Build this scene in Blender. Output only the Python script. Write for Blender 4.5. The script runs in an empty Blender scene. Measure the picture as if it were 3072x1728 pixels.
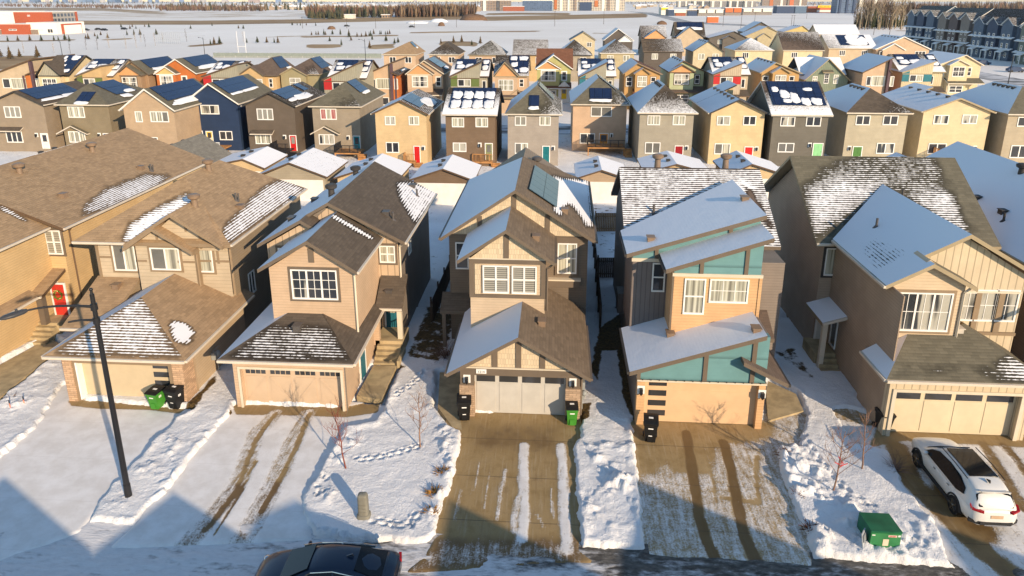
import bpy, math, random
import numpy as np
from mathutils import Vector, Matrix
random.seed(7); RNG = np.random.default_rng(5)
SC = bpy.context.scene; COL = SC.collection
# ------------------------------------------------------------------ camera
CF, CCX, CHY = 2048., 1536., 2.5                       # focal length and centre in photo pixels (3072 wide)
PIT = math.radians(15.9); CCY = CHY + CF*math.tan(PIT); YAW = math.radians(3.7); CH = 19.2
FWD = Vector((-math.sin(YAW)*math.cos(PIT), math.cos(YAW)*math.cos(PIT), -math.sin(PIT)))
RGT = Vector((math.cos(YAW), math.sin(YAW), 0)); UPV = RGT.cross(FWD)
cam = bpy.data.objects.new('camera', bpy.data.cameras.new('camera')); COL.objects.link(cam)
cam.matrix_world = Matrix(((RGT.x, UPV.x, -FWD.x, 0), (RGT.y, UPV.y, -FWD.y, 0), (RGT.z, UPV.z, -FWD.z, CH), (0, 0, 0, 1)))
cam.data.sensor_width = 36; cam.data.lens = CF/3072*36; cam.data.shift_y = -(864-CCY)/3072
cam.data.clip_start = 0.5; cam.data.clip_end = 40000
SC.camera = cam
# ------------------------------------------------------------------ sky and sun
SUN_AZ, SUN_EL = math.radians(139.6), math.radians(18.6)   # azimuth clockwise from +Y
SUNDIR = Vector((math.sin(SUN_AZ)*math.cos(SUN_EL), math.cos(SUN_AZ)*math.cos(SUN_EL), math.sin(SUN_EL)))
w = bpy.data.worlds.new('World'); SC.world = w; w.use_nodes = True
nt = w.node_tree; bg = nt.nodes['Background']; sky = nt.nodes.new('ShaderNodeTexSky')
sky.sky_type = 'NISHITA'; sky.sun_disc = False; sky.sun_elevation = SUN_EL; sky.sun_rotation = SUN_AZ
sky.air_density = 1.35; sky.dust_density = 0.0; sky.ozone_density = 2.6; sky.altitude = 300
nt.links.new(sky.outputs[0], bg.inputs[0]); bg.inputs[1].default_value = 0.15
sl = bpy.data.lights.new('sun', 'SUN'); sl.energy = 4.6; sl.angle = math.radians(0.5); sl.color = (1.0, 0.785, 0.54)
so = bpy.data.objects.new('sun', sl); COL.objects.link(so)
so.rotation_euler = SUNDIR.to_track_quat('Z', 'Y').to_euler(); so.location = SUNDIR*200
SC.view_settings.view_transform = 'Standard'; SC.view_settings.look = 'None'
SC.view_settings.gamma = 1; SC.view_settings.exposure = 0.42
SC.cycles.max_bounces = 5; SC.cycles.diffuse_bounces = 2; SC.cycles.glossy_bounces = 2
# ------------------------------------------------------------------ measuring: photo pixel -> point on a world plane
def ray(px, py): return FWD*CF + RGT*(px-CCX) - UPV*(py-CCY)
def pZ(px, py, z=0.):
    d = ray(px, py); t = (z-CH)/d.z; return Vector((d.x*t, d.y*t, z))
def pY(px, py, Y):
    d = ray(px, py); t = Y/d.y; return Vector((d.x*t, Y, d.z*t+CH))
def pX(px, py, X):
    d = ray(px, py); t = X/d.x; return Vector((X, d.y*t, d.z*t+CH))
def proj(p):
    v = Vector((p[0], p[1], p[2]-CH)); z = v.dot(FWD); return (CCX+CF*v.dot(RGT)/z, CCY-CF*v.dot(UPV)/z)
def tile(ox, oy, sc): return lambda x, y: (ox+x*sc, oy+y*sc)
K = 768/2576
R1 = [tile(768*i, 0, K) for i in range(4)]; R2 = [tile(768*i, 420, K) for i in range(4)]
R3 = [tile(768*i, 850, K) for i in range(4)]; R4 = [tile(768*i, 1280, .309179) for i in range(4)]
K5 = 480/2576
ZA = tile(0, 130, K5); ZB = tile(460, 130, K5); ZC = tile(920, 110, K5); ZD = tile(1380, 110, K5)
ZE = tile(1820, 60, K5); ZF = tile(2260, 60, K5); ZG = tile(2640, 0, 432/2576); Z3 = tile(1300, 440, .23328)
# ------------------------------------------------------------------ objects
def tag(o, label=None, cat=None, group=None, kind=None):
    if label: o['label'] = label
    if cat: o['category'] = cat
    if group: o['group'] = group
    if kind: o['kind'] = kind
    return o
def thing(name, loc, label, cat, group=None, rz=0):
    o = bpy.data.objects.new(name, None); o.empty_display_size = .3; COL.objects.link(o)
    o.location = loc; o.rotation_euler.z = rz
    return tag(o, label, cat, group)
def world_loc(o):
    v = Vector((0, 0, 0))
    while o is not None: v = v + o.location; o = o.parent
    return v
def dup(root, loc, rz=None, label=None, scale=None, parent=None):
    c = root.copy(); COL.objects.link(c); c.parent = parent
    if parent is None:
        c.location = loc
        if rz is not None: c.rotation_euler.z = rz
        if scale is not None: c.scale = scale
        if label: c['label'] = label
    for ch in root.children: dup(ch, None, parent=c)
    return c
class MB:
    def __init__(s): s.v = []; s.f = []; s.m = []; s.s = []; s.sm = []
    def face(s, pts, m=0, snow=-.3, smooth=False):
        i = len(s.v); s.v += [tuple(p) for p in pts]; s.f.append(tuple(range(i, i+len(pts)))); s.m.append(m)
        s.s.append(snow if isinstance(snow, (list, tuple)) else [snow]*len(pts)); s.sm.append(smooth)
    def grid(s, rows, m=0, closed=False, smooth=True):     # rows of points -> shared-vertex quads
        i = len(s.v); n = len(rows[0])
        for r in rows: s.v += [tuple(p) for p in r]
        for a in range(len(rows)-1):
            for b in range(n if closed else n-1):
                c = (b+1) % n
                s.f.append((i+a*n+b, i+a*n+c, i+(a+1)*n+c, i+(a+1)*n+b)); s.m.append(m); s.s.append([-.3]*4); s.sm.append(smooth)
    def box(s, x0, x1, y0, y1, z0, z1, m=0, skip=''):
        if x0 > x1: x0, x1 = x1, x0
        if y0 > y1: y0, y1 = y1, y0
        if z0 > z1: z0, z1 = z1, z0
        P = lambda a, b, c: ((x0, x1)[a], (y0, y1)[b], (z0, z1)[c])
        F = dict(f=((0,0,0),(1,0,0),(1,0,1),(0,0,1)), b=((1,1,0),(0,1,0),(0,1,1),(1,1,1)), l=((0,1,0),(0,0,0),(0,0,1),(0,1,1)),
                 r=((1,0,0),(1,1,0),(1,1,1),(1,0,1)), t=((0,0,1),(1,0,1),(1,1,1),(0,1,1)), d=((0,1,0),(1,1,0),(1,0,0),(0,0,0)))
        for k, q in F.items():
            if k not in skip: s.face([P(*c) for c in q], m)
        return s
    def obox(s, c, ax, ay, az, m=0):                         # oriented box from centre and half axis vectors
        c, ax, ay, az = map(Vector, (c, ax, ay, az))
        P = lambda a, b, d: c+ax*a+ay*b+az*d
        for q in (((-1,-1,-1),(1,-1,-1),(1,-1,1),(-1,-1,1)), ((1,1,-1),(-1,1,-1),(-1,1,1),(1,1,1)), ((-1,1,-1),(-1,-1,-1),(-1,-1,1),(-1,1,1)),
                  ((1,-1,-1),(1,1,-1),(1,1,1),(1,-1,1)), ((-1,-1,1),(1,-1,1),(1,1,1),(-1,1,1)), ((-1,1,-1),(1,1,-1),(1,-1,-1),(-1,-1,-1))):
            s.face([P(*k) for k in q], m)
        return s
    def prism(s, poly, y0, y1, m=0, ax='y'):                 # polygon (x,z) along y, or (y,z) along x, or (x,y) along z; counter-clockwise seen from the y0 side
        if ax == 'y': A = lambda p, t: (p[0], t, p[1])
        elif ax == 'x': A = lambda p, t: (t, p[0], p[1])
        else: A = lambda p, t: (p[0], p[1], t)
        n = len(poly)
        s.face([A(p, y0) for p in poly], m); s.face([A(p, y1) for p in reversed(poly)], m)
        for i in range(n):
            a, b = poly[i], poly[(i+1) % n]
            s.face([A(a, y0), A(a, y1), A(b, y1), A(b, y0)], m)
        return s
    def tube(s, p0, p1, r0, r1=None, n=6, m=0, cap=True):
        p0, p1 = Vector(p0), Vector(p1); r1 = r0 if r1 is None else r1
        d = (p1-p0); d = d.normalized() if d.length > 1e-6 else Vector((0, 0, 1))
        a = d.orthogonal().normalized(); b = d.cross(a)
        c0 = [p0+(a*math.cos(t)+b*math.sin(t))*r0 for t in [2*math.pi*i/n for i in range(n)]]
        c1 = [p1+(a*math.cos(t)+b*math.sin(t))*r1 for t in [2*math.pi*i/n for i in range(n)]]
        s.grid([c0, c1], m, True, n > 5)
        if cap: s.face(list(reversed(c0)), m); s.face(c1, m)
        return s
    def path(s, pts, rs, n=6, m=0):
        for i in range(len(pts)-1):
            r = rs if isinstance(rs, (int, float)) else rs[i]; q = r if isinstance(rs, (int, float)) else rs[i+1]
            s.tube(pts[i], pts[i+1], r, q, n, m)
        return s
    def ball(s, c, rx, ry, rz, m=0, n=10, k=6, jit=0):
        rows = []
        for a in range(k+1):
            th = math.pi*a/k; rows.append([(c[0]+rx*math.sin(th)*math.cos(2*math.pi*b/n)*(1+random.uniform(-jit, jit)), c[1]+ry*math.sin(th)*math.sin(2*math.pi*b/n)*(1+random.uniform(-jit, jit)),
                        c[2]-rz*math.cos(th)*(1+random.uniform(-jit, jit))) for b in range(n)])
        s.grid(rows, m, True); return s
    def build(s, name, mats, parent=None, loc=None, bevel=0):
        if not s.f: return None
        if not isinstance(mats, (list, tuple)): mats = [mats]
        org = world_loc(parent) if parent is not None else Vector(loc if loc is not None else (0, 0, 0))
        V = np.array(s.v, dtype=float)
        me = bpy.data.meshes.new(name); me.from_pydata([tuple(p) for p in (V-np.array(org))], [], s.f)
        for m in mats: me.materials.append(m)
        me.polygons.foreach_set('material_index', [min(k, len(mats)-1) for k in s.m])
        me.polygons.foreach_set('use_smooth', s.sm)
        nl = len(me.loops); uv = np.zeros((nl, 2)); j = 0
        sn = np.zeros(nl); nrm = np.zeros(len(s.f)*3); me.polygons.foreach_get('normal', nrm); nrm = nrm.reshape(-1, 3)
        for fi, f in enumerate(s.f):
            n = nrm[fi]; P = V[list(f)]
            if abs(n[2]) > .97: uv[j:j+len(f)] = P[:, :2]
            else:
                h = math.hypot(n[0], n[1]); u = np.array((-n[1]/h, n[0]/h, 0)); v = np.cross(n, u)
                uv[j:j+len(f), 0] = P@u; uv[j:j+len(f), 1] = P@v
            sn[j:j+len(f)] = s.s[fi]; j += len(f)
        l = me.uv_layers.new(name='UVMap'); l.data.foreach_set('uv', uv.ravel())
        a = me.attributes.new('snow', 'FLOAT', 'CORNER'); a.data.foreach_set('value', sn)
        me.update()
        o = bpy.data.objects.new(name, me); COL.objects.link(o)
        if parent is not None: o.parent = parent
        else: o.location = org
        if bevel:
            b = o.modifiers.new('bevel', 'BEVEL'); b.width = bevel; b.segments = 2; b.limit_method = 'ANGLE'
        return o
# ------------------------------------------------------------------ materials
MATS = {}
def mat(name, fn):
    if name in MATS: return MATS[name]
    m = bpy.data.materials.new(name); m.use_nodes = True; n = m.node_tree
    b = n.nodes['Principled BSDF']; b.inputs['Roughness'].default_value = .8
    b.inputs['Specular IOR Level'].default_value = .25
    fn(n, b); MATS[name] = m; return m
def N(n, t, **k):
    o = n.nodes.new('ShaderNode'+t)
    for a, v in k.items():
        if a in ('op',): o.operation = v
        elif hasattr(o, a): setattr(o, a, v)
        else: o.inputs[a.replace('_', ' ')].default_value = v
    return o
def L(n, a, b): n.links.new(a, b)
def math_(n, op, a, b=None, c=None, clamp=False):
    o = n.nodes.new('ShaderNodeMath'); o.operation = op; o.use_clamp = clamp
    for i, x in enumerate((a, b, c)):
        if x is None: continue
        if isinstance(x, (int, float)): o.inputs[i].default_value = x
        else: n.links.new(x, o.inputs[i])
    return o.outputs[0]
def rng(n, x, a, b, c=0., d=1., smooth=True):
    o = n.nodes.new('ShaderNodeMapRange'); o.interpolation_type = 'SMOOTHSTEP' if smooth else 'LINEAR'
    n.links.new(x, o.inputs[0])
    for i, v in enumerate((a, b, c, d)): o.inputs[i+1].default_value = v
    return o.outputs[0]
def mixc(n, f, a, b, bt='MIX'):
    o = n.nodes.new('ShaderNodeMix'); o.data_type = 'RGBA'; o.blend_type = bt
    if isinstance(f, (int, float)): o.inputs[0].default_value = f
    else: n.links.new(f, o.inputs[0])
    for i, x in ((6, a), (7, b)):
        if isinstance(x, (tuple, list)): o.inputs[i].default_value = (*x[:3], 1)
        else: n.links.new(x, o.inputs[i])
    return o.outputs[2]
def noise(n, vec, scale, detail=3, rough=.55, sx=1, sy=1, sz=1):
    if (sx, sy, sz) != (1, 1, 1):
        mp = n.nodes.new('ShaderNodeMapping'); mp.inputs['Scale'].default_value = (sx, sy, sz); n.links.new(vec, mp.inputs[0]); vec = mp.outputs[0]
    o = n.nodes.new('ShaderNodeTexNoise'); o.inputs['Scale'].default_value = scale; o.inputs['Detail'].default_value = detail
    o.inputs['Roughness'].default_value = rough; n.links.new(vec, o.inputs['Vector']); return o.outputs[0]
def uvn(n): return n.nodes.new('ShaderNodeUVMap').outputs[0]
def objn(n): return n.nodes.new('ShaderNodeTexCoord').outputs['Object']
def posn(n): return n.nodes.new('ShaderNodeNewGeometry').outputs['Position']
def sep(n, v):
    o = n.nodes.new('ShaderNodeSeparateXYZ'); n.links.new(v, o.inputs[0]); return o.outputs
def bump(n, b, h, dist=.02, st=1.):
    o = n.nodes.new('ShaderNodeBump'); o.inputs['Distance'].default_value = dist; o.inputs['Strength'].default_value = st
    n.links.new(h, o.inputs['Height']); n.links.new(o.outputs[0], b.inputs['Normal'])
def attr(n, name):
    o = n.nodes.new('ShaderNodeAttribute'); o.attribute_name = name; return o.outputs['Fac']
def cscale(c, k): return tuple(min(1, x*k) for x in c)
SNOWC = (.80, .80, .82)
def plain(name, c, rough=.7, var=.12, spec=.25, metal=0, coat=0):
    def fn(n, b):
        if var:
            f = noise(n, posn(n), 1.7, 4); L(n, mixc(n, rng(n, f, .3, .7), cscale(c, 1-var), cscale(c, 1+var)), b.inputs['Base Color'])
        else: b.inputs['Base Color'].default_value = (*c, 1)
        b.inputs['Roughness'].default_value = rough; b.inputs['Specular IOR Level'].default_value = spec
        b.inputs['Metallic'].default_value = metal; b.inputs['Coat Weight'].default_value = coat
    return mat(name, fn)
def siding(name, c, vert=False, step=.15):
    def fn(n, b):
        u = sep(n, uvn(n)); x = u[0] if vert else u[1]
        fr = math_(n, 'FRACT', math_(n, 'DIVIDE', x, step*(2 if vert else 1)))
        line = rng(n, fr, 0, .16 if not vert else .09) if not vert else rng(n, math_(n, 'ABSOLUTE', math_(n, 'SUBTRACT', fr, .5)), .04, .1)
        f = noise(n, posn(n), .9, 5, .6); g = noise(n, uvn(n), 1.0, 2, .5, .35, 14, 1) if not vert else noise(n, uvn(n), 1.0, 2, .5, 12, .3, 1)
        c1 = mixc(n, rng(n, f, .3, .75), cscale(c, .90), cscale(c, 1.08)); c1 = mixc(n, rng(n, g, .35, .7, 0, .22), c1, cscale(c, .82))
        L(n, mixc(n, line, cscale(c, .62), c1), b.inputs['Base Color'])
        b.inputs['Roughness'].default_value = .62
        bump(n, b, fr if not vert else line, .02, .5)
    return mat(name, fn)
def shake(name, c):
    def fn(n, b):
        br = n.nodes.new('ShaderNodeTexBrick'); L(n, uvn(n), br.inputs[0])
        for k, v in (('Scale', 1), ('Brick Width', .13), ('Row Height', .28), ('Mortar Size', .008), ('Bias', 0)): br.inputs[k].default_value = v
        br.inputs['Color1'].default_value = (*cscale(c, .9), 1); br.inputs['Color2'].default_value = (*cscale(c, 1.1), 1); br.inputs['Mortar'].default_value = (*cscale(c, .7), 1)
        L(n, br.outputs[0], b.inputs['Base Color']); bump(n, b, br.outputs['Fac'], -.01, .5)
    return mat(name, fn)
def stone(name, c):
    def fn(n, b):
        br = n.nodes.new('ShaderNodeTexBrick'); L(n, uvn(n), br.inputs[0])
        for k, v in (('Scale', 1), ('Brick Width', .34), ('Row Height', .11), ('Mortar Size', .009)): br.inputs[k].default_value = v
        br.inputs['Color1'].default_value = (*cscale(c, .78), 1); br.inputs['Color2'].default_value = (*cscale(c, 1.18), 1); br.inputs['Mortar'].default_value = (*cscale(c, .6), 1)
        f = noise(n, posn(n), 7, 4)
        L(n, mixc(n, .5, br.outputs[0], mixc(n, f, cscale(c, .6), cscale(c, 1.3)), 'OVERLAY'), b.inputs['Base Color']); bump(n, b, br.outputs['Fac'], -.02, .8)
    return mat(name, fn)
def shingle(name, c, full=1.0):
    def fn(n, b):
        uv = uvn(n); u = sep(n, uv); sn = attr(n, 'snow'); row = .165
        br = n.nodes.new('ShaderNodeTexBrick'); L(n, uv, br.inputs[0])
        for k, v in (('Scale', 1), ('Brick Width', .36), ('Row Height', row), ('Mortar Size', .006)): br.inputs[k].default_value = v
        br.offset = .37
        br.inputs['Color1'].default_value = (*cscale(c, .74), 1); br.inputs['Color2'].default_value = (*cscale(c, 1.22), 1); br.inputs['Mortar'].default_value = (*cscale(c, .5), 1)
        f = noise(n, posn(n), 1.1, 5, .6)
        cc = mixc(n, rng(n, f, .25, .75), cscale(c, .82), cscale(c, 1.15)); cc = mixc(n, .55, cc, br.outputs[0])
        fr = math_(n, 'FRACT', math_(n, 'DIVIDE', u[1], row)); st = math_(n, 'SUBTRACT', 1, math_(n, 'ABSOLUTE', math_(n, 'SUBTRACT', math_(n, 'MULTIPLY', fr, 2), 1)))
        ns = noise(n, uv, 1.0, 3, .6, 4.4, 4.6, 1); nb = noise(n, uv, 1.1, 4, .6)
        val = math_(n, 'ADD', sn, math_(n, 'MULTIPLY', math_(n, 'SUBTRACT', st, .5), .62))
        val = math_(n, 'ADD', val, math_(n, 'MULTIPLY', math_(n, 'SUBTRACT', ns, .5), 1.0))
        val = math_(n, 'ADD', val, math_(n, 'MULTIPLY', math_(n, 'SUBTRACT', nb, .5), .55))
        mask = rng(n, val, .46, .58); wet = rng(n, math_(n, 'ADD', sn, math_(n, 'MULTIPLY', math_(n, 'SUBTRACT', nb, .5), .7)), -.12, .22, 1, .42)
        o = n.nodes.new('ShaderNodeVectorMath'); o.operation = 'SCALE'; L(n, cc, o.inputs[0]); L(n, wet, o.inputs['Scale'])
        L(n, mixc(n, mask, o.outputs[0], SNOWC), b.inputs['Base Color']); b.inputs['Roughness'].default_value = .85
        h = math_(n, 'ADD', math_(n, 'MULTIPLY', mask, .9), math_(n, 'MULTIPLY', math_(n, 'MULTIPLY', st, .25), rng(n, sn, .8, 1.1, 1, .12))); h = math_(n, 'ADD', h, math_(n, 'MULTIPLY', nb, .7))
        bump(n, b, h, .05, .55)
    return mat(name, fn)
def glass(name, kind):
    def fn(n, b):
        u = sep(n, uvn(n))
        if kind == 'dark':
            f = noise(n, posn(n), .8, 2); L(n, mixc(n, f, (.012, .016, .022), (.06, .06, .065)), b.inputs['Base Color'])
        elif kind == 'grey':
            f = noise(n, posn(n), .8, 2); L(n, mixc(n, f, (.10, .10, .09), (.2, .19, .17)), b.inputs['Base Color'])
        elif kind == 'blind':
            fr = math_(n, 'FRACT', math_(n, 'DIVIDE', u[1], .11)); L(n, mixc(n, rng(n, fr, .2, .5), (.10, .10, .09), (.36, .34, .29)), b.inputs['Base Color'])
        elif kind in ('curtain', 'red'):
            f = noise(n, uvn(n), 1, 2, .5, 7, .15, 1); c1, c2 = ((.20, .19, .15), (.58, .56, .45)) if kind == 'curtain' else ((.3, .04, .05), (.5, .28, .25))
            L(n, mixc(n, rng(n, f, .35, .65), c1, c2), b.inputs['Base Color'])
        else:
            f = noise(n, uvn(n), 1, 2, .5, 1.3, .2, 1); L(n, mixc(n, rng(n, f, .44, .52), (.03, .035, .04), (.42, .40, .34)), b.inputs['Base Color'])
        b.inputs['Roughness'].default_value = .12; b.inputs['Specular IOR Level'].default_value = .5; b.inputs['Coat Weight'].default_value = .6; b.inputs['Coat Roughness'].default_value = .03
    return mat(name, fn)
GL = {k: glass('glass_'+k, k) for k in ('dark', 'grey', 'blind', 'curtain', 'red', 'half')}
WHITE = plain('white_vinyl', (.80, .78, .74), .45, .04); CREAM = plain('cream_trim', (.62, .54, .42), .5, .05)
TAUPE = plain('taupe_trim', (.15, .115, .085), .6, .06); DKTRIM = plain('dark_trim', (.05, .045, .042), .6, .1); GUTTER = plain('gutter_metal', (.62, .54, .44), .4, .05)
BROWNTRIM = plain('brown_trim', (.12, .075, .045), .6, .08); METAL = plain('vent_metal', (.09, .08, .075), .5, .1, .4); BROWNVENT = plain('brown_vent', (.22, .15, .10), .5, .1, .4)
BLACK = plain('black_metal', (.012, .012, .014), .42, .1, .5); WOOD = plain('deck_wood', (.42, .21, .08), .7, .25); CONC = plain('concrete_step', (.40, .31, .18), .85, .22)
def solar_fn(n, b):
    u = sep(n, uvn(n)); a = math_(n, 'FRACT', math_(n, 'DIVIDE', u[0], 1.0)); c = math_(n, 'FRACT', math_(n, 'DIVIDE', u[1], 1.66))
    e = math_(n, 'MINIMUM', math_(n, 'MINIMUM', a, math_(n, 'SUBTRACT', 1, a)), math_(n, 'MULTIPLY', 1.6, math_(n, 'MINIMUM', c, math_(n, 'SUBTRACT', 1, c))))
    f = noise(n, posn(n), 1.3, 3)
    L(n, mixc(n, rng(n, e, .015, .04), (.006, .008, .015), mixc(n, f, (.010, .018, .055), (.016, .032, .085))), b.inputs['Base Color'])
    b.inputs['Roughness'].default_value = .22; b.inputs['Specular IOR Level'].default_value = .5
SOLAR = mat('solar_cells', solar_fn)
def snow_fn(n, b):
    p = posn(n); f = noise(n, p, .35, 5); g = noise(n, p, 5, 5, .65)
    L(n, mixc(n, rng(n, f, .3, .7), (.76, .76, .78), (.84, .84, .85)), b.inputs['Base Color']); b.inputs['Roughness'].default_value = .75
    bump(n, b, g, .06, .5)
SNOW = mat('packed_snow', snow_fn)
# ------------------------------------------------------------------ roofs with painted snow
def clip(poly, ax, val, keep_hi):
    out = []; n = len(poly)
    for i in range(n):
        a, b = poly[i], poly[(i+1) % n]; da = (a[ax]-val)*(1 if keep_hi else -1); db = (b[ax]-val)*(1 if keep_hi else -1)
        if da >= 0: out.append(a)
        if da*db < 0:
            t = da/(da-db); out.append((a[0]+(b[0]-a[0])*t, a[1]+(b[1]-a[1])*t))
    return out
def sd_poly(p, poly):
    d = 1e9; ins = False; n = len(poly); x, y = p
    for i in range(n):
        (ax, ay), (bx, by) = poly[i], poly[(i+1) % n]
        ex, ey = bx-ax, by-ay; t = max(0, min(1, ((x-ax)*ex+(y-ay)*ey)/(ex*ex+ey*ey+1e-9)))
        d = min(d, math.hypot(x-ax-ex*t, y-ay-ey*t))
        if (ay > y) != (by > y) and x < ex*(y-ay)/(ey if ey else 1e-9)+ax: ins = not ins
    return d if ins else -d
class Paint:                                                  # base snow amount, then patches (outline as read off the photograph, amount, softness)
    def __init__(s, base, *patches): s.base = base; s.p = patches
    def __call__(s, P):
        v = s.base; q = proj(P)
        for poly, val, soft in s.p:                     # wet shingles round the melting edge
            if .3 < val and s.base < 0:
                t = (sd_poly(q, poly)+soft*2.6)/(soft*2.6); t = max(0, min(1, t)); t = t*t*(3-2*t); v = v*(1-t)+(-.04)*t
        for poly, val, soft in s.p:
            t = (sd_poly(q, poly)/soft+1)/2; t = max(0, min(1, t)); t = t*t*(3-2*t); v = v*(1-t)+val*t
        return v
def slab(mb, pts, snow=-.3, t=.2, mt=0, ms=1, step=None):
    P = [Vector(p) for p in pts]; n = (P[1]-P[0]).cross(P[2]-P[0])
    if n.z < 0: P.reverse(); n = -n
    n.normalize(); h = math.hypot(n.x, n.y)
    U = Vector((-n.y/h, n.x/h, 0)) if h > 1e-4 else Vector((1, 0, 0)); V = n.cross(U); O = P[0]
    if callable(snow):
        step = step or .3; q = [((p-O).dot(U), (p-O).dot(V)) for p in P]
        u0, u1 = min(a for a, b in q), max(a for a, b in q); v0, v1 = min(b for a, b in q), max(b for a, b in q)
        nu, nv = max(1, round((u1-u0)/step)), max(1, round((v1-v0)/step))
        for i in range(nu):
            col = clip(clip(q, 0, u0+(u1-u0)*i/nu, True), 0, u0+(u1-u0)*(i+1)/nu, False)
            if len(col) < 3: continue
            for j in range(nv):
                c = clip(clip(col, 1, v0+(v1-v0)*j/nv, True), 1, v0+(v1-v0)*(j+1)/nv, False)
                if len(c) < 3: continue
                W = [O+U*a+V*b for a, b in c]; mb.face(W, mt, [snow(x) for x in W])
    else: mb.face(P, mt, snow)
    D = [p-Vector((0, 0, t)) for p in P]
    for i in range(len(P)):
        k = (i+1) % len(P); mb.face([P[i], D[i], D[k], P[k]], ms)
    mb.face(list(reversed(D)), ms)
def gable_roof(mb, xl, zl, xa, za, xr, zr, y0, y1, sl=1.3, sr=-.3, t=.2, step=None):
    slab(mb, [(xl, y0, zl), (xa, y0, za), (xa, y1, za), (xl, y1, zl)], sl, t, step=step)
    slab(mb, [(xa, y0, za), (xr, y0, zr), (xr, y1, zr), (xa, y1, za)], sr, t, step=step)
def hip_roof(mb, x0, x1, y0, y1, z, zr, ya, yb, xr=None, sl=1.3, sr=-.3, sf=-.3, sb=1.3, t=.2, step=None):   # ridge along y from ya to yb
    xr = (x0+x1)/2 if xr is None else xr
    A, B, C, D = (x0, y0, z), (x1, y0, z), (x1, y1, z), (x0, y1, z); E, F = (xr, ya, zr), (xr, yb, zr)
    slab(mb, [A, E, F, D], sl, t, step=step); slab(mb, [B, C, F, E], sr, t, step=step)
    if ya > y0+.01: slab(mb, [A, B, E], sf, t, step=step)
    if yb < y1-.01: slab(mb, [C, D, F], sb, t, step=step)
def side_roof(mb, x0, x1, y0, yr, y1, z, zr, sf=-.3, sb=1.3, t=.2, zb=None, step=None):                        # ridge along x
    zb = z if zb is None else zb
    slab(mb, [(x0, y0, z), (x1, y0, z), (x1, yr, zr), (x0, yr, zr)], sf, t, step=step)
    slab(mb, [(x0, yr, zr), (x1, yr, zr), (x1, y1, zb), (x0, y1, zb)], sb, t, step=step)
# ------------------------------------------------------------------ windows, doors and other house parts
def window(par, x0, x1, z0, z1, y, cols=2, rows=1, pane='dark', side='S', trim=None, fw=.07, frame=None, grid=None, tw=.13):
    """side S: wall plane at y, facing the street; E / W: plane at x = y, spanning (x0,x1) along y."""
    if side == 'S': A = lambda u, d, z: (u, y-d, z)
    elif side == 'E': A = lambda u, d, z: (y+d, u, z)
    else: A = lambda u, d, z: (y-d, u, z)
    def bx(mb, a0, a1, d0, d1, b0, b1, m=0):
        p, q = A(a0, d0, b0), A(a1, d1, b1); mb.box(p[0], q[0], p[1], q[1], p[2], q[2], m)
    f = MB()
    if trim:
        for a in ((x0-tw, x1+tw, z1, z1+tw), (x0-tw, x1+tw, z0-tw, z0), (x0-tw, x0, z0, z1), (x1, x1+tw, z0, z1)): bx(f, a[0], a[1], -.02, .035, a[2], a[3], 1)
    bx(f, x0, x1, -.02, .06, z1-fw, z1); bx(f, x0, x1, -.02, .075, z0, z0+fw*1.2); bx(f, x0, x0+fw, -.02, .06, z0+fw*1.2, z1-fw); bx(f, x1-fw, x1, -.02, .06, z0+fw*1.2, z1-fw)
    ww = (x1-x0-2*fw)/cols
    for i in range(1, cols): bx(f, x0+fw+ww*i-fw*.6, x0+fw+ww*i+fw*.6, -.02, .05, z0+fw*1.2, z1-fw)
    zz = (z1-z0-fw*2.2)/rows
    for i in range(1, rows): bx(f, x0+fw, x1-fw, -.02, .046, z0+fw*1.2+zz*i-fw*.5, z0+fw*1.2+zz*i+fw*.5)
    if grid:
        g = .014; gw = (x1-x0-2*fw)/grid[0]; gh = (z1-z0-fw*2.2)/grid[1]
        for i in range(1, grid[0]): bx(f, x0+fw+gw*i-g, x0+fw+gw*i+g, -.02, .03, z0+fw*1.2, z1-fw)
        for i in range(1, grid[1]): bx(f, x0+fw, x1-fw, -.02, .032, z0+fw*1.2+gh*i-g, z0+fw*1.2+gh*i+g)
    fr = f.build('window', [frame or WHITE, trim or WHITE], par)
    panes = pane if isinstance(pane, (list, tuple)) else [pane]*cols
    for i in range(cols):
        p = MB(); bx(p, x0+fw*.5+ww*i, x0+fw*1.5+ww*(i+1), -.015, .012, z0+fw, z1-fw*.5); p.build('pane', GL[panes[i % len(panes)]], fr)
    return fr
def winpx(par, Y, a, b, **k):
    p, q = pY(*a, Y), pY(*b, Y); return window(par, min(p.x, q.x), max(p.x, q.x), min(p.z, q.z), max(p.z, q.z), Y, **k)
def door(par, x0, x1, z0, z1, y, m, frame=None, glassy=None, rec=.0):
    d = MB(); d.box(x0, x1, y-.04+rec, y+.02+rec, z0, z1)
    for r in range(2):
        za, zb = z0+.15+(z1-z0)*.47*r, z0+.15+(z1-z0)*.47*r+(z1-z0)*.36
        if glassy and r == 1: continue
        for c in range(2):
            xa = x0+.12+(x1-x0-.12)*.5*c; d.box(xa, xa+(x1-x0)*.5-.2, y-.055+rec, y-.04+rec, za, zb)
    o = d.build('door', m, par)
    f = MB(); g = .09
    f.box(x0-g, x0, y-.07+rec, y+.02+rec, z0, z1+g); f.box(x1, x1+g, y-.07+rec, y+.02+rec, z0, z1+g); f.box(x0, x1, y-.07+rec, y+.02+rec, z1, z1+g)
    f.build('door_frame', frame or WHITE, o)
    if glassy: q = MB(); q.box(x0+.15, x1-.15, y-.05+rec, y-.03+rec, z0+(z1-z0)*.48, z1-.15); q.build('door_glass', GL[glassy], o)
    h = MB(); h.ball((x1-.1, y-.09+rec, z0+1.0), .035, .035, .035); h.build('handle', METAL, o)
    return o
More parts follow.
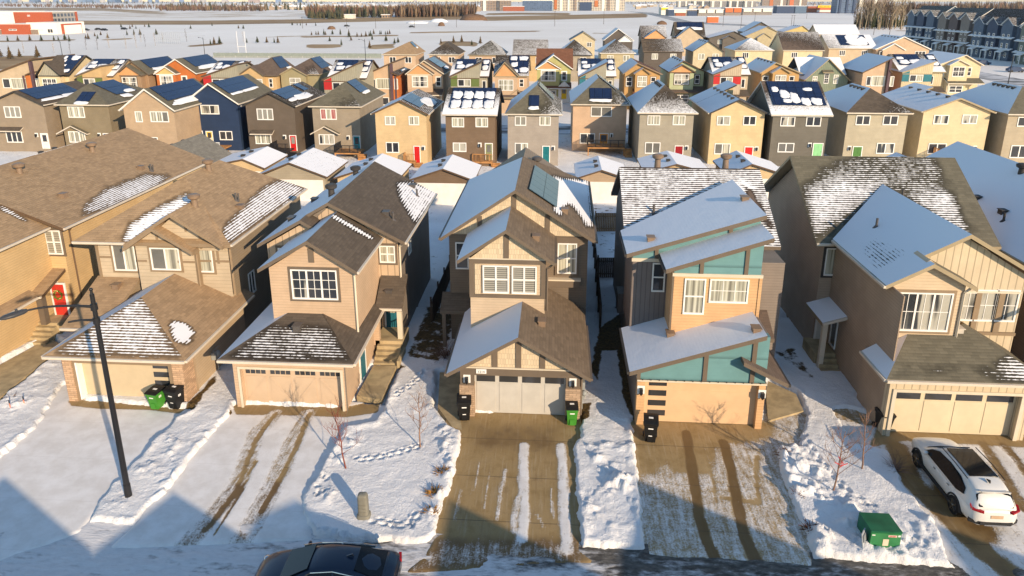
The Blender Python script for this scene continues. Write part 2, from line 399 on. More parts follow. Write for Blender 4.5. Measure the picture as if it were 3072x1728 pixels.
def garage_door(par, x0, x1, z0, z1, y, m, style='panel', ncol=4):
    d = MB(); d.box(x0, x1, y, y+.06, z0, z1); W = (x1-x0)/ncol; H = z1-z0; g = MB()
    if style in ('panel', 'carriage'):
        for c in range(ncol):
            a, b = x0+W*c+.1, x0+W*(c+1)-.1
            d.box(a, b, y-.02, y, z0+.1, z1-H*.26)
            for q in range(1, 4): pass
            if style == 'panel': g.box(a, b, y-.012, y+.004, z1-H*.235, z1-H*.075)
            else:
                k = (b-a)/4
                for q in range(4): g.box(a+k*q+.02, a+k*(q+1)-.02, y-.012, y+.004, z1-H*.20, z1-H*.06)
                s0, s1 = (a, b) if c % 2 == 0 else (b, a)
                p, r = Vector((s0, y-.03, z0+.2)), Vector((s1, y-.03, z1-H*.28)); dd = (r-p).normalized(); nn = Vector((-dd.z, 0, dd.x))
                d.obox((p+r)/2, (r-p)/2, (0, .008, 0), nn*.045)
    elif style == 'bars':
        for q in range(4): g.box(x0+.22, x0+.22+(x1-x0)*.16, y-.012, y+.004, z0+H*(.14+.235*q), z0+H*(.27+.235*q))
        for q in range(1, 4): d.box(x0, x1, y-.006, y, z0+H*q/4-.006, z0+H*q/4+.006)
    elif style == 'barsR':
        for q in range(4): g.box(x1-.2-(x1-x0)*.17, x1-.2, y-.012, y+.004, z0+H*(.12+.235*q), z0+H*(.26+.235*q))
    else:
        for q in range(1, 4): d.box(x0, x1, y-.008, y, z0+H*q/4-.01, z0+H*q/4+.01)
        for c in range(int((x1-x0)/.6)): d.box(x0+.1+.6*c, x0+.6+.6*c, y-.014, y, z0+.08, z0+.08) if False else None
    o = d.build('garage_door', m, par)
    g.build('door_glass', GL['dark'], o)
    return o
def gutter(mb, p, q, s=.11):
    if isinstance(mb, GB): mb.p.append((p, q, s)); return
    p, q = Vector(p), Vector(q); d = (q-p)/2; n = Vector((0, 0, 1)).cross(d).normalized()
    mb.obox((p+q)/2+Vector((0, 0, -.07)), d, n*s*.5, Vector((0, 0, s*.55)))
class GB:
    def __init__(s): s.p = []
    def build(s, name, m, par):
        for a in s.p:
            b = MB(); gutter(b, *a); b.build(name, m, par)
def roof_vent(par, p, n, kind='box', m=None, name='roof_vent'):
    mb = MB(); p = Vector(p)
    if kind == 'box':
        s = Vector((0, 0, 1)); mb.box(p.x-.17, p.x+.17, p.y-.2, p.y+.2, p.z-.12, p.z+.16); mb.box(p.x-.21, p.x+.21, p.y-.25, p.y+.25, p.z+.16, p.z+.2)
    elif kind == 'pot':
        mb.tube(p-Vector((0, 0, .3)), p+Vector((0, 0, .28)), .2, .17, 14); mb.tube(p+Vector((0, 0, .28)), p+Vector((0, 0, .36)), .2, .33, 14); mb.tube(p+Vector((0, 0, .36)), p+Vector((0, 0, .52)), .33, .36, 14); mb.tube(p+Vector((0, 0, .52)), p+Vector((0, 0, .6)), .36, .22, 14)
    else:
        mb.tube(p-Vector((0, 0, .2)), p+Vector((0, 0, .45)), .065, .065, 8); mb.tube(p-Vector((0, 0, .12)), p+Vector((0, 0, .05)), .2, .08, 10)
        if kind == 'two': mb.tube(p+Vector((.12, .1, -.2)), p+Vector((.12, .1, .4)), .05, .05, 8)
    return mb.build(name, m or METAL, par)
def light_fixture(par, x, y, z, k=1):
    mb = MB(); mb.box(x-.17*k, x+.17*k, y-.02, y+.01, z-.2*k, z+.22*k, 1); mb.box(x-.07*k, x+.07*k, y-.2*k, y-.02, z-.12*k, z+.12*k); mb.tube((x, y-.14*k, z-.2*k), (x, y-.14*k, z-.1*k), .04*k, .09*k, 8)
    return mb.build('wall_lamp', [BLACK, WHITE], par)
def downspout(par, pts, m, r=.045):
    mb = MB()
    for a, b in zip(pts, pts[1:]):
        a, b = Vector(a), Vector(b); d = (b-a).normalized(); s = d.orthogonal().normalized()*r; mb.obox((a+b)/2, (b-a)/2, s, d.cross(s))
    return mb.build('downspout', m, par)
def solar(par, o, u, v, nu, nv, m=None, hide=(), lift=.12, snow=None):    # grid of modules on a roof: corner o, full-size vectors u (across) and v (up)
    o, u, v = Vector(o), Vector(u), Vector(v); n = u.cross(v).normalized()
    if n.z < 0: n = -n
    mb = MB()
    for i in range(nu):
        for j in range(nv):
            if (i, j) in hide: continue
            mb.obox(o+u*((i+.5)/nu)+v*((j+.5)/nv)+n*lift, u*(.488/nu), v*(.488/nv), n*.02)
    P = mb.build('solar_panel', m or SOLAR, par)
    if snow:
        s = MB()
        for (a0, a1, b0, b1) in snow:
            k = 9; R = []
            c = o+u*(a0+a1)/2+v*(b0+b1)/2
            rows = [[c+u*(a1-a0)/2*math.copysign(abs(math.cos(t))**.55, math.cos(t))*sc*(1+.09*math.sin(3*t+c.x)+.06*math.sin(7*t+3*c.x)+.05*math.sin(12*t+c.y))+v*(b1-b0)/2*math.copysign(abs(math.sin(t))**.55, math.sin(t))*sc*(1+.12*math.cos(2*t+c.y)+.07*math.sin(5*t+2*c.y)+.05*math.sin(11*t))+n*(lift+hh) for t in [2*math.pi*q/32 for q in range(32)]] for sc, hh in ((1, .02), (.97, .045), (.6, .06), (.01, .06))]
            s.grid(rows, 0, True)
        s.build('panel_snow', SNOW, P)
    return P
# ================================================================== the six houses along the street
def T(tl, *pts): return [tl(*p) for p in pts]
SH_BROWN = shingle('brown_shingle', (.34, .23, .135)); SH_DARK = shingle('charcoal_shingle', (.105, .082, .062)); SH_GREY = shingle('weathered_shingle', (.155, .115, .08))
SH_MID = shingle('umber_shingle', (.13, .095, .075)); SH_OLIVE = shingle('olive_shingle', (.14, .125, .09)); SH_RED = shingle('chestnut_shingle', (.19, .085, .05)); SH_ASH = shingle('ash_shingle', (.20, .185, .155))
CONCW = plain('foundation_concrete', (.36, .31, .24), .85, .12)
TEAL_DOOR = plain('teal_door_paint', (.02, .13, .17), .45, .06); RED_DOOR = plain('red_door_paint', (.55, .045, .03), .4, .06)

def house_D():
    R = thing('detached_house', (-1.5, 28.5, 0), 'cream and taupe house with stacked front gables, one solar panel and the number 1214', 'house', 'houses along the near street')
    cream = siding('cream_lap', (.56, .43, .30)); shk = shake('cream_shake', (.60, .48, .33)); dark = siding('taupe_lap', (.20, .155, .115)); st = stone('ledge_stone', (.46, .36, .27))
    w = MB()                                              # 0 side lap, 1 cream lap, 2 shake, 3 trim
    w.prism([(-4.3, 0), (1.35, 0), (1.35, 2.45), (-1.54, 4.25), (-4.3, 2.45)], 28.9, 33, 0)
    w.box(-4.3, -3.66, 28.5, 28.9, 1.68, 2.22, 3); w.box(.70, 1.35, 28.5, 28.9, 1.68, 2.22, 3); w.box(-4.3, 1.35, 28.48, 28.9, 2.22, 2.62, 3)
    w.prism([(-4.3, 2.62), (1.35, 2.62), (-1.54, 4.3)], 28.55, 28.9, 2)
    for x in (-2.65, -.42): h = 4.3-abs(x+1.54)*.58-.05; w.box(x-.13, x+.13, 28.5, 28.6, 2.62, h, 3)
    w.box(-1.67, -1.41, 28.5, 28.6, 2.62, 4.2, 3)
    w.box(-4.3, 1.35, 28.44, 28.9, 2.60, 2.66, 4)
    w.prism([(-4.2, 2.7), (-.4, 2.7), (-.4, 6.75), (-2.35, 8.2), (-4.2, 6.75)], 32, 35.9, 1)
    w.box(-4.24, -.36, 31.94, 32, 6.48, 6.72, 3); w.box(-4.24, -.36, 31.94, 32, 4.62, 4.80, 3); w.box(-4.24, -4.0, 31.94, 32, 4.80, 6.48, 3); w.box(-.6, -.36, 31.94, 32, 4.80, 6.48, 3)
    w.box(-4.24, -.36, 31.93, 32.02, 6.72, 6.78, 4)
    w.prism([(-4.15, 6.78), (-.45, 6.78), (-2.35, 8.2)], 31.96, 32, 2); w.box(-2.48, -2.22, 31.92, 31.97, 6.8, 8.1, 3); w.box(-3.95, -3.7, 31.95, 31.99, 4.82, 6.46, 2)
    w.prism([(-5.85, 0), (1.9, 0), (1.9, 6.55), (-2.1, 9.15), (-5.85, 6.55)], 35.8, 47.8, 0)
    w.prism([(-5.8, 6.7), (1.85, 6.7), (-2.1, 9.2)], 35.74, 35.8, 2)
    for x in (-4.1, -2.2, -.35): w.box(x-.13, x+.13, 35.69, 35.76, 6.7, 9.1-abs(x+2.1)*.66, 3)
    w.box(-.4, 1.9, 35.72, 35.8, 6.42, 6.66, 3); w.box(-.36, 1.5, 35.5, 35.8, 3.75, 4.2, 3); w.box(-.36, 1.55, 35.45, 35.8, 4.14, 4.22, 4)
    w.box(-6.2, -6.0, 34.8, 35.0, 0, 2.4, 0)
    w.build('wall', [dark, cream, shk, TAUPE, CREAM], R)
    s = MB(); s.box(-4.34, -3.64, 28.44, 28.9, 0, 1.68); s.build('stone_pier', st, R); s = MB(); s.box(.68, 1.39, 28.44, 28.9, 0, 1.68); s.build('stone_pier', st, R)
    garage_door(R, -3.66, .70, .02, 2.22, 28.82, plain('grey_door_paint', (.50, .47, .42), .5, .05))
    for x in (-3.98, 1.02): light_fixture(R, x, 28.5, 2.0)
    p = MB(); p.box(-3.53, -3.05, 28.44, 28.48, 2.33, 2.55); pl = p.build('number_plaque', WHITE, R)
    text_mesh('house_number', '1214', (-3.29, 28.435, 2.37), .17, DKTRIM, pl)
    r = MB()
    gable_roof(r, -4.89, 2.46, -1.54, 4.45, 1.81, 2.46, 28.1, 35.5, sr=Paint(-.3))
    gable_roof(r, -4.8, 6.74, -2.35, 8.41, .07, 6.74, 31.6, 36, sr=Paint(-.3))
    lower = MB()
    E, Fb = (-2.12, 9.42), 43.4
    slab(r, [(-6.25, 35.3, 6.6), (-2.12, 35.3, 9.42), (-2.12, 43.4, 9.42), (-6.25, 48.2, 6.6)], 1.3)
    sp = Paint(-.3, (T(Z3, (1540, 380), (1640, 410), (2000, 440), (2040, 1010), (1980, 1030), (1880, 860), (1760, 720), (1690, 760), (1640, 880), (1560, 830)), 1.0, 10))
    slab(r, [(-2.12, 35.3, 9.42), (2.3, 35.3, 6.6), (2.45, 48.2, 6.6), (-2.12, 43.4, 9.42)], sp)
    slab(r, [(2.45, 48.2, 6.6), (-2.12, 43.4, 9.42), (-6.25, 48.2, 6.6)], 1.3)
    slab(r, [(-6.3, 34.7, 2.5), (-4.2, 34.7, 2.5), (-4.2, 35.85, 3.15), (-6.3, 35.85, 3.15)], -.3)
    r.build('roof', [SH_GREY, TAUPE], R)
    for a, b in (((.22, 1.55)),): pass
    winpx(R, 31.95, R2[2](-165-0, 1250), R3[2](0, 110), cols=2, rows=2, pane='blind', trim=TAUPE, grid=(4, 2)) if False else None
    window(R, -3.55, -2.22, 4.9, 6.4, 31.95, cols=2, rows=2, pane='blind', trim=None); window(R, -2.08, -.82, 4.9, 6.4, 31.95, cols=2, rows=2, pane='blind')
    window(R, .23, 1.3, 4.5, 6.3, 35.75, cols=2, rows=2, pane='curtain', trim=TAUPE); window(R, -5.5, -4.75, 4.6, 6.2, 35.8, cols=1, rows=2, pane='dark')
    solar(R, pz_plane(Z3(1215, 560), sp_pl), pz_plane(Z3(1575, 800), sp_pl)-pz_plane(Z3(1215, 560), sp_pl), pz_plane(Z3(1290, 255), sp_pl)-pz_plane(Z3(1215, 560), sp_pl), 2, 5, SOLARLT)
    g = GB(); gutter(g, (1.86, 28.1, 2.46), (1.86, 33.5, 2.46)); gutter(g, (2.36, 35.3, 6.6), (2.5, 48.2, 6.6)); gutter(g, (-4.94, 28.1, 2.46), (-4.94, 33.4, 2.46)); gutter(g, (.12, 31.6, 6.74), (.12, 35.7, 6.74)); gutter(g, (-6.3, 35.3, 6.6), (-6.3, 48, 6.6)); g.build('gutter', TAUPE, R)
    downspout(R, [(.1, 31.9, 6.6), (-.3, 31.93, 6.3), (-.3, 31.93, 4.0)], TAUPE); downspout(R, [(1.5, 28.7, 2.35), (1.42, 28.7, 2.1), (1.42, 28.7, .1)], TAUPE)
    for p in ((-.9, 33.2, 7.45), (-.5, 30.6, 3.95), (.6, 37.0, 7.75)): roof_vent(R, p, None, 'box', BROWNVENT)
    roof_vent(R, (-1.2, 44.6, 8.6), None, 'pot')
    m = MB(); m.box(1.4, 1.62, 29.0, 29.4, .8, 1.7); m.tube((1.5, 29.2, 0), (1.5, 29.2, .8), .04); m.ball((1.58, 28.9, 1.2), .14, .14, .14); m.build('gas_meter', plain('meter_grey', (.30, .31, .30), .5), R)
    return R
def plane3(a, b, c):
    a, b, c = Vector(a), Vector(b), Vector(c); n = (b-a).cross(c-a); return n, n.dot(a)
def pz_plane(q, pl):
    d = ray(*q); o = Vector((0, 0, CH)); n, k = pl; return o+d*((k-n.dot(o))/n.dot(d))
sp_pl = plane3((-2.12, 35.3, 9.42), (2.3, 35.3, 6.6), (-2.12, 43.4, 9.42))
def solar_lt(n, b):
    u = sep(n, uvn(n)); f = noise(n, posn(n), .9, 3); a = math_(n, 'FRACT', math_(n, 'DIVIDE', u[0], .25)); L(n, mixc(n, rng(n, a, .03, .1), (.03, .045, .06), mixc(n, f, (.035, .07, .10), (.06, .10, .13))), b.inputs['Base Color'])
    b.inputs['Roughness'].default_value = .3; b.inputs['Specular IOR Level'].default_value = .6
SOLARLT = mat('frosted_solar_cells', solar_lt)
def text_mesh(name, s, loc, size, m, par, rx=math.pi/2, rz=0):
    c = bpy.data.curves.new(name, 'FONT'); c.body = s; c.size = size; c.align_x = 'CENTER'; c.extrude = .004
    o = bpy.data.objects.new(name, c); COL.objects.link(o); dg = bpy.context.evaluated_depsgraph_get()
    me = bpy.data.meshes.new_from_object(o.evaluated_get(dg)); bpy.data.objects.remove(o)
    me.materials.clear(); me.materials.append(m)
    q = bpy.data.objects.new(name, me); COL.objects.link(q); q.rotation_euler = (rx, 0, rz)
    if par is not None: q.parent = par; q.location = Vector(loc)-world_loc(par)
    else: q.location = loc
    return q

def house_C():
    R = thing('detached_house', (-12.6, 28.5, 0), 'pinkish beige house with a carriage style garage door and teal front door', 'house', 'houses along the near street')
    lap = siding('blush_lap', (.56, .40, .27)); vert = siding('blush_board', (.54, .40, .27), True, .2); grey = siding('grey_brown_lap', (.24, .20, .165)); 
    w = MB()
    w.box(-15.36, -9.9, 28.9, 34.4, 0, 2.72, 0)
    w.box(-15.36, -15.02, 28.5, 28.9, 0, 2.72, 0); w.box(-10.08, -9.9, 28.5, 28.9, 0, 2.72, 0); w.box(-15.02, -10.08, 28.5, 28.9, 2.12, 2.72, 0); w.box(-9.9, -9.86, 28.5, 28.62, 0, 2.7, 2)
    w.prism([(-14.2, 2.6), (-9.9, 2.6), (-9.9, 6.35), (-12.0, 7.75), (-14.2, 6.35)], 31, 36, 0)
    w.box(-12.2, -11.75, 30.95, 31, 6.75, 7.5, 3) if False else w.box(-12.12, -11.84, 30.96, 31, 6.7, 7.45, 3)
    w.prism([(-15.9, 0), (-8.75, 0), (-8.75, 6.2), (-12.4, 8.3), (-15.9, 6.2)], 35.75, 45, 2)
    w.prism([(-13.2, 3.9), (-8.75, 3.9), (-8.75, 6.2), (-12.4, 8.3), (-13.2, 7.6)], 35.70, 35.75, 1)
    w.prism([(-15.9, 0), (-13.0, 0), (-13.0, 7.0), (-13.76, 7.45), (-15.9, 6.2)], 34.8, 35.75, 1)
    w.box(-9.9, -9.6, 33.9, 34.2, .5, 2.8, 0); w.box(-9.86, -8.75, 35.6, 35.75, 0, 3.0, 0)
    w.build('wall', [lap, vert, grey, TAUPE], R)
    garage_door(R, -15.02, -10.08, .02, 2.12, 28.82, plain('blush_door_paint', (.54, .40, .28), .5, .04), 'carriage')
    f = MB(); f.box(-15.14, -15.02, 28.46, 28.52, 0, 2.24); f.box(-10.08, -9.96, 28.46, 28.52, 0, 2.24); f.box(-15.02, -10.08, 28.46, 28.52, 2.12, 2.24); f.build('door_trim', CREAM, R)
    r = MB()
    fp = Paint(-.3, ([R3[0](2300, 740), R3[0](2576, 540), R3[1](120, 440), R3[1](720, 430), R3[1](945, 765), R3[1](0, 765)], .42, 14))
    A, B_, C_, D_ = (-15.9, 28.2, 2.75), (-9.3, 28.2, 2.75), (-13.45, 31.0, 3.92), (-11.65, 31.0, 3.92)
    slab(r, [A, B_, D_, C_], fp); slab(r, [A, C_, (-13.45, 35, 3.92), (-15.9, 35, 2.75)], 1.3); slab(r, [B_, (-9.4, 34.3, 2.75), (-11.65, 34.3, 3.92), D_], Paint(-.3))
    slab(r, [(-9.8, 34.1, 2.85), (-8.3, 34.1, 2.85), (-8.3, 35.8, 4.2), (-9.8, 35.8, 4.2)], Paint(-.3))
    gable_roof(r, -14.62, 6.42, -12.0, 7.98, -9.6, 6.42, 30.6, 36, sr=Paint(-.3, (T(R2[1], (700, 735), (760, 735), (1190, 985), (1150, 1000), (740, 760)), 1.0, 5)))
    gable_roof(r, -16.3, 6.3, -12.47, 8.52, -8.25, 6.3, 35.3, 45.4, sr=Paint(-.3, (T(R2[1], (1420, 430), (1560, 425), (1870, 510), (1600, 840), (1460, 600)), .78, 10)))
    slab(r, [(-16.3, 34.4, 6.3), (-13.76, 34.4, 7.77), (-13.76, 35.3, 7.77), (-16.3, 35.3, 6.3)], 1.3); slab(r, [(-13.76, 34.4, 7.77), (-12.8, 34.4, 7.2), (-12.8, 35.8, 7.2), (-13.76, 35.8, 7.77)], -.3)
    r.build('roof', [SH_DARK, TAUPE], R)
    window(R, -13.1, -10.75, 4.72, 6.32, 31, cols=3, rows=1, pane=['half', 'dark', 'dark'], trim=TAUPE, grid=(6, 3))
    p, q = pY(*R2[1](1240, 1060), 35.7), pY(*R2[1](1405, 1235), 35.7); window(R, p.x, q.x, q.z, p.z, 35.7, cols=2, rows=2, pane='curtain', trim=TAUPE)
    window(R, -15.3, -14.7, 4.4, 6.0, 34.8, cols=1, rows=2, pane='blind', trim=TAUPE); window(R, 38.2, 38.9, 4.4, 6.0, -8.75, cols=1, rows=1, side='E', pane='dark')
    door(R, -9.6, -8.9, .95, 2.85, 35.6, TEAL_DOOR, glassy='curtain')
    d2 = MB(); d2.box(-9.9, -9.86, 31.0, 31.9, .1, 2.0); o = d2.build('side_door', TEAL_DOOR, R); d3 = MB(); d3.box(-9.9, -9.84, 30.9, 31.0, .1, 2.1); d3.box(-9.9, -9.84, 31.9, 32.0, .1, 2.1); d3.box(-9.9, -9.84, 30.9, 32, 2.0, 2.1); d3.build('door_frame', WHITE, o)
    s = MB(); s.box(-9.84, -8.32, 33.9, 35.6, 0, .95)
    for i in range(4): s.box(-9.7, -8.36, 33.9-.28*(i+1), 33.9-.28*i, 0, .95-.19*(i+1))
    s.box(-8.36, -8.22, 32.6, 34.2, 0, .45); s.build('entry_steps', CONC, R)
    pc = MB(); pc.box(-8.62, -8.36, 34.15, 34.4, .95, 2.8); pc.build('porch_post', CREAM, R)
    rl = MB(); rl.box(-8.4, -8.36, 34.4, 35.6, 1.75, 1.82)
    for i in range(8): rl.box(-8.39, -8.37, 34.5+.14*i, 34.53+.14*i, .95, 1.75)
    rl.build('railing', BLACK, R)
    g = GB(); gutter(g, (-15.9, 28.14, 2.75), (-9.3, 28.14, 2.75)); gutter(g, (-9.25, 28.2, 2.75), (-9.35, 34.2, 2.75)); gutter(g, (-9.8, 34.05, 2.85), (-8.3, 34.05, 2.85)); gutter(g, (-9.55, 30.6, 6.42), (-9.55, 35.7, 6.42)); gutter(g, (-8.2, 35.3, 6.3), (-8.2, 45.4, 6.3)); g.build('gutter', GUTTER, R)
    downspout(R, [(-9.6, 30.95, 6.3), (-9.86, 30.94, 6.1), (-9.86, 30.94, 3.0)], CREAM); downspout(R, [(-8.3, 35.6, 6.2), (-8.66, 35.66, 5.9), (-8.66, 35.66, 3.9)], CREAM)
    roof_vent(R, pZ(*R2[1](760, 540), 8.2), None, 'pot', DKTRIM); roof_vent(R, pZ(*R2[1](1005, 350), 8.0), None, 'pot', DKTRIM)
    for q in (R2[1](590, 610), R2[1](360, 800)): roof_vent(R, pz_plane(q, plane3((-16.3, 35.3, 6.3), (-12.47, 35.3, 8.52), (-12.47, 45, 8.52))), None, 'box')
    rp = plane3((-12.47, 35.3, 8.52), (-8.25, 35.3, 6.3), (-12.47, 45, 8.52))
    for q, k in ((R2[1](1310, 745), 'box'), (R2[1](1380, 800), 'pipe'), (R2[1](1575, 470), 'box'), (R2[1](1620, 560), 'pipe')): roof_vent(R, pz_plane(q, rp), None, k)
    roof_vent(R, (-12.6, 30.0, 3.6), None, 'box'); roof_vent(R, (-9.2, 35.0, 3.4), None, 'box')
    return R

def house_B():
    R = thing('detached_house', (-20.8, 28.5, 0), 'taupe house with hipped brown garage roof and brick piers behind the lamp pole', 'house', 'houses along the near street')
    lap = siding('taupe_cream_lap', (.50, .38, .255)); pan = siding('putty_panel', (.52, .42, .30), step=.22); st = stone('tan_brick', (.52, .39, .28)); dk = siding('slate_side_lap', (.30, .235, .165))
    w = MB()
    w.box(-23.9, -17.9, 28.95, 35.2, 0, 2.6, 0); w.box(-23.5, -23.32, 28.5, 28.95, 0, 2.55, 2); w.box(-18.62, -18.4, 28.5, 28.95, 0, 2.55, 2); w.box(-23.32, -18.62, 28.5, 28.95, 2.12, 2.55, 2); w.box(-23.9, -17.9, 28.47, 28.95, 2.38, 2.62, 2)
    w.box(-26.1, -18.1, 35.0, 45.7, 0, 6.2, 4)
    w.prism([(-26.0, 3.9), (-23.3, 3.9), (-23.3, 6.15), (-26, 6.15)], 34.94, 35.0, 1)
    w.prism([(-23.35, 3.2), (-19.9, 3.2), (-19.9, 5.95), (-21.9, 7.2), (-23.35, 6.1)], 34.5, 35.0, 1); w.prism([(-23.4, 5.8), (-18.2, 5.8), (-20.85, 7.9)], 34.62, 36.5, 1)
    w.box(-19.9, -18.15, 34.72, 35.0, 3.0, 6.1, 1)
    for x, yy, z0, z1 in ((-22.0, 34.48, 5.95, 6.9), (-20.35, 34.6, 6.9, 7.35), (-18.75, 34.70, 5.0, 6.0), (-19.6, 34.6, 5.9, 6.7)): w.box(x-.06, x+.06, yy-.02, yy+.05, z0, z1, 2)
    for a in ((-26, -25.1, 5.2), (-23.35, -22.8, 5.2), (-21.0, -19.9, 5.2), (-19.9, -18.1, 5.2)): w.box(a[0], a[1], (34.92 if a[0] < -24 else 34.47 if a[0] < -20 else 34.69), 35.0, 5.08, 5.2, 2)
    for x in (-26.0, -23.4): w.box(x, x+.14, 34.9, 35.0, 3.9, 6.2, 2)
    w.box(-19.98, -19.8, 34.46, 34.9, 3.0, 6.0, 2)
    w.build('wall', [lap, pan, TAUPE2, CONCW, dk], R)
    s = MB(); s.box(-23.95, -23.5, 28.44, 28.95, 0, 2.38); s.build('brick_pier', st, R); s = MB(); s.box(-18.4, -17.84, 28.44, 29.4, 0, 2.38); s.build('brick_pier', st, R)
    garage_door(R, -23.32, -18.62, .1, 2.12, 28.85, plain('cream_door_paint', (.54, .43, .285), .5, .04), 'barsR')
    jm = MB(); jm.box(-23.34, -23.26, 28.47, 28.86, .1, 2.14); jm.build('door_jamb', WHITE, R)
    r = MB()
    fp = Paint(-.3, (T(R3[0], (560, 700), (1000, 400), (1390, 150), (1470, 190), (1640, 470), (1810, 735), (1230, 720)), .56, 16))
    rp = Paint(-.3, (T(R3[0], (1720, 385), (1840, 395), (1945, 490), (1900, 590), (1830, 605), (1750, 540)), 1.3, 9))
    hip_roof(r, -24.6, -17.5, 28.15, 36, 2.65, 4.42, 31.3, 36, -21.3, 1.3, rp, fp)
    frp = Paint(-.3, (T(R2[0], (1240, 1010), (1320, 840), (1560, 700), (1900, 540), (1990, 590), (1560, 860), (1330, 1020)), .85, 12))
    srp = Paint(-.3, ([R2[0](2240, 990), R2[0](2260, 880), R2[0](2500, 620), R2[1](100, 460), R2[1](260, 405), R2[1](520, 480), R2[1](0, 840), R2[0](2300, 1040)], .62, 12))
    hip_roof(r, -26.8, -17.75, 34.3, 46.1, 6.3, 8.97, 38.75, 43.2, -22.4, 1.3, srp, frp)
    gable_roof(r, -23.7, 6.25, -20.82, 8.1, -18.1, 6.28, 34.0, 37.5, sl=.9, sr=-.3); gable_roof(r, -23.72, 6.08, -21.9, 7.3, -19.75, 5.95, 33.9, 35.4, sl=1.0, sr=-.3)
    slab(r, [(-26.2, 31.5, 2.4), (-24.0, 31.5, 2.4), (-23.6, 35, 3.95), (-26.2, 35, 3.95)], Paint(-.3))
    r.build('roof', [SH_BROWN, TAUPE2], R)
    for p, q, y in ((R2[0](1120, 1045), R2[0](1390, 1315), 34.93), (R2[0](1505, 1080), R2[0](1830, 1310), 34.5), (R2[0](1985, 1070), R2[0](2160, 1330), 34.72)):
        a, b = pY(*p, y), pY(*q, y); window(R, a.x, b.x, b.z, a.z, y, cols=1 if a.x > -20.5 else 2, pane=['grey', 'curtain'] if a.x < -20.5 else 'curtain', trim=TAUPE2)
    window(R, 36.6, 37.4, 2.2, 3.6, -18.1, cols=2, side='E', pane='dark')
    g = GB(); gutter(g, (-24.6, 28.1, 2.65), (-17.5, 28.1, 2.65)); gutter(g, (-17.45, 28.15, 2.65), (-17.45, 35.8, 2.65)); gutter(g, (-24.65, 28.15, 2.65), (-24.65, 35, 2.65)); gutter(g, (-17.7, 34.3, 6.3), (-17.7, 46.1, 6.3)); gutter(g, (-26.8, 34.25, 6.3), (-23.8, 34.25, 6.3)); gutter(g, (-26.2, 31.45, 2.42), (-24.7, 31.45, 2.42)); g.build('gutter', GUTTER, R)
    downspout(R, [(-17.8, 34.5, 6.2), (-18.02, 34.66, 5.9), (-18.02, 34.66, 3.2)], TAUPE2); downspout(R, [(-17.6, 29.5, 2.5), (-17.86, 29.5, 2.3), (-17.86, 29.5, .1)], TAUPE2); downspout(R, [(-19.8, 34.3, 5.9), (-19.85, 34.44, 5.6), (-19.85, 34.44, 3.2)], TAUPE2)
    mr = plane3((-22.4, 38.75, 8.97), (-17.75, 38.75, 6.3), (-22.4, 43, 8.97))
    roof_vent(R, pz_plane(R2[0](2375, 605), mr), None, 'two'); roof_vent(R, pz_plane(R2[0](2100, 300), mr)+Vector((0, 0, .1)), None, 'pot', BROWNVENT); roof_vent(R, pz_plane(R2[0](1960, 660), mr)+Vector((0, 0, .1)), None, 'pot', BROWNVENT)
    roof_vent(R, pz_plane(R2[0](2420, 680), mr), None, 'box', BROWNVENT); roof_vent(R, (-24.6, 34.2, 3.65), None, 'box', BROWNVENT)
    m = MB(); m.tube((-17.75, 31.5, 1.1), (-17.75, 31.5, .2), .04); m.ball((-17.7, 31.5, 1.2), .16, .18, .2); m.box(-17.86, -17.66, 31.1, 31.35, 1.0, 1.4); m.tube((-17.72, 31.1, 1.55), (-17.72, 31.7, 1.5), .03); m.build('gas_meter', plain('meter_grey', (.30, .31, .30), .5), R)
    s = MB(); s.box(-26.2, -24.1, 33.4, 35, 0, .9)
    for i in range(4): s.box(-26.2, -24.3, 33.4-.28*(i+1), 33.4-.28*i, 0, .9-.18*(i+1))
    s.build('entry_steps', CONC, R)
    pc = MB(); pc.box(-24.95, -24.5, 31.9, 32.35, 0, 2.45); pc.build('porch_post', siding('brown_post', (.14, .10, .07)), R)
    return R
TAUPE2 = plain('clay_trim', (.27, .195, .125), .6, .06)

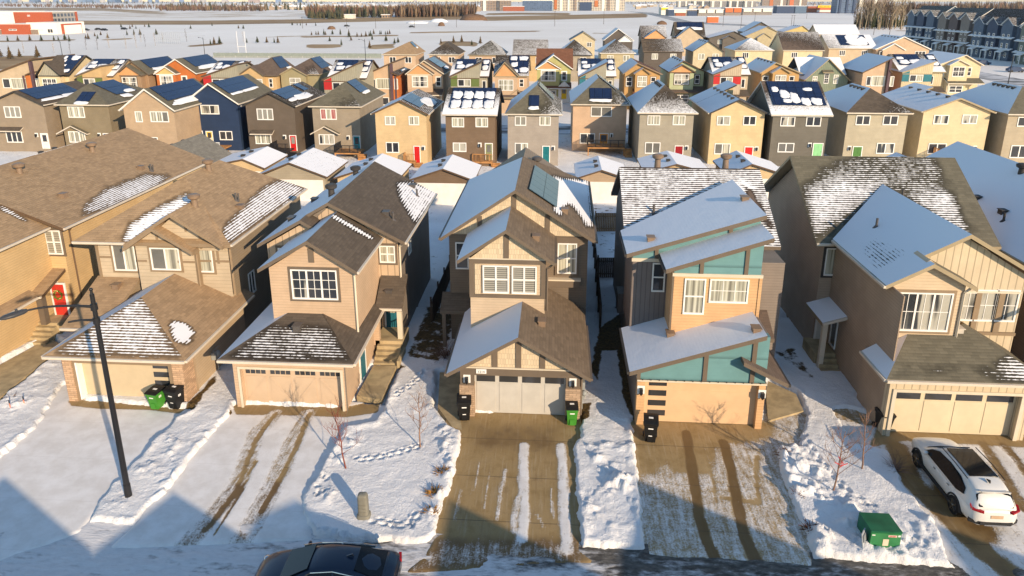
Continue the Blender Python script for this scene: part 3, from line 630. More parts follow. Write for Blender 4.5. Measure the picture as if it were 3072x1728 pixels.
def house_A():
    R = thing('detached_house', (-34, 30, 0), 'tan house at the left edge, broad brown roof, wreath on its red door', 'house', 'houses along the near street')
    lap = siding('tan_lap', (.60, .42, .22)); w = MB()
    w.box(-42, -29.4, 36.8, 53.6, 0, 6.25, 0); w.prism([(-42, 6.2), (-29.3, 6.2), (-35.6, 8.8)], 36.82, 37.3, 0); w.box(-38, -30.35, 29.6, 36.9, 0, 6.2, 0)
    w.build('wall', [lap, CREAM], R)
    r = MB()
    rp = Paint(-.3, (T(R2[0], (820, 760), (880, 640), (1080, 490), (1480, 340), (1690, 365), (1450, 560)), .58, 12))
    gable_roof(r, -42.5, 6.3, -35.7, 9.0, -28.9, 6.3, 36.4, 54.2, sr=rp); gable_roof(r, -38.5, 6.3, -34.2, 8.6, -29.9, 6.3, 29.2, 37, sr=Paint(-.3, (T(R2[0], (0, 655), (40, 670), (290, 810), (250, 810), (0, 690)), 1.1, 5)))
    slab(r, [(-31.2, 34.6, 2.75), (-29.55, 34.6, 2.75), (-29.55, 36.85, 3.6), (-31.2, 36.85, 3.6)], Paint(-.3)); slab(r, [(-30.4, 29.4, 3.1), (-29.75, 29.4, 2.75), (-29.75, 34.7, 2.75), (-30.4, 34.7, 3.1)], -.3)
    r.build('roof', [SH_BROWN, BROWNTRIM], R)
    p, q = pY(*R2[0](440, 905), 36.78), pY(*R2[0](648, 1150), 36.78); window(R, p.x, q.x, q.z, p.z, 36.78, cols=2, rows=2, pane='blind', trim=TAUPE)
    window(R, -30.9, -30.2, 1.4, 3.0, 36.78, cols=1, rows=2, pane='curtain')
    d = door(R, -29.98, -29.2, .9, 2.9, 36.0, RED_DOOR)
    wr = MB(); random.seed(3)
    for i in range(70):
        t = random.uniform(0, 6.28); c = Vector((-29.6+.24*math.cos(t), 35.88, 2.25+.26*math.sin(t))); e = Vector([random.uniform(-1, 1) for _ in range(3)]).normalized()*.13
        wr.tube(c-e*.4, c+e, .03, .008, 4, 1 if i % 9 == 0 else 0)
    tag(wr.build('wreath', [plain('wreath_green', (.10, .13, .02), .8, .3), plain('wreath_gold', (.7, .55, .2), .4)], None, (-29.6, 35.9, 2.2)), 'green and gold wreath hanging on the red front door', 'wreath')
    g = GB(); gutter(g, (-28.85, 36.4, 6.3), (-28.85, 54.2, 6.3)); gutter(g, (-29.85, 29.2, 6.3), (-29.85, 36.6, 6.3)); gutter(g, (-31.2, 34.55, 2.75), (-29.55, 34.55, 2.75)); gutter(g, (-29.7, 29.4, 2.75), (-29.7, 34.6, 2.75)); g.build('gutter', GUTTER, R)
    downspout(R, [(-29.0, 37.4, 6.2), (-29.32, 37.4, 5.8), (-29.32, 37.4, .2)], BROWNTRIM)
    mr = plane3((-35.7, 36.4, 9.0), (-28.9, 36.4, 6.3), (-35.7, 54, 9.0))
    for q, k in ((R2[0](640, 570), 'box'), (R2[0](1420, 290), 'box'), (R2[0](1520, 310), 'two'), (R2[0](930, 110), 'pot'), (R2[0](200, 330), 'pot')): roof_vent(R, pz_plane(q, mr)+Vector((0, 0, .05)), None, k, BROWNVENT if k != 'two' else None)
    s = MB(); s.box(-30.4, -29.1, 34.9, 36.2, 0, .9)
    for i in range(4): s.box(-30.4, -29.2, 34.9-.28*(i+1), 34.9-.28*i, 0, .9-.18*(i+1))
    s.build('entry_steps', CONC, R)
    pc = MB(); pc.box(-29.95, -29.6, 34.6, 34.95, .9, 2.7); pc.build('porch_post', TAUPE, R)
    return R

def house_E():
    R = thing('detached_house', (7, 28.3, 0), 'orange house with teal wedge panels under three snowy sloping shed roofs', 'house', 'houses along the near street')
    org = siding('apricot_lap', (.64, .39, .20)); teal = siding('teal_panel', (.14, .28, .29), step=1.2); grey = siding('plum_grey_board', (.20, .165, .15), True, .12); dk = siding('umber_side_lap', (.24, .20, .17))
    w = MB()
    w.prism([(3.98, 0), (9.75, 0), (9.75, 4.75), (9.2, 4.7), (3.98, 2.92)], 28.7, 32.4, 3)
    w.box(3.98, 4.34, 28.3, 28.7, 0, 2.3, 0); w.box(9.5, 9.8, 28.3, 28.7, 0, 2.3, 0); w.box(4.34, 9.5, 28.3, 28.7, 2.27, 2.36, 0); w.box(3.96, 9.82, 28.22, 28.7, 2.33, 2.42, 5)
    w.prism([(4.05, 2.42), (9.75, 2.42), (9.75, 4.75), (9.15, 4.65), (4.05, 2.92)], 28.28, 28.7, 1)
    for x in (7.0, 9.12): w.box(x-.1, x+.1, 28.22, 28.3, 2.42, 2.9+(x-4)*.34-.05, 4)
    w.box(3.94, 4.1, 28.24, 28.3, 2.3, 2.9, 4)
    w.prism([(5.7, 3.5), (9.75, 3.5), (9.75, 6.75), (5.7, 6.75)], 30.4, 33.4, 0)
    w.prism([(5.7, 6.85), (9.7, 6.85), (9.7, 8.55), (5.7, 7.2)], 30.36, 34, 1); w.box(5.62, 9.8, 30.3, 30.42, 6.72, 6.88, 5); w.box(5.62, 5.72, 30.36, 30.42, 3.6, 6.8, 4); w.box(9.66, 9.8, 30.36, 30.42, 3.6, 6.8, 0)
    for x in (6.95, 9.0): w.box(x-.09, x+.09, 30.3, 30.4, 6.88, 7.15+(x-5.7)*.335, 4)
    w.prism([(3.95, 2.6), (5.75, 2.6), (5.75, 6.8), (3.95, 6.8)], 32.2, 35.5, 2); w.box(3.9, 5.75, 32.1, 32.22, 6.72, 6.9, 5)
    w.prism([(3.95, 6.85), (10.0, 6.85), (10.0, 9.1), (3.95, 7.1)], 32.15, 36, 1)
    for x in (5.1, 8.6): w.box(x-.09, x+.09, 32.08, 32.17, 6.9, 7.05+(x-3.95)*.33, 4)
    w.prism([(33.2, 0), (44.6, 0), (44.6, 6.4), (40.2, 9.3), (35.3, 6.4), (33.2, 6.4)], 4.2, 11.75, 3, 'x')
    w.box(9.75, 10.4, 30.5, 35, 0, 2.6, 3)
    w.build('wall', [org, teal, grey, dk, TAUPE, CREAM], R)
    garage_door(R, 4.34, 9.5, .03, 2.27, 28.6, plain('apricot_door_paint', (.66, .44, .26), .5, .04), 'bars')
    for x in (4.16, 9.66): light_fixture(R, x, 28.3, 1.85)
    r = MB()
    slab(r, [(3.55, 27.95, 2.97), (9.5, 27.95, 4.98), (9.5, 30.42, 4.98), (5.7, 30.42, 3.7), (5.7, 32.3, 3.7), (3.55, 32.3, 2.97)], 1.25, .22)
    slab(r, [(5.24, 30.0, 7.18), (10.02, 30.0, 8.84), (10.02, 33.4, 8.84), (5.24, 33.4, 7.18)], 1.25, .22)
    slab(r, [(3.6, 31.8, 7.22), (10.15, 31.8, 9.36), (10.15, 38.6, 9.36), (3.6, 35.4, 7.22)], 1.25, .22)
    ep = Paint(.56, ([R2[2](1160, 1100), R2[2](1150, 980), R2[2](2320, 430), R2[2](2400, 470), R2[2](2300, 800)], 1.3, 26), (T(R2[2], (1100, 262), (2520, 262), (2520, 292), (1100, 296)), .2, 4), ([R2[2](2330, 450), R2[2](2420, 520), R2[3](30, 870), R2[2](2400, 700)], -.3, 8))
    side_roof(r, 3.85, 12.1, 35.1, 40.2, 45.2, 6.6, 9.62, ep, 1.3)
    slab(r, [(8.55, 27.75, 3.75), (10.6, 27.75, 2.72), (10.6, 31.5, 2.72), (8.55, 31.5, 3.75)], Paint(-.3)); slab(r, [(9.75, 31.6, 2.95), (11.1, 31.6, 2.95), (11.1, 33.6, 4.0), (9.75, 33.6, 4.0)], -.3); slab(r, [(9.75, 33.6, 4.0), (11.1, 33.6, 4.0), (11.1, 35.3, 4.6), (9.75, 35.3, 4.6)], -.3)
    r.build('roof', [SH_MID, TAUPE], R)
    p, q = pY(*R2[2](1740, 1390), 30.4), pY(*R3[2](1925, 310), 30.4); window(R, p.x, q.x, q.z, p.z, 30.4, cols=1, rows=2, pane='curtain', frame=WHITE)
    p, q = pY(*R2[2](1995, 1395), 30.4), pY(*R3[2](2365, 200), 30.4); window(R, p.x, q.x, q.z, p.z, 30.4, cols=1, rows=1, pane='curtain', grid=(3, 2))
    window(R, 4.95, 5.6, 5.1, 6.65, 32.2, cols=1, rows=2, pane='dark'); window(R, 34.0, 34.7, 3.6, 5.4, 4.2, cols=1, side='W', pane='grey')
    pc = MB(); pc.box(10.62, 10.86, 31.75, 32.0, 0, 2.85); pc.build('porch_post', CREAM, R)
    pl = plane3((3.55, 27.95, 2.97), (9.5, 27.95, 4.98), (3.55, 32, 2.97))
    for q in (R3[2](1590, 520), R3[2](2455, 475)): roof_vent(R, pz_plane(q, pl), None, 'box', BROWNVENT)
    pl = plane3((3.6, 31.8, 7.22), (10.15, 31.8, 9.36), (3.6, 35, 7.22))
    for q in (R2[2](1395, 1005), R2[2](2340, 600)): roof_vent(R, pz_plane(q, pl), None, 'box', BROWNVENT)
    pl = plane3((4, 35.1, 6.6), (12, 35.1, 6.6), (4, 40.2, 9.62))
    roof_vent(R, pz_plane(R2[2](1425, 730), pl), None, 'pipe'); roof_vent(R, pZ(*R2[2](1465, 235), 9.5), None, 'pot', BROWNVENT); roof_vent(R, pZ(*R2[2](2150, 235), 9.5), None, 'pot', BROWNVENT)
    g = GB(); gutter(g, (3.5, 27.95, 2.97), (3.5, 32.3, 2.97), .12); gutter(g, (3.55, 31.8, 7.2), (3.55, 35.2, 7.2)); gutter(g, (5.2, 30, 7.15), (5.2, 32.0, 7.15)); gutter(g, (10.65, 27.75, 2.7), (10.65, 31.5, 2.7)); g.build('gutter', DKTRIM, R)
    s = MB()                                             # string of little festive bulbs along the beam
    for i in range(15): s.ball((4.2+.38*i, 28.2, 2.45), .03, .03, .04, 0, 6, 4)
    s.tube((3.98, 28.2, 2.45), (9.75, 28.2, 2.45), .008, None, 4); s.build('string_lights', BLACK, R)
    h = MB(); h.box(3.75, 4.2, 36.5, 37.6, 1.8, 3.0); h.build('utility_box', METAL, R)
    return R

def house_F():
    R = thing('detached_house', (18.3, 28.2, 0), 'cream house with a brown side wall, behind the white parked car', 'house', 'houses along the near street')
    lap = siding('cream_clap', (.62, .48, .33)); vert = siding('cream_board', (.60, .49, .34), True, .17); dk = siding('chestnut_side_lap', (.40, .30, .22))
    w = MB()
    w.box(15.2, 21.4, 28.6, 31.0, 0, 3.0, 2); w.box(15.2, 15.5, 28.2, 28.6, 0, 3.0, 1); w.box(20.95, 21.4, 28.2, 28.6, 0, 3.0, 1); w.box(15.5, 20.95, 28.2, 28.6, 2.3, 3.0, 1)
    f = .08; w.box(15.36, 15.52, 28.14, 28.2, 0, 2.42, 3); w.box(20.93, 21.1, 28.14, 28.2, 0, 2.42, 3); w.box(15.52, 20.93, 28.14, 28.2, 2.28, 2.42, 3)
    w.prism([(15.45, 2.9), (18.75, 2.9), (18.75, 6.75), (17.0, 7.95), (15.45, 6.75)], 30.0, 31.2, 0)
    w.prism([(15.47, 2.9), (22.0, 2.9), (22.0, 6.9), (18.95, 8.75), (15.47, 6.75)], 31.0, 37.5, 1)
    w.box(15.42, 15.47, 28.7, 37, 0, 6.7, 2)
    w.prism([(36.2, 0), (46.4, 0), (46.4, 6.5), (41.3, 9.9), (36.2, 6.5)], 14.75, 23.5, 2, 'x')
    w.box(18.9, 21.9, 30.93, 31.0, 6.0, 6.1, 3); w.box(18.8, 18.95, 30.93, 31, 4.0, 6.0, 4); w.box(19.9, 20.15, 30.93, 31, 4.0, 6.0, 4); w.box(20.95, 21.2, 30.93, 31, 4.0, 6.0, 4); w.box(18.8, 22, 30.9, 31, 3.85, 4.0, 4)
    w.build('wall', [lap, vert, dk, CREAM, TAUPE2], R)
    garage_door(R, 15.52, 20.93, .03, 2.28, 28.5, plain('ivory_door_paint', (.62, .52, .36), .5, .04))
    r = MB()
    fp = Paint(-.3, (T(R3[3], (2180, 810), (2700, 700), (2700, 1000), (2240, 965)), .36, 12), (T(R3[3], (2380, 740), (2700, 690), (2700, 1000), (2400, 960)), .55, 14), (T(R3[3], (1300, 780), (2300, 800), (2300, 960), (1250, 950)), .06, 16))
    A, B_ = (14.8, 27.8, 3.1), (21.8, 27.8, 3.1); C_, D_ = (16.6, 30.1, 4.32), (19.3, 31.0, 4.6)
    slab(r, [A, B_, D_, (19.3, 30.1, 4.32), C_], 0 or fp) if False else None
    slab(r, [A, B_, (19.4, 30.6, 4.55), (16.6, 30.05, 4.28)], fp); slab(r, [A, (16.6, 30.05, 4.28), (16.6, 30.4, 4.28), (14.8, 30.4, 3.1)], 1.3); slab(r, [B_, (21.8, 31, 3.1), (19.4, 31, 4.55), (19.4, 30.6, 4.55)], -.3)
    slab(r, [(15.05, 29.6, 6.82), (16.99, 29.6, 7.91), (16.99, 31.2, 7.91), (15.05, 31.2, 6.82)], 1.3); slab(r, [(16.99, 29.6, 7.91), (19.05, 29.6, 6.8), (19.05, 31, 6.8), (16.99, 31, 7.91)], -.3)
    sp = Paint(1.3, (T(R2[3], (880, 1060), (1100, 980), (1420, 1100), (1180, 1390), (1060, 1350)), .72, 25))
    slab(r, [(15.05, 30.6, 6.82), (18.95, 30.6, 9.0), (18.95, 39.5, 9.0), (15.05, 35.9, 6.82)], sp); slab(r, [(18.95, 30.6, 9.0), (22.6, 30.6, 6.9), (22.6, 36, 6.9), (18.95, 39.5, 9.0)], -.3)
    mp = Paint(-.3, (T(R2[3], (390, 470), (600, 260), (900, 150), (1650, 140), (2010, 950), (1500, 560), (1240, 500), (470, 1030)), .34, 26), (T(R2[3], (390, 500), (700, 400), (1180, 440), (470, 930)), .62, 30), (T(R2[3], (1400, 560), (1700, 500), (1860, 560), (2010, 950), (1850, 850)), .6, 18))
    side_roof(r, 14.2, 23.8, 35.8, 41.4, 46.8, 6.6, 10.2, mp, 1.3)
    slab(r, [(14.2, 33.7, 2.9), (15.42, 33.7, 3.3), (15.42, 36.2, 3.3), (14.2, 36.2, 2.9)], 1.2)
    r.build('roof', [SH_OLIVE, CREAM2], R)
    p, q = pY(*R3[3](1320, 85), 30.0), pY(*R3[3](1795, 485), 30.0); window(R, p.x, q.x, q.z, p.z, 30.0, cols=3, rows=1, pane='half', trim=TAUPE2, grid=(6, 2))
    for a, b in (((1960, 80), (2060, 375)), ((2110, 60), (2260, 380)), ((2310, 60), (2470, 385))):
        p, q = pY(*R3[3](*a), 31.0), pY(*R3[3](*b), 31.0); window(R, max(p.x, 18.96), q.x, q.z, p.z, 31.0, cols=1, pane='half', grid=(2, 2))
    p, q = pY(*R2[3](590, 1085), 36.2), pY(*R2[3](720, 1365), 36.2); window(R, p.x, q.x, q.z, p.z, 36.2, cols=1, rows=1, pane='curtain', trim=DKTRIM)
    d = door(R, 14.9, 15.4, .75, 2.75, 36.1, plain('white_door_paint', (.6, .58, .54), .5, .04), glassy='dark')
    window(R, 34.6, 35.4, .9, 2.6, 15.42, cols=1, side='W', pane='dark')
    s = MB(); s.box(14.3, 15.4, 34.4, 36.2, 0, .75)
    for i in range(3): s.box(14.4, 15.4, 34.4-.28*(i+1), 34.4-.28*i, 0, .75-.19*(i+1))
    s.build('entry_steps', CONC, R)
    pc = MB(); pc.box(14.35, 14.6, 33.9, 34.15, 0, 2.9); pc.build('porch_post', CREAM, R)
    g = GB(); gutter(g, (14.8, 27.74, 3.1), (21.8, 27.74, 3.1)); gutter(g, (14.75, 27.8, 3.1), (14.75, 30.4, 3.1)); gutter(g, (15.0, 29.6, 6.8), (15.0, 35.8, 6.8)); gutter(g, (14.2, 35.75, 6.6), (15.1, 35.75, 6.6)); gutter(g, (14.2, 33.65, 2.9), (15.4, 33.65, 3.28)); g.build('gutter', GUTTER, R)
    downspout(R, [(18.95, 29.9, 6.7), (18.7, 29.94, 6.4), (18.7, 29.94, 4.2)], CREAM)
    pl = plane3((15.05, 30.6, 6.82), (18.95, 30.6, 9.0), (15.05, 35, 6.82)); roof_vent(R, pz_plane(R2[3](1090, 870), pl), None, 'pipe')
    roof_vent(R, (19.2, 37.6, 8.75), None, 'pipe'); roof_vent(R, (18.95, 30.3, 4.35), None, 'box', plain('pale_vent', (.5, .45, .38)))
    v = MB(); v.box(15.36, 15.42, 29.9, 30.1, .75, 1.0); v.build('dryer_vent', WHITE, R)
    return R
CREAM2 = plain('khaki_trim', (.34, .27, .17), .55, .06)

def house_G():
    R = thing('detached_house', (29, 34, 0), 'brown house at the right edge, its broad roof slope deep in blue snow', 'house', 'houses along the near street')
    dk = siding('chestnut_lap', (.36, .25, .17)); w = MB(); w.prism([(24.6, 0), (34, 0), (34, 6.2), (29.3, 9), (24.6, 6.2)], 33, 50.5, 0); w.box(25, 32, 27.8, 33, 0, 6.0, 0); w.build('wall', dk, R)
    r = MB(); gable_roof(r, 24.1, 6.3, 29.3, 9.35, 34.5, 6.3, 27.2, 51, sl=1.3, sr=-.3); r.build('roof', [SH_OLIVE, CREAM2], R)
    g = GB(); gutter(g, (24.05, 27.2, 6.3), (24.05, 51, 6.3)); g.build('gutter', CREAM2, R)
    pl = plane3((24.1, 28, 6.3), (29.3, 28, 9.35), (24.1, 50, 6.3))
    for q, k in ((R2[3](2100, 590), 'box'), (R2[3](2360, 730), 'box'), (R2[3](2370, 810), 'pipe'), (R2[3](2550, 330), 'pot')): roof_vent(R, pz_plane(q, pl), None, k, DKTRIM)
    return R
HOUSES = [house_A(), house_B(), house_C(), house_D(), house_E(), house_F(), house_G()]
# ================================================================== rows of houses behind
def pl_(c, **k): return plain('paint_%02x%02x%02x' % tuple(int(255*x**.45) for x in c), c, **k)
def sid(nm, c, vert=False): return siding(nm, c, vert, .17)
WTRIM = plain('white_trim', (.78, .73, .66), .5, .04)
def gutters(R, m, *segs):
    for p, q in segs:
        g = MB(); gutter(g, p, q, .12); g.build('gutter', m, R)
def deck(R, x0, x1, y0, y1, z, wood, rail, dark=True):
    d = MB(); d.box(x0, x1, y0, y1, z-.16, z)
    D = d.build('deck', wood, R)
    for x in (x0+.08, x1-.08):
        p = MB(); p.box(x-.07, x+.07, y0, y0+.14, 0, z-.16); p.build('deck_post', wood, D)
    r = MB()
    def run(a, b):
        a, b = Vector(a), Vector(b); dd = b-a; n = max(2, int(dd.length/.16)); s = Vector((-dd.y, dd.x, 0)).normalized()*.02
        r.obox((a+b)/2+Vector((0, 0, .95)), dd/2, s*1.6, (0, 0, .035)); r.obox((a+b)/2+Vector((0, 0, .1)), dd/2, s, (0, 0, .03))
        for i in range(n+1): r.obox(a+dd*i/n+Vector((0, 0, .52)), dd.normalized()*(.018 if i % 6 else .05), s, (0, 0, .42))
    run((x0, y0, z), (x1, y0, z)); run((x0, y0, z), (x0, y1, z)); r.build('railing', rail, D)
    s = MB()
    for i in range(5): s.box(x1, x1+.9, y0+.2-.26*i, y0+.46-.26*i, 0, z-.16*(i+1))
    s.build('stairs', wood, D)
def awning(R, x0, x1, z, y, roof, trim, peak=None):
    m = MB()
    if peak is None: slab(m, [(x0, y-.75, z), (x1, y-.75, z), (x1, y+.02, z+.42), (x0, y+.02, z+.42)], -.3, .14)
    else:
        gable_roof(m, x0, z, (x0+x1)/2, z+peak, x1, z, y-.6, y+.02, sl=-.3, sr=-.3, t=.14)
    o = m.build('awning', [roof, trim], R)
    if peak:
        b = MB(); b.prism([(x0+.25, z-1.9), (x1-.25, z-1.9), (x1-.25, z+.05), ((x0+x1)/2, z+peak-.2), (x0+.25, z+.05)], y-.25, y); b.build('bay', R['_wall'] if False else roof, R) if False else None
    return o
def onplane(kind, g, u, v):
    if kind == 'R': return Vector((g['xr']+(g['xa']-g['xr'])*v, g['y0']+(g['y1']-g['y0'])*u, g['z']+(g['za']-g['z'])*v))
    return Vector((g['x0']+(g['x1']-g['x0'])*u, g['y0']+(g['yr']-g['y0'])*v, g['z']+(g['za']-g['z'])*v))
def rowhouse(label, typ, Lp, Rp, Ap, wall, roof, trim, ez=6.4, depth=12., snow=(1.3, -.3, -.3), wins=(), doors=(), solars=(), group=None, vents=0, gut=None, bay=None, acc=None, rear=None, name='detached_house', base=0):
    a, b = pZ(*Lp, ez), pZ(*Rp, ez); Y = (a.y+b.y)/2; x0, x1 = a.x, b.x; y0, y1 = Y, Y+depth; w = x1-x0; wy = y0+.4
    R = thing(name, ((x0+x1)/2, wy, base), label, 'house', group)
    wm = MB(); r = MB(); o = .35; X0, X1 = x0+o, x1-o
    g = dict(x0=x0, x1=x1, xr=x1, y0=y0, y1=y1, z=ez)
    if typ == 'gable':
        ap = pY(*Ap, Y); xa, za = ap.x, ap.z; zb = ez-.2
        wm.prism([(X0, base), (X1, base), (X1, zb+(za-ez)*o/(x1-xa)), (xa, za-.25), (X0, zb+(za-ez)*o/(xa-x0))], wy, y1-.4, 0)
        gable_roof(r, x0, ez, xa, za, x1, ez, y0, y1, snow[0], snow[2])
        g.update(xa=xa, za=za)
        if rear:
            ry = y0+rear[1]; rp = pY(*rear[0], ry); k = (za-ez)/(xa-x0)
            slab(r, [(x0, ry, ez+.02), (rp.x, ry, ez+k*(rp.x-x0)+.02), (rp.x, y1, ez+k*(rp.x-x0)+.02), (x0, y1, ez+.02)], 1.3); wm.prism([(X0+1, ez-.5), (rp.x-.3, ez-.5), (rp.x-.3, ez+k*(rp.x-x0-.3)-.22), (X0+1, ez+.2)], ry+.4, y1-.4, 0)
    elif typ == 'hip':
        xm = (x0+x1)/2; ap = pY(*Ap, Y+w*.5); xa, za = ap.x, ap.z; xa = max(x0+w*.3, min(x1-w*.3, xa))
        wm.box(X0, X1, wy, y1-.4, base, ez-.15)
        hip_roof(r, x0, x1, y0, y1, ez, za, y0+w*.5, y1-w*.5 if depth > w*1.2 else y0+w*.5+.6, xa, snow[0], snow[2], snow[1])
        g.update(xa=xa, za=za, yr=y0+w*.5)
    elif typ == 'side':
        yr = y0+depth*.5; rp = pY(*Ap, yr); za = rp.z
        wm.prism([(wy, base), (y1-.4, base), (y1-.4, ez-.1), (yr, za-.3), (wy, ez-.1)], X0, X1, 0, 'x')
        side_roof(r, x0, x1, y0, yr, y1, ez, za, snow[1], 1.3)
        g.update(yr=yr, za=za, xa=x1)
    if bay:                                             # front gable bay(s): left px, right px, apex px, how far it stands out, wall, upper panel
        for (bl, br, ba, out, bm, up) in bay:
            p, q = pY(*bl, Y-out), pY(*br, Y-out); t = pY(*ba, Y-out); zb = (p.z+q.z)/2
            i = 2+len([0 for _ in ()]); m2 = MB()
            m2.prism([(p.x+.3, base), (q.x-.3, base), (q.x-.3, zb-.05), (t.x, t.z-.25), (p.x+.3, zb-.05)], Y-out+.35, wy+1.5, 0)
            if up is not None: m2.prism([(p.x+.45, zb-.1), (q.x-.45, zb-.1), (t.x, t.z-.3)], Y-out+.31, Y-out+.36, 1); m2.box(p.x+.25, q.x-.25, Y-out+.28, Y-out+.36, zb-.25, zb-.08, 2)
            m2.build('bay', [bm or wall, up or wall, trim], R)
            gable_roof(r, p.x, zb, t.x, t.z, q.x, zb, Y-out, wy+4.5, snow[0], -.3)
    wm.build('wall', wall, R); r.build('roof', [roof, trim], R)
    gm = gut or trim
    if typ == 'gable': gutters(R, gm, ((x1+.05, y0, ez), (x1+.05, y1, ez)), ((x0-.05, y0, ez), (x0-.05, y1, ez)))
    elif typ == 'hip': gutters(R, gm, ((x0, y0-.05, ez), (x1, y0-.05, ez)), ((x1+.05, y0, ez), (x1+.05, y1, ez)))
    else: gutters(R, gm, ((x0, y0-.05, ez), (x1, y0-.05, ez)))
    for q in wins:
        p0, p1, cols, pane = q[:4]; yy = q[4] if len(q) > 4 else wy; k = q[5] if len(q) > 5 else {}
        p, s = pY(*p0, yy), pY(*p1, yy); window(R, p.x, s.x, min(p.z, s.z), max(p.z, s.z), yy, cols=cols, pane=pane, fw=.1, **k)
    for q in doors:
        p, s = pY(*q[0], wy), pY(*q[1], wy); z1 = p.z; z0 = max(.15, z1-2.05); door(R, p.x+.08, s.x-.05, z0, z1-.08, wy, q[2], glassy=q[3]); light_fixture(R, s.x+.42*(1 if len(q) < 5 else -3.6), wy, z1-.25, 1.3)
        if len(q) > 4 or True:
            pass
    for sp in solars:
        kind, u0, u1, v0, v1, nu, nv = sp[:7]; o_ = onplane(kind, g, u0, v0)
        solar(R, o_, onplane(kind, g, u1, v0)-o_, onplane(kind, g, u0, v1)-o_, nu, nv, snow=sp[7] if len(sp) > 7 else None)
    if vents:
        if typ in ('gable', 'hip'):
            f0 = (w*.5/depth+.03) if typ == 'hip' else .06; f1 = 1-f0
            for i in range(vents):
                u = f0+(f1-f0)*(i+.5)/vents; P = Vector((x0+(g['xa']-x0)*.88, y0+depth*u, ez+(g['za']-ez)*.88)); roof_vent(R, P, None, 'box', DKTRIM)
    R['_w'] = 0; del R['_w']
    return R, g, wy
SHC = dict(b=SH_BROWN, d=SH_DARK, g=SH_GREY, o=SH_OLIVE, r=SH_RED, a=SH_ASH, m=SH_MID)
GR2 = 'houses of the row behind the garages, their backs to the camera'
W2 = {k: sid('lap_'+k, c) for k, c in dict(taupe=(.30, .235, .17), olive=(.245, .195, .125), tan=(.46, .33, .215), navy=(.022, .042, .095), umber=(.135, .105, .08), stonegrey=(.32, .265, .20), cream=(.62, .45, .25), choc=(.185, .125, .08),
      pebble=(.36, .31, .26), pink=(.55, .385, .26), dove=(.36, .32, .25), butter=(.64, .48, .27), slate=(.15, .135, .11), pale=(.44, .385, .28), vanilla=(.64, .51, .32), putty=(.42, .35, .25)).items()}
DC = {k: pl_(c, rough=.45, var=.05) for k, c in dict(white=(.7, .68, .62), blue=(.03, .09, .22), yellow=(.70, .50, .12), red=(.55, .02, .02), teal=(.03, .30, .34), green=(.28, .60, .28), dgreen=(.08, .20, .05), orange=(.75, .30, .04), gold=(.80, .52, .02), sage=(.25, .27, .13), crimson=(.30, .015, .02), dteal=(.015, .16, .18)).items()}
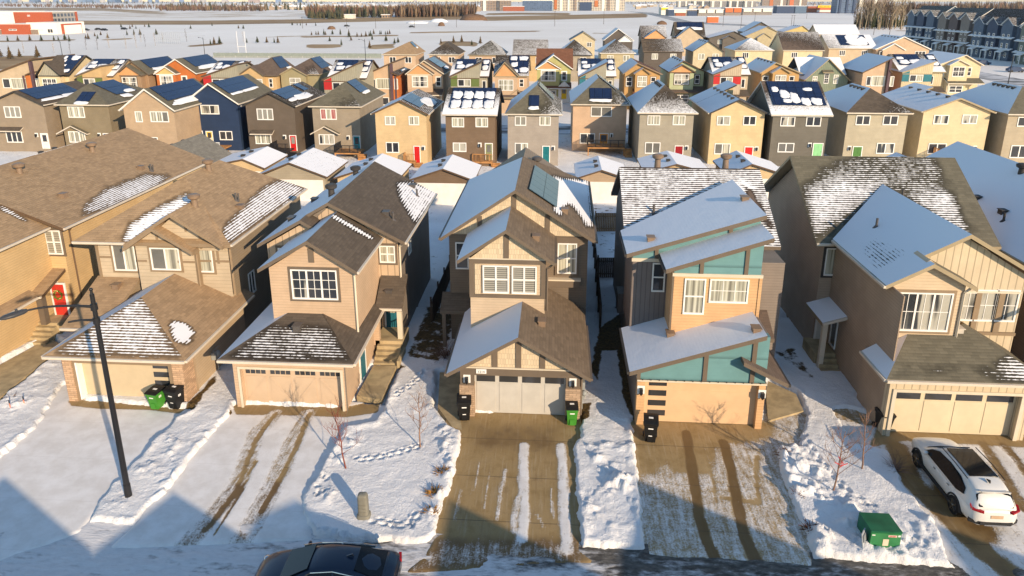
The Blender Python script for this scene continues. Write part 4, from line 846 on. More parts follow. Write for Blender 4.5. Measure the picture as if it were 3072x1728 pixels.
def row2():
    r, t = R1, R2; g = GR2
    snowrow = [(.05, .5, .1, .5), (.5, .95, .15, .55)]
    strip = lambda: [(0, 1, -.36, -.06)]
    H = []
    def add(*a, **k): o = rowhouse(*a, group=g, gut=k.pop('gut', GUTTER), **k); H.append(o[0]); return o
    add('taupe rear facade with a long solar array, at the left edge of its row', 'gable', ZA(-300, 985), ZA(720, 985), ZA(210, 765), W2['taupe'], SHC['d'], DKTRIM, snow=(.4, -.3, -.1), wins=((r[0](35, 1070), r[0](220, 1185), 3, 'blind'), (r[0](55, 1320), r[0](240, 1435), 3, 'dark')), doors=((r[0](405, 1340), r[0](495, 1440), DC['white'], 'dark', 1),), solars=(('R', .05, .72, .32, .96, 8, 2, [(0, .55, -.3, -.08), (.5, 1, -.35, -.02)]),))
    R, q, wy = H and (H[-1], None, None); 
    add('olive brown hip roofed house with one small solar panel on the hip', 'hip', ZA(850, 985), ZA(1765, 985), ZA(1420, 650), W2['olive'], SHC['o'], CREAM2, snow=(1.0, -.28, -.3), wins=((r[0](675, 1070), r[0](860, 1185), 3, 'curtain'), (r[0](685, 1320), r[0](870, 1435), 3, 'curtain')), doors=((r[0](1035, 1340), r[0](1125, 1440), DC['blue'], 'dark', 1),), solars=(('F', .36, .62, .12, .58, 2, 1, [(0, 1, -.34, -.03)]), ('R', .34, .72, .30, .97, 5, 2, [(.05, .5, -.3, -.05), (.5, .95, .0, .2)])))
    add('tan house with white gable trim and a solar roof', 'gable', ZA(1910, 1070), ZA(2808, 1080), ZA(2310, 730), W2['tan'], SHC['o'], WTRIM, snow=(1.0, -.3, -.25), wins=((r[0](1355, 1120), r[0](1440, 1230), 1, 'curtain'), (r[0](1505, 1120), r[0](1705, 1230), 3, ['curtain', 'curtain', 'grey']), (r[0](1405, 1378), r[0](1600, 1480), 3, 'dark')), solars=(('R', .08, .93, .36, .98, 10, 2, [(.02, .98, -.4, -.04)]),))
    add('navy blue house with white gable trim and a yellow back door', 'gable', ZB(480, 960), ZB(1360, 975), ZB(870, 640), W2['navy'], SHC['o'], WTRIM, snow=(1.0, -.3, -.25), wins=((r[0](2015, 1055), r[0](2210, 1150), 2, 'half'), (r[0](2205, 1318), r[0](2345, 1410), 2, 'dark')), doors=((r[0](2070, 1318), r[0](2150, 1440), DC['yellow'], 'dark', 1),), solars=(('R', .08, .80, .42, .97, 8, 2, [(0, .4, -.2, -.02), (.4, .95, -.2, -.02)]),))
    q = pY(*t[0](2020, 90), 83); q2 = pY(*t[0](2215, 90), 83); deck(H[-1], q.x, q2.x, 83, H[-1].location.y, .85, WOOD, WHITE)
    add('dark umber gabled house with a pent awning and a red back door', 'gable', ZB(1390, 1010), ZB(2310, 1000), ZB(1850, 785), W2['umber'], SHC['d'], DKTRIM, snow=(1.0, -.3, .2), wins=((r[1](5, 1092), r[1](178, 1208), 3, 'blind'), (r[1](-10, 1350), r[1](160, 1450), 3, 'curtain')), doors=((r[1](335, 1360), r[1](410, 1449), DC['red'], 'blind', 1),), solars=(('R', .04, .55, .40, .97, 7, 2, [(.35, 1.2, -.5, .05), (.0, .4, -.35, -.05)]), ('R', .66, .8, .5, .97, 2, 2)))
    q = pY(*t[1](150, 120), 82.5); q2 = pY(*t[1](325, 120), 82.5); deck(H[-1], q.x, q2.x, 82.5, H[-1].location.y, .9, BLACK, BLACK)
    add('stone grey hip roofed house with pinkish red curtains upstairs', 'hip', ZC(0, 1125), ZC(890, 1115), ZC(580, 745), W2['stonegrey'], SHC['o'], CREAM2, snow=(1.0, [-.25, .34, -.3], -.3), wins=((r[1](645, 1092), r[1](815, 1205), 3, ['red', 'curtain', 'red']), (r[1](630, 1350), r[1](795, 1455), 3, 'half')), doors=((r[1](975, 1365), r[1](1050, 1449), DC['teal'], 'dark', 1),), solars=(('R', .36, .64, .42, .97, 4, 2, [(.1, 1, -.22, -.02)]),), depth=13)
    q = pY(*t[1](790, 140), 82); q2 = pY(*t[1](970, 140), 82); deck(H[-1], q.x, q2.x+.8, 82, H[-1].location.y, .9, WOOD, BLACK)
    add('cream gabled house with a bright red back door', 'gable', ZC(1060, 1225), ZC(1945, 1260), ZC(1500, 1020), W2['cream'], SHC['m'], BROWNTRIM, snow=(1.3, -.3, .35), wins=((r[1](1295, 1168), r[1](1405, 1260), 2, 'half'), (r[1](1535, 1168), r[1](1643, 1260), 2, 'curtain'), (t[1](1305, 20), t[1](1443, 130), 2, 'dark')), doors=((t[1](1585, 58), t[1](1655, 200), DC['red'], None),), solars=(('R', .06, .55, .35, .97, 6, 2, [(.5, 1.4, -.4, .3)]),), depth=11)
    q = pY(*t[1](1490, 190), 78.5); q2 = pY(*t[1](1600, 190), 78.5); deck(H[-1], q.x, q2.x, 78.3, H[-1].location.y, .75, WOOD, WOOD)
    add('chocolate brown house, snow lying in square drifts on its rooftop solar panels', 'side', r[1](1870, 1150), r[1](2430, 1155), r[1](2200, 882), W2['choc'], SHC['d'], DKTRIM, snow=(1.3, [1.15, 1.15, .0, .0], -.3), wins=((r[1](1970, 1182), r[1](2095, 1280), 2, 'curtain'), (r[1](2208, 1182), r[1](2335, 1280), 2, 'curtain'), (t[1](1980, 25), t[1](2118, 120), 2, 'half')), doors=((t[1](2303, 30), t[1](2380, 150), DC['sage'], 'grey', 1),), solars=(('F', .1, .92, .22, .97, 4, 2, [(.02+.25*i, .24+.25*i, .42, .82) for i in range(4)]+[(.02+.25*i, .24+.25*i, -.05, .38) for i in range(4)]),), depth=11)
    q = pY(*t[1](2190, 200), 80); q2 = pY(*t[1](2385, 200), 80); deck(H[-1], q.x, q2.x, 79, H[-1].location.y, .7, WOOD, WOOD)
    add('pebble grey hip roofed house with a teal back door and two rooftop solar arrays', 'hip', ZD(715, 1245), ZD(1640, 1245), ZD(1240, 775), W2['pebble'], SHC['o'], CREAM2, snow=(1.3, [-.3, .55, -.3], .3), wins=((r[2](28, 1168), r[2](143, 1265), 2, 'blind'), (r[2](275, 1168), r[2](388, 1265), 2, 'curtain'), (t[2](28, 28), t[2](160, 140), 2, ['grey', 'curtain'])), doors=((t[2](305, 58), t[2](378, 190), DC['dteal'], None),), solars=(('F', .42, .60, .25, .62, 1, 1, [(0, 1, -.36, -.03)]), ('R', .32, .62, .35, .95, 4, 2)), vents=0)
    add('rosy pink hip roofed house with an orange door and a cluttered deck', 'hip', ZD(1780, 1085), r[2](1188, 1050), ZD(2230, 660), W2['pink'], SHC['o'], CREAM2, ez=6.4, snow=(1.3, [-.3, .5, -.3], .2), wins=((r[2](795, 1072), r[2](1003, 1175), 2, 'grey'), (r[2](683, 1340), r[2](832, 1445), 2, 'dark')), doors=((r[2](878, 1340), r[2](965, 1449), DC['orange'], 'dark'),), solars=(('F', .33, .70, .18, .58, 3, 1, [(0, 1, -.32, -.03)]), ('R', .36, .64, .35, .95, 4, 2)), depth=13)
    q = pY(*t[2](760, 150), 86); q2 = pY(*t[2](1130, 150), 86); deck(H[-1], q.x, q2.x, 86, H[-1].location.y, 1.2, WOOD, BLACK)
    add('dove grey hip roofed house with a dark red back door', 'hip', r[2](1265, 1135), r[2](1865, 1135), r[2](1540, 850), W2['dove'], SHC['d'], CREAM2, snow=(1.3, [.62, .62, -.1], .0), wins=((r[2](1365, 1160), r[2](1487, 1260), 2, 'curtain'), (r[2](1620, 1160), r[2](1740, 1260), 2, 'curtain'), (t[2](1340, 22), t[2](1488, 138), 2, 'grey')), doors=((t[2](1638, 55), t[2](1715, 170), DC['crimson'], None),), vents=5, depth=13)
    add('butter yellow gabled house with a wide snowy left slope and a scarlet back door', 'gable', r[2](1975, 1130), r[2](2600, 1150), r[2](2290, 998), W2['butter'], SHC['d'], DKTRIM, snow=(1.3, -.3, .3), wins=((r[2](2065, 1165), r[2](2190, 1262), 2, 'half'), (r[2](2330, 1165), r[2](2450, 1262), 2, 'dark'), (t[2](2040, 33), t[2](2190, 145), 2, ['grey', 'curtain'])), doors=((t[2](2340, 65), t[2](2415, 180), DC['red'], None),), vents=6, depth=13, rear=(r[2](2265, 830), 8))
    add('slate grey house, ragged snow squares on its dark rooftop solar array', 'side', r[3](40, 1155), r[3](650, 1155), r[3](260, 817), W2['slate'], SHC['m'], WTRIM, snow=(1.3, [.95, .95, -.2, -.2], -.3), wins=((r[3](130, 1172), r[3](265, 1272), 2, 'half'), (r[3](388, 1172), r[3](527, 1272), 2, 'dark'), (t[3](103, 28), t[3](255, 125), 2, 'grey')), doors=((t[3](455, 30), t[3](540, 148), DC['green'], None, 1),), solars=(('F', .08, .95, .25, .97, 6, 2, [(.05, .18, .55, .75), (.18, .36, .3, .6), (.36, .53, .1, .5), (.55, .72, .0, .3), (.74, .94, .02, .3), (.2, .36, .1, .26), (.66, .84, .6, .72)]),), depth=11)
    add('pale grey green hip roofed house with a dark green back door', 'hip', r[3](800, 1135), r[3](1450, 1135), r[3](1030, 885), W2['pale'], SHC['d'], CREAM2, snow=(1.3, [-.25, .38, -.25], .4), wins=((r[3](890, 1160), r[3](1020, 1260), 2, 'dark'), (r[3](1163, 1160), r[3](1300, 1260), 2, 'dark'), (t[3](1098, 28), t[3](1260, 140), 2, 'half')), doors=((t[3](855, 62), t[3](938, 147), DC['dgreen'], None, 1),), vents=4, depth=13)
    add('vanilla gabled house with a yellow back door and timber stairs', 'gable', r[3](1585, 1130), r[3](2260, 1120), r[3](1945, 985), W2['vanilla'], SHC['d'], CREAM2, snow=(1.3, -.3, .4), wins=((r[3](1672, 1155), r[3](1808, 1252), 2, 'half'), (r[3](1960, 1152), r[3](2095, 1248), 2, 'half'), (t[3](1617, 32), t[3](1780, 142), 2, 'dark')), doors=((t[3](1940, 58), t[3](2025, 190), DC['gold'], None),), vents=5, depth=13, rear=(r[3](1680, 790), 8))
    q = pY(*t[3](1790, 230), H[-1].location.y-3); deck(H[-1], q.x, q.x+2.4, H[-1].location.y-2.2, H[-1].location.y, 1.0, WOOD, WOOD)
    add('putty hip roofed house at the right edge, roof all blue snow with five vents', 'hip', r[3](2430, 1150), r[3](3150, 1150), r[3](2560, 870), W2['putty'], SHC['o'], CREAM2, snow=(1.3, -.2, -.3), wins=((r[3](2520, 1175), r[3](2660, 1275), 2, 'dark'), (t[3](2450, 52), t[3](2600, 182), 2, 'dark')), vents=5, depth=14)
    # awnings over the lower windows
    def aw(h, tl, x0, x1, y, roof, peak=None):
        wy = h.location.y; a, b = pY(*tl(x0, y), wy), pY(*tl(x1, y), wy); awning(h, a.x, b.x, a.z, wy, roof, GUTTER, peak)
    aw(H[0], r[0], -40, 240, 1305, SH_DARK); aw(H[1], r[0], 595, 905, 1335, SH_OLIVE, 1.05); aw(H[4], r[1], -40, 185, 1335, SH_DARK); aw(H[5], r[1], 560, 850, 1338, SH_OLIVE, 1.0)
    return H
ROW2 = row2()
# ------------------------------------------------------------------ garages on the back lane
def garages():
    g = 'detached garages along the back lane'; wh = plain('white_garage_door', (.78, .74, .68), .5, .05)
    def G(label, L_, R_, A_, wall, roof, snow, dr=True, depth=6.3, lab=None):
        a, b = pZ(*L_, 2.7), pZ(*R_, 2.7); Y = (a.y+b.y)/2; ap = pY(*A_, Y); x0, x1 = a.x, b.x
        o = thing('lane_garage', ((x0+x1)/2, Y+.3, 0), label, 'garage', g)
        w_ = MB(); w_.prism([(x0+.3, 0), (x1-.3, 0), (x1-.3, 2.55), (ap.x, ap.z-.22), (x0+.3, 2.55)], Y+.3, Y+depth-.3); w_.build('wall', wall, o)
        r_ = MB(); gable_roof(r_, x0, 2.7, ap.x, ap.z, x1, 2.7, Y, Y+depth, snow[0], snow[1], t=.16); r_.build('roof', [roof, BROWNTRIM], o)
        if dr: garage_door(o, x0+.55, x1-.55, .05, 2.28, Y+.26, wh, 'plain')
        for k in (.3, .62): roof_vent(o, (x0+(ap.x-x0)*.82, Y+depth*k, 2.7+(ap.z-2.7)*.82), None, 'box', DKTRIM)
        return o
    cr, br, gy, pk = W2['cream'], W2['choc'], sid('lap_sagegrey', (.38, .32, .23)), W2['tan']
    G('sage grey lane garage, a big round patch of snow on its roof', R2[1](30, 340), R2[1](690, 390), R2[1](330, 225), gy, SH_OLIVE, (1.0, .9), depth=7)
    G('cream lane garage behind the pinkish house, its roof ridge bare', R2[1](770, 388), R2[1](1440, 385), R2[1](1110, 275), cr, SH_MID, (1.3, 1.3))
    G('brown lane garage between the pinkish house and the solar panel house', R2[1](1545, 400), R2[1](2200, 400), R2[1](1880, 288), br, SH_MID, (1.3, 1.3))
    G('peach lane garage between the solar panel house and the orange house', R2[2](640, 385), R2[2](1180, 390), R2[2](905, 300), pk, SH_OLIVE, (1.3, 1.3))
    G('lane garage roof showing just above the left of the orange house ridge', R2[2](1330, 330), R2[2](2010, 330), R2[2](1660, 240), cr, SH_OLIVE, (1.3, 1.3))
    G('lane garage roof showing above the right of the orange house ridge', R2[2](2140, 330), R2[3](250, 380), R2[2](2420, 240), cr, SH_OLIVE, (1.3, 1.3))
    G('sage lane garage half hidden behind the cream right hand house', R2[3](1300, 330), R2[3](2000, 400), R2[3](1600, 260), gy, SH_DARK, (1.3, -.2))
    G('white roofed lane garage behind the brown roof, farthest left of all', R2[0](-120, 290), R2[0](660, 260), R2[0](350, 150), cr, SH_OLIVE, (1.3, 1.3))
    G('grey shingled lane garage roof bare of snow', R2[0](1270, 330), R2[0](2120, 260), R2[0](1680, 60), gy, SH_ASH, (.5, -.3), depth=7)
    G('white roofed lane garage tucked between the grey shingle roof and the sage one', R2[0](1900, 330), R2[1](180, 230), R2[0](2440, 190), cr, SH_OLIVE, (1.3, 1.3))
garages()
# ------------------------------------------------------------------ fences
def fence(label, x0, y0, x1, y1, h, m, posts=True, name='board_fence'):
    a, b = Vector((x0, y0, 0)), Vector((x1, y1, 0)); d = b-a; n = max(1, round(d.length/.15)); s = Vector((-d.y, d.x, 0)).normalized()
    o = thing(name, (a+b)/2, label, 'fence'); mb = MB()
    for i in range(n): mb.obox(a+d*((i+.5)/n)+Vector((0, 0, h/2+.05)), d.normalized()*(d.length/n*.46), s*.012, (0, 0, h/2))
    mb.build('boards', m, o)
    for z in (.4, h-.25):
        r = MB(); r.obox((a+b)/2+Vector((0, 0, z))+s*.04, d/2, s*.02, (0, 0, .045)); r.build('rail', m, o)
    for i in range(int(d.length/2.4)+1):
        p = MB(); q = a+d.normalized()*min(d.length, 2.4*i); p.obox(q+Vector((0, 0, h/2+.1))+s*.08, (.05, 0, 0), (0, .05, 0), (0, 0, h/2+.1)); p.build('post', m, o)
    return o
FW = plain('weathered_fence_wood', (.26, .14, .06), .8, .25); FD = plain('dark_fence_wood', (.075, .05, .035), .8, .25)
a, b = pZ(*Z3(2080, 1110)), pZ(*Z3(2395, 1110)); fence('brown board fence at the far end of the gap beside the orange house', a.x, a.y, b.x, b.y, 1.75, FW)
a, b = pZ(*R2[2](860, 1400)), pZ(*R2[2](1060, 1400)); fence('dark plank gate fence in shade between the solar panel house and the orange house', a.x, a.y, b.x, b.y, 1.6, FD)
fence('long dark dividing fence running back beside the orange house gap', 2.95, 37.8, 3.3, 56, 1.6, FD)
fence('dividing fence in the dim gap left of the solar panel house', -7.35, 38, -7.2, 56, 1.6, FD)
# ------------------------------------------------------------------ the third row, fronts to the camera, and the rows beyond
GR3 = 'colourful houses across the middle street'; GR4 = 'houses of the fourth row'; GR5 = 'houses of the farthest row'
def C3(nm, c, v=False): return sid('clad_'+nm, c, v)
def shed_front(R, L_, R_, T_, Y, ez, wall, acc, roof, trim, out=1.6, snow=1.3):
    """front block under a roof that rises to the right: boards above, coloured panels beside the window below"""
    p, q = pY(*L_, Y-out), pY(*T_, Y-out); x0, x1, z0, z1 = p.x, q.x, p.z, q.z; yy = Y-out+.3
    b = MB(); b.prism([(x0+.25, 0), (x1-.1, 0), (x1-.1, z1-.25), (x0+.25, z0-.12)], yy, Y+2.5, 0); w = x1-x0
    b.prism([(x0+.25, z0-1.75), (x0+w*.26, z0-1.75), (x0+w*.26, z0-.3+(z1-z0)*.22), (x0+.25, z0-.25)], yy-.04, yy+.01, 1); b.box(x0+w*.72, x1-.1, yy-.04, yy+.01, z0-1.75, z0-.35, 1); b.box(x0+.2, x1-.05, yy-.07, yy, z0-.42, z0-.30, 2)
    b.build('front_block', [wall, acc, trim], R)
    r = MB(); slab(r, [(x0, Y-out, z0), (x1+.15, Y-out, z1), (x1+.15, Y+4.2, z1), (x0, Y+4.2, z0)], snow, .24); r.build('shed_roof', [roof, trim], R)
    window(R, x0+w*.28, x0+w*.70, z0-1.75, z0-.5, yy, cols=2, pane=['dark', 'curtain'], fw=.1)
    return x0, x1, z0, z1
def row3():
    H = []
    def add(*a, **k): o = rowhouse(*a, group=k.pop('group', GR3), ez=k.pop('ez', 6.5), depth=k.pop('depth', 11), **k); H.append(o[0]); return o
    def porch(h, x0, x1, roof, trim, z=2.9):
        wy = h.location.y; m = MB(); slab(m, [(x0, wy-2.2, z), (x1, wy-2.2, z), (x1, wy+.05, z+.9), (x0, wy+.05, z+.9)], -.2, .18); P = m.build('porch_roof', [roof, trim], h)
        for x in (x0+.2, x1-.2): c = MB(); c.box(x-.1, x+.1, wy-2.1, wy-1.9, 0, z); c.build('porch_post', trim, h)
    def SHED(label, L_, R_, ridge, top, wall, acc, roof=SH_DARK, right=None, snow=(1.1, 1.1, .2, .2), sol=None, shedsnow=1.3, trim=BROWNTRIM):
        a, b = pZ(*L_, 6.5), pZ(*R_, 6.5); 
        h, g, wy = add(label, 'side', L_, R_, ridge, wall, roof, trim, snow=(1.3, list(snow), -.3), solars=sol if sol is not None else (('F', .1, .62, .35, .97, 4, 2, [(.05, .45, .1, .45), (.5, .95, .1, .5), (.0, .3, .5, .75)]), ('F', .78, .97, .3, .97, 1, 2, [(.1, .9, .05, .42), (.1, .9, .55, .9)])))
        x0, x1, z0, z1 = shed_front(h, L_, R_, top, wy-.4, 6.5, wall, acc, roof, trim, snow=shedsnow)
        window(h, min(x1+.45, g['x1']-1.25), min(x1+1.15, g['x1']-.5), 4.1, 5.7, wy, cols=1, pane='dark', fw=.1)
        porch(h, x0+.3, g['x1']-.3, roof, trim); return h
    def MODERN(label, L_, top, R_, wall, acc, roof=SH_MID, snow=-.3):
        a, b = pZ(*L_, 6.5), pZ(*R_, 6.5); Y = (a.y+b.y)/2; t = pY(*top, Y); h = thing('detached_house', ((a.x+b.x)/2, Y+.4, 0), label, 'house', GR3); H.append(h)
        w_ = MB(); x0, x1, xm = a.x, b.x, t.x-.3; zt = t.z
        w_.prism([(x0+.3, 0), (xm, 0), (xm, zt-.3), (x0+.3, 6.35)], Y+.4, Y+11, 0); w_.box(xm, x1-.25, Y+.1, Y+10, 0, 6.3, 1); w_.box(xm-.22, xm+.22, Y-.15, Y+.45, 0, zt-.5, 2); w_.box(x1-.75, x1-.45, Y, Y+.12, 0, 6.3, 2); w_.build('wall', [wall, acc, trim_plum], h)
        r_ = MB(); slab(r_, [(x0, Y, 6.5), (t.x+.2, Y, zt), (t.x+.2, Y+11.4, zt), (x0, Y+11.4, 6.5)], snow, .25); slab(r_, [(xm, Y-.3, 6.95), (x1, Y-.3, 6.5), (x1, Y+10.4, 6.5), (xm, Y+10.4, 6.95)], .2, .2); r_.build('roof', [roof, BROWNTRIM], h)
        w0 = xm-x0; window(h, x0+w0*.22, x0+w0*.40, 4.0, 5.7, Y+.4, pane='dark', cols=1, fw=.1); window(h, x0+w0*.42, x0+w0*.92, 3.9, 5.8, Y+.4, cols=1, pane='curtain', fw=.1); window(h, xm+.4, xm+1.1, 3.9, 5.8, Y+.1, cols=1, pane='curtain', fw=.1)
        window(h, x0+w0*.3, x0+w0*.85, 1.0, 2.4, Y+.4, cols=2, pane='dark', fw=.1)
        solar(h, (xm+.6, Y+4, 6.88), (x1-xm-1.0, 0, -.3), (0, 5, 0), 3, 3, snow=[(.2, .8, .2, .7)]) if snow < 0 else None
        return h, x0, x1, Y
    trim_plum = plain('plum_trim', (.10, .06, .07), .6, .06)
    beige, tan, ochre = C3('beige', (.52, .40, .27)), C3('tan', (.56, .38, .19)), C3('ochre', (.50, .30, .12)); orange = C3('orange', (.52, .16, .045)); red = C3('red', (.50, .03, .03)); green = C3('green', (.13, .17, .05)); teal = C3('teal', (.03, .17, .21)); grey = C3('grey', (.36, .33, .25), True); sage = C3('sage', (.20, .235, .17), True); mint = C3('mint', (.42, .45, .27)); peach = C3('peach', (.66, .34, .15)); lemon = C3('lemon', (.64, .48, .19)); moss = C3('moss', (.30, .32, .08), True); ivory = C3('ivory', (.66, .53, .33)); blush = C3('blush', (.54, .38, .25)); cocoa = C3('cocoa', (.34, .22, .13), True); pistachio = C3('pistachio', (.46, .44, .19))
    def bw(h, x0, x1, z0, z1, y, cols=2, rows=2, pane='dark', grid=None, trim=None): window(h, x0, x1, z0, z1, y, cols=cols, rows=rows, pane=pane, fw=.1, grid=grid, trim=trim)
    def GAB(label, L_, R_, A_, wall, roof, trim, bay, rsnow=-.3, sol=(), snowl=1.3, up=None, vents=0, depth=12, mainwin=None, pch=True, panes='half'):
        h, g, wy = add(label, 'gable', L_, R_, A_, wall, roof, trim, snow=(snowl, -.3, rsnow), bay=[(*bay, 1.2, None, up)], solars=sol, vents=vents, depth=depth)
        Y = wy-.4; p, q = pY(*bay[0], Y-1.2), pY(*bay[1], Y-1.2); zz = (p.z+q.z)/2; c = (p.x+q.x)/2; ww = (q.x-p.x)
        bw(h, c-ww*.27, c+ww*.27, zz-2.35, zz-.4, Y-.85, cols=2, pane=panes, grid=(4, 3), trim=trim)
        xr = g['x1']-.6
        if xr-q.x > 1.1: bw(h, q.x+.15, min(q.x+1.05, xr), 4.2, 5.9, wy, cols=1, pane='dark', trim=trim)
        if p.x-g['x0'] > 1.3: bw(h, g['x0']+.6, p.x-.1, 4.2, 5.9, wy, cols=1, pane='dark', trim=trim)
        bw(h, c-ww*.3, c+ww*.3, .9, 2.3, Y-.85, cols=2, pane='dark', trim=trim)
        if pch: porch(h, p.x, g['x1']-.2, roof, trim)
        return h
    MODERN('beige and rust orange house at the far left of the middle street', ZA(-330, 520), ZA(490, 245), ZA(570, 480), beige, orange)
    h, g, wy = add('cream house with a steep black trimmed gable, snow blotches on its solar roof', 'side', ZA(560, 520), ZA(1160, 508), ZA(1000, 188), ivory, SH_DARK, BLACK, snow=(1.0, [.0, .0, -.2, -.2], -.3), bay=[(ZA(560, 520), ZA(960, 510), ZA(700, 290), 1.2, None, grey)], solars=(('F', .35, .95, .1, .97, 4, 4, [(.02, .2, .78, .95), (.45, .9, .72, .97), (.1, .3, .6, .75), (.0, .35, .22, .36), (.5, .9, .02, .2), (.3, .5, .36, .46)]),)); p = pY(*ZA(670, 540), wy-1.25); bw(h, p.x, p.x+2.6, 4.4, 6.0, wy-1.25, cols=3, pane='dark', grid=(6, 2)); porch(h, p.x-1, p.x+5, SH_DARK, BLACK)
    SHED('honey coloured house with rounded snow drifts on its dark panel roof', ZA(1190, 522), ZA(1830, 522), ZA(1700, 250), ZA(1600, 355), tan, green, shedsnow=.2, trim=TAUPE)
    GAB('cocoa board house with two nested brown gables beside the honey coloured house', ZA(1800, 500), ZA(2430, 490), ZA(2110, 285), cocoa, SH_OLIVE, TAUPE, (ZA(1830, 510), ZA(2270, 510), ZA(2020, 350)), sol=(('R', .2, .95, .35, .97, 8, 2, [(0, 1, -.35, -.02)]),), up=peach)
    GAB('lemon and orange house with white gable boards and a solar roof', ZB(-30, 480), ZB(700, 480), ZB(345, 250), orange, SH_OLIVE, WTRIM, (ZB(0, 490), ZB(360, 490), ZB(175, 370)), sol=(('R', .2, .95, .35, .97, 8, 2, [(0, 1, -.35, -.02)]),), up=lemon)
    SHED('sage grey house with a red corner panel, left of the tan hip house', ZB(760, 527), ZB(1380, 500), ZB(1200, 280), ZB(1330, 328), grey, red, shedsnow=.4)
    h, g, wy = add('sandy tan house under a dark hip roof, a blue solar array on its right slope', 'hip', ZB(1350, 515), ZB(2000, 512), ZB(2050, 225), tan, SH_MID, TAUPE, snow=(1.0, -.3, -.3), bay=[(ZB(1350, 515), ZB(1775, 512), ZB(1560, 362), 1.0, None, None)], solars=(('R', .3, .7, .3, .95, 5, 2, [(.6, 1.1, -.2, .0)]),)); q = pY(*ZB(1580, 540), wy-1.05); bw(h, q.x, q.x+1.9, 4.3, 5.9, wy-1.05, pane='half'); bw(h, g['x1']-1.7, g['x1']-1, 4.3, 5.9, wy, cols=1)
    h, g, wy = add('olive grey house under a dark hip roof, right of the sandy tan one', 'hip', ZB(2010, 505), ZC(235, 595), ZC(60, 345), C3('olivegrey', (.34, .29, .17)), SH_MID, CREAM2, snow=(1.0, [-.1, .5, -.3], -.3), bay=[(ZB(2010, 505), ZB(2465, 510), ZB(2230, 380), 1.0, None, None)], solars=(('R', .3, .75, .25, .97, 5, 2, [(.7, 1.1, -.3, .0)]),)); q = pY(*ZB(2190, 540), wy-1.05); bw(h, q.x, q.x+2.0, 4.2, 5.9, wy-1.05, pane='half')
    SHED('grey house with bright red panels, a street lamp behind it', ZC(240, 690), ZC(1030, 640), ZC(700, 372), ZC(800, 425), grey, red, shedsnow=.0)
    MODERN('peach house with a tall rust orange box and plum posts', ZC(880, 625), ZC(1380, 395), ZC(1510, 600), blush, orange)
    GAB('mint board house with cream gable brackets', ZC(1580, 600), ZC(2225, 592), ZC(1885, 380), blush, SH_MID, CREAM, (ZC(1585, 605), ZC(2040, 600), ZC(1795, 435)), sol=(('R', .25, .75, .3, .95, 5, 2, [(.3, .9, -.3, -.02)]),), up=peach)
    SHED('beige house with dark green panels, four snow squares on its solar roof', ZC(2290, 640), ZD(470, 630), ZD(200, 360), ZD(310, 415), grey, green, shedsnow=.2)
    h, g, wy = add('blush house with a peach striped gable in front of a snowy solar roof', 'side', ZD(530, 632), ZD(1110, 625), ZD(960, 300), blush, SH_DARK, CREAM2, snow=(1.3, [.6, .6, .1, .1], -.3), bay=[(ZD(530, 632), ZD(945, 632), ZD(718, 405), 1.3, None, peach)], solars=(('F', .42, .97, .1, .97, 3, 3, [(.05, .4, .7, .95), (.5, .95, .7, .95), (.1, .45, .35, .6), (.55, 1, .05, .3), (.0, .5, .0, .2)]),)); q = pY(*ZD(620, 660), wy-1.35); bw(h, q.x, q.x+2.6, 4.0, 5.9, wy-1.35, cols=3, pane='curtain', grid=(6, 2)); bw(h, g['x1']-1.7, g['x1']-.9, 4.5, 5.9, wy, cols=1); porch(h, q.x-.6, q.x+5, SH_MID, CREAM2); awning(h, g['x1']-3.2, g['x1']-.8, 3.3, wy-.9, SH_MID, CREAM2, .9)
    h = GAB('pistachio house with snow white trim, orange gable panels and a chestnut roof', ZD(1215, 512), ZD(1815, 516), ZD(1510, 290), pistachio, SH_RED, WHITE, (ZD(1215, 516), ZD(1630, 516), ZD(1412, 385)), up=peach, pch=True); wy = h.location.y
    r_ = MB(); p, q = pY(*ZD(1235, 188), wy+5.6), pY(*ZD(1820, 188), wy+5.6); side_roof(r_, p.x, q.x, wy+.3, wy+5.6, wy+11, 6.3, p.z, -.3, 1.3); r_.build('main_roof', [SH_RED, BROWNTRIM], h)
    d_ = door(h, p.x+5.1, p.x+6.1, .8, 2.9, wy-1.6, DC['gold'], glassy='dark', frame=WHITE); e_ = MB(); e_.prism([(p.x+4.5, 0), (p.x+6.7, 0), (p.x+6.7, 3.2), (p.x+5.6, 4.1), (p.x+4.5, 3.2)], wy-1.57, wy, 0); e_.build('entry_porch', WHITE, h)
    SHED('beige house with teal panels, a blue snowy roof rising to the right', ZD(1905, 645), ZD(2510, 625), ZD(2200, 352), ZD(2370, 400), grey, teal)
    GAB('ochre house with a chestnut roof and two nested gables', ZE(265, 862), ZE(900, 872), ZE(500, 690), ochre, SH_RED, TAUPE2, (ZE(440, 872), ZE(720, 868), ZE(590, 770)), rsnow=.1, panes='curtain')
    GAB('pale green board house with orange gables and dark timber trim', ZE(990, 832), ZE(1600, 832), ZE(1240, 650), mint, SH_MID, BROWNTRIM, (ZE(1000, 836), ZE(1440, 836), ZE(1230, 715)), up=peach, rsnow=.1, vents=4)
    SHED('bright red house with a beige wedge gable', ZE(1710, 875), ZE(2325, 880), ZE(1950, 592), ZE(2200, 682), C3('wedge', (.50, .40, .28), True), red)
    GAB('golden ochre house with a dark roof, right of the bright red house', ZF(120, 852), ZF(780, 852), ZF(370, 680), ochre, SH_DARK, CREAM2, (ZF(300, 856), ZF(620, 852), ZF(460, 755)), vents=5)
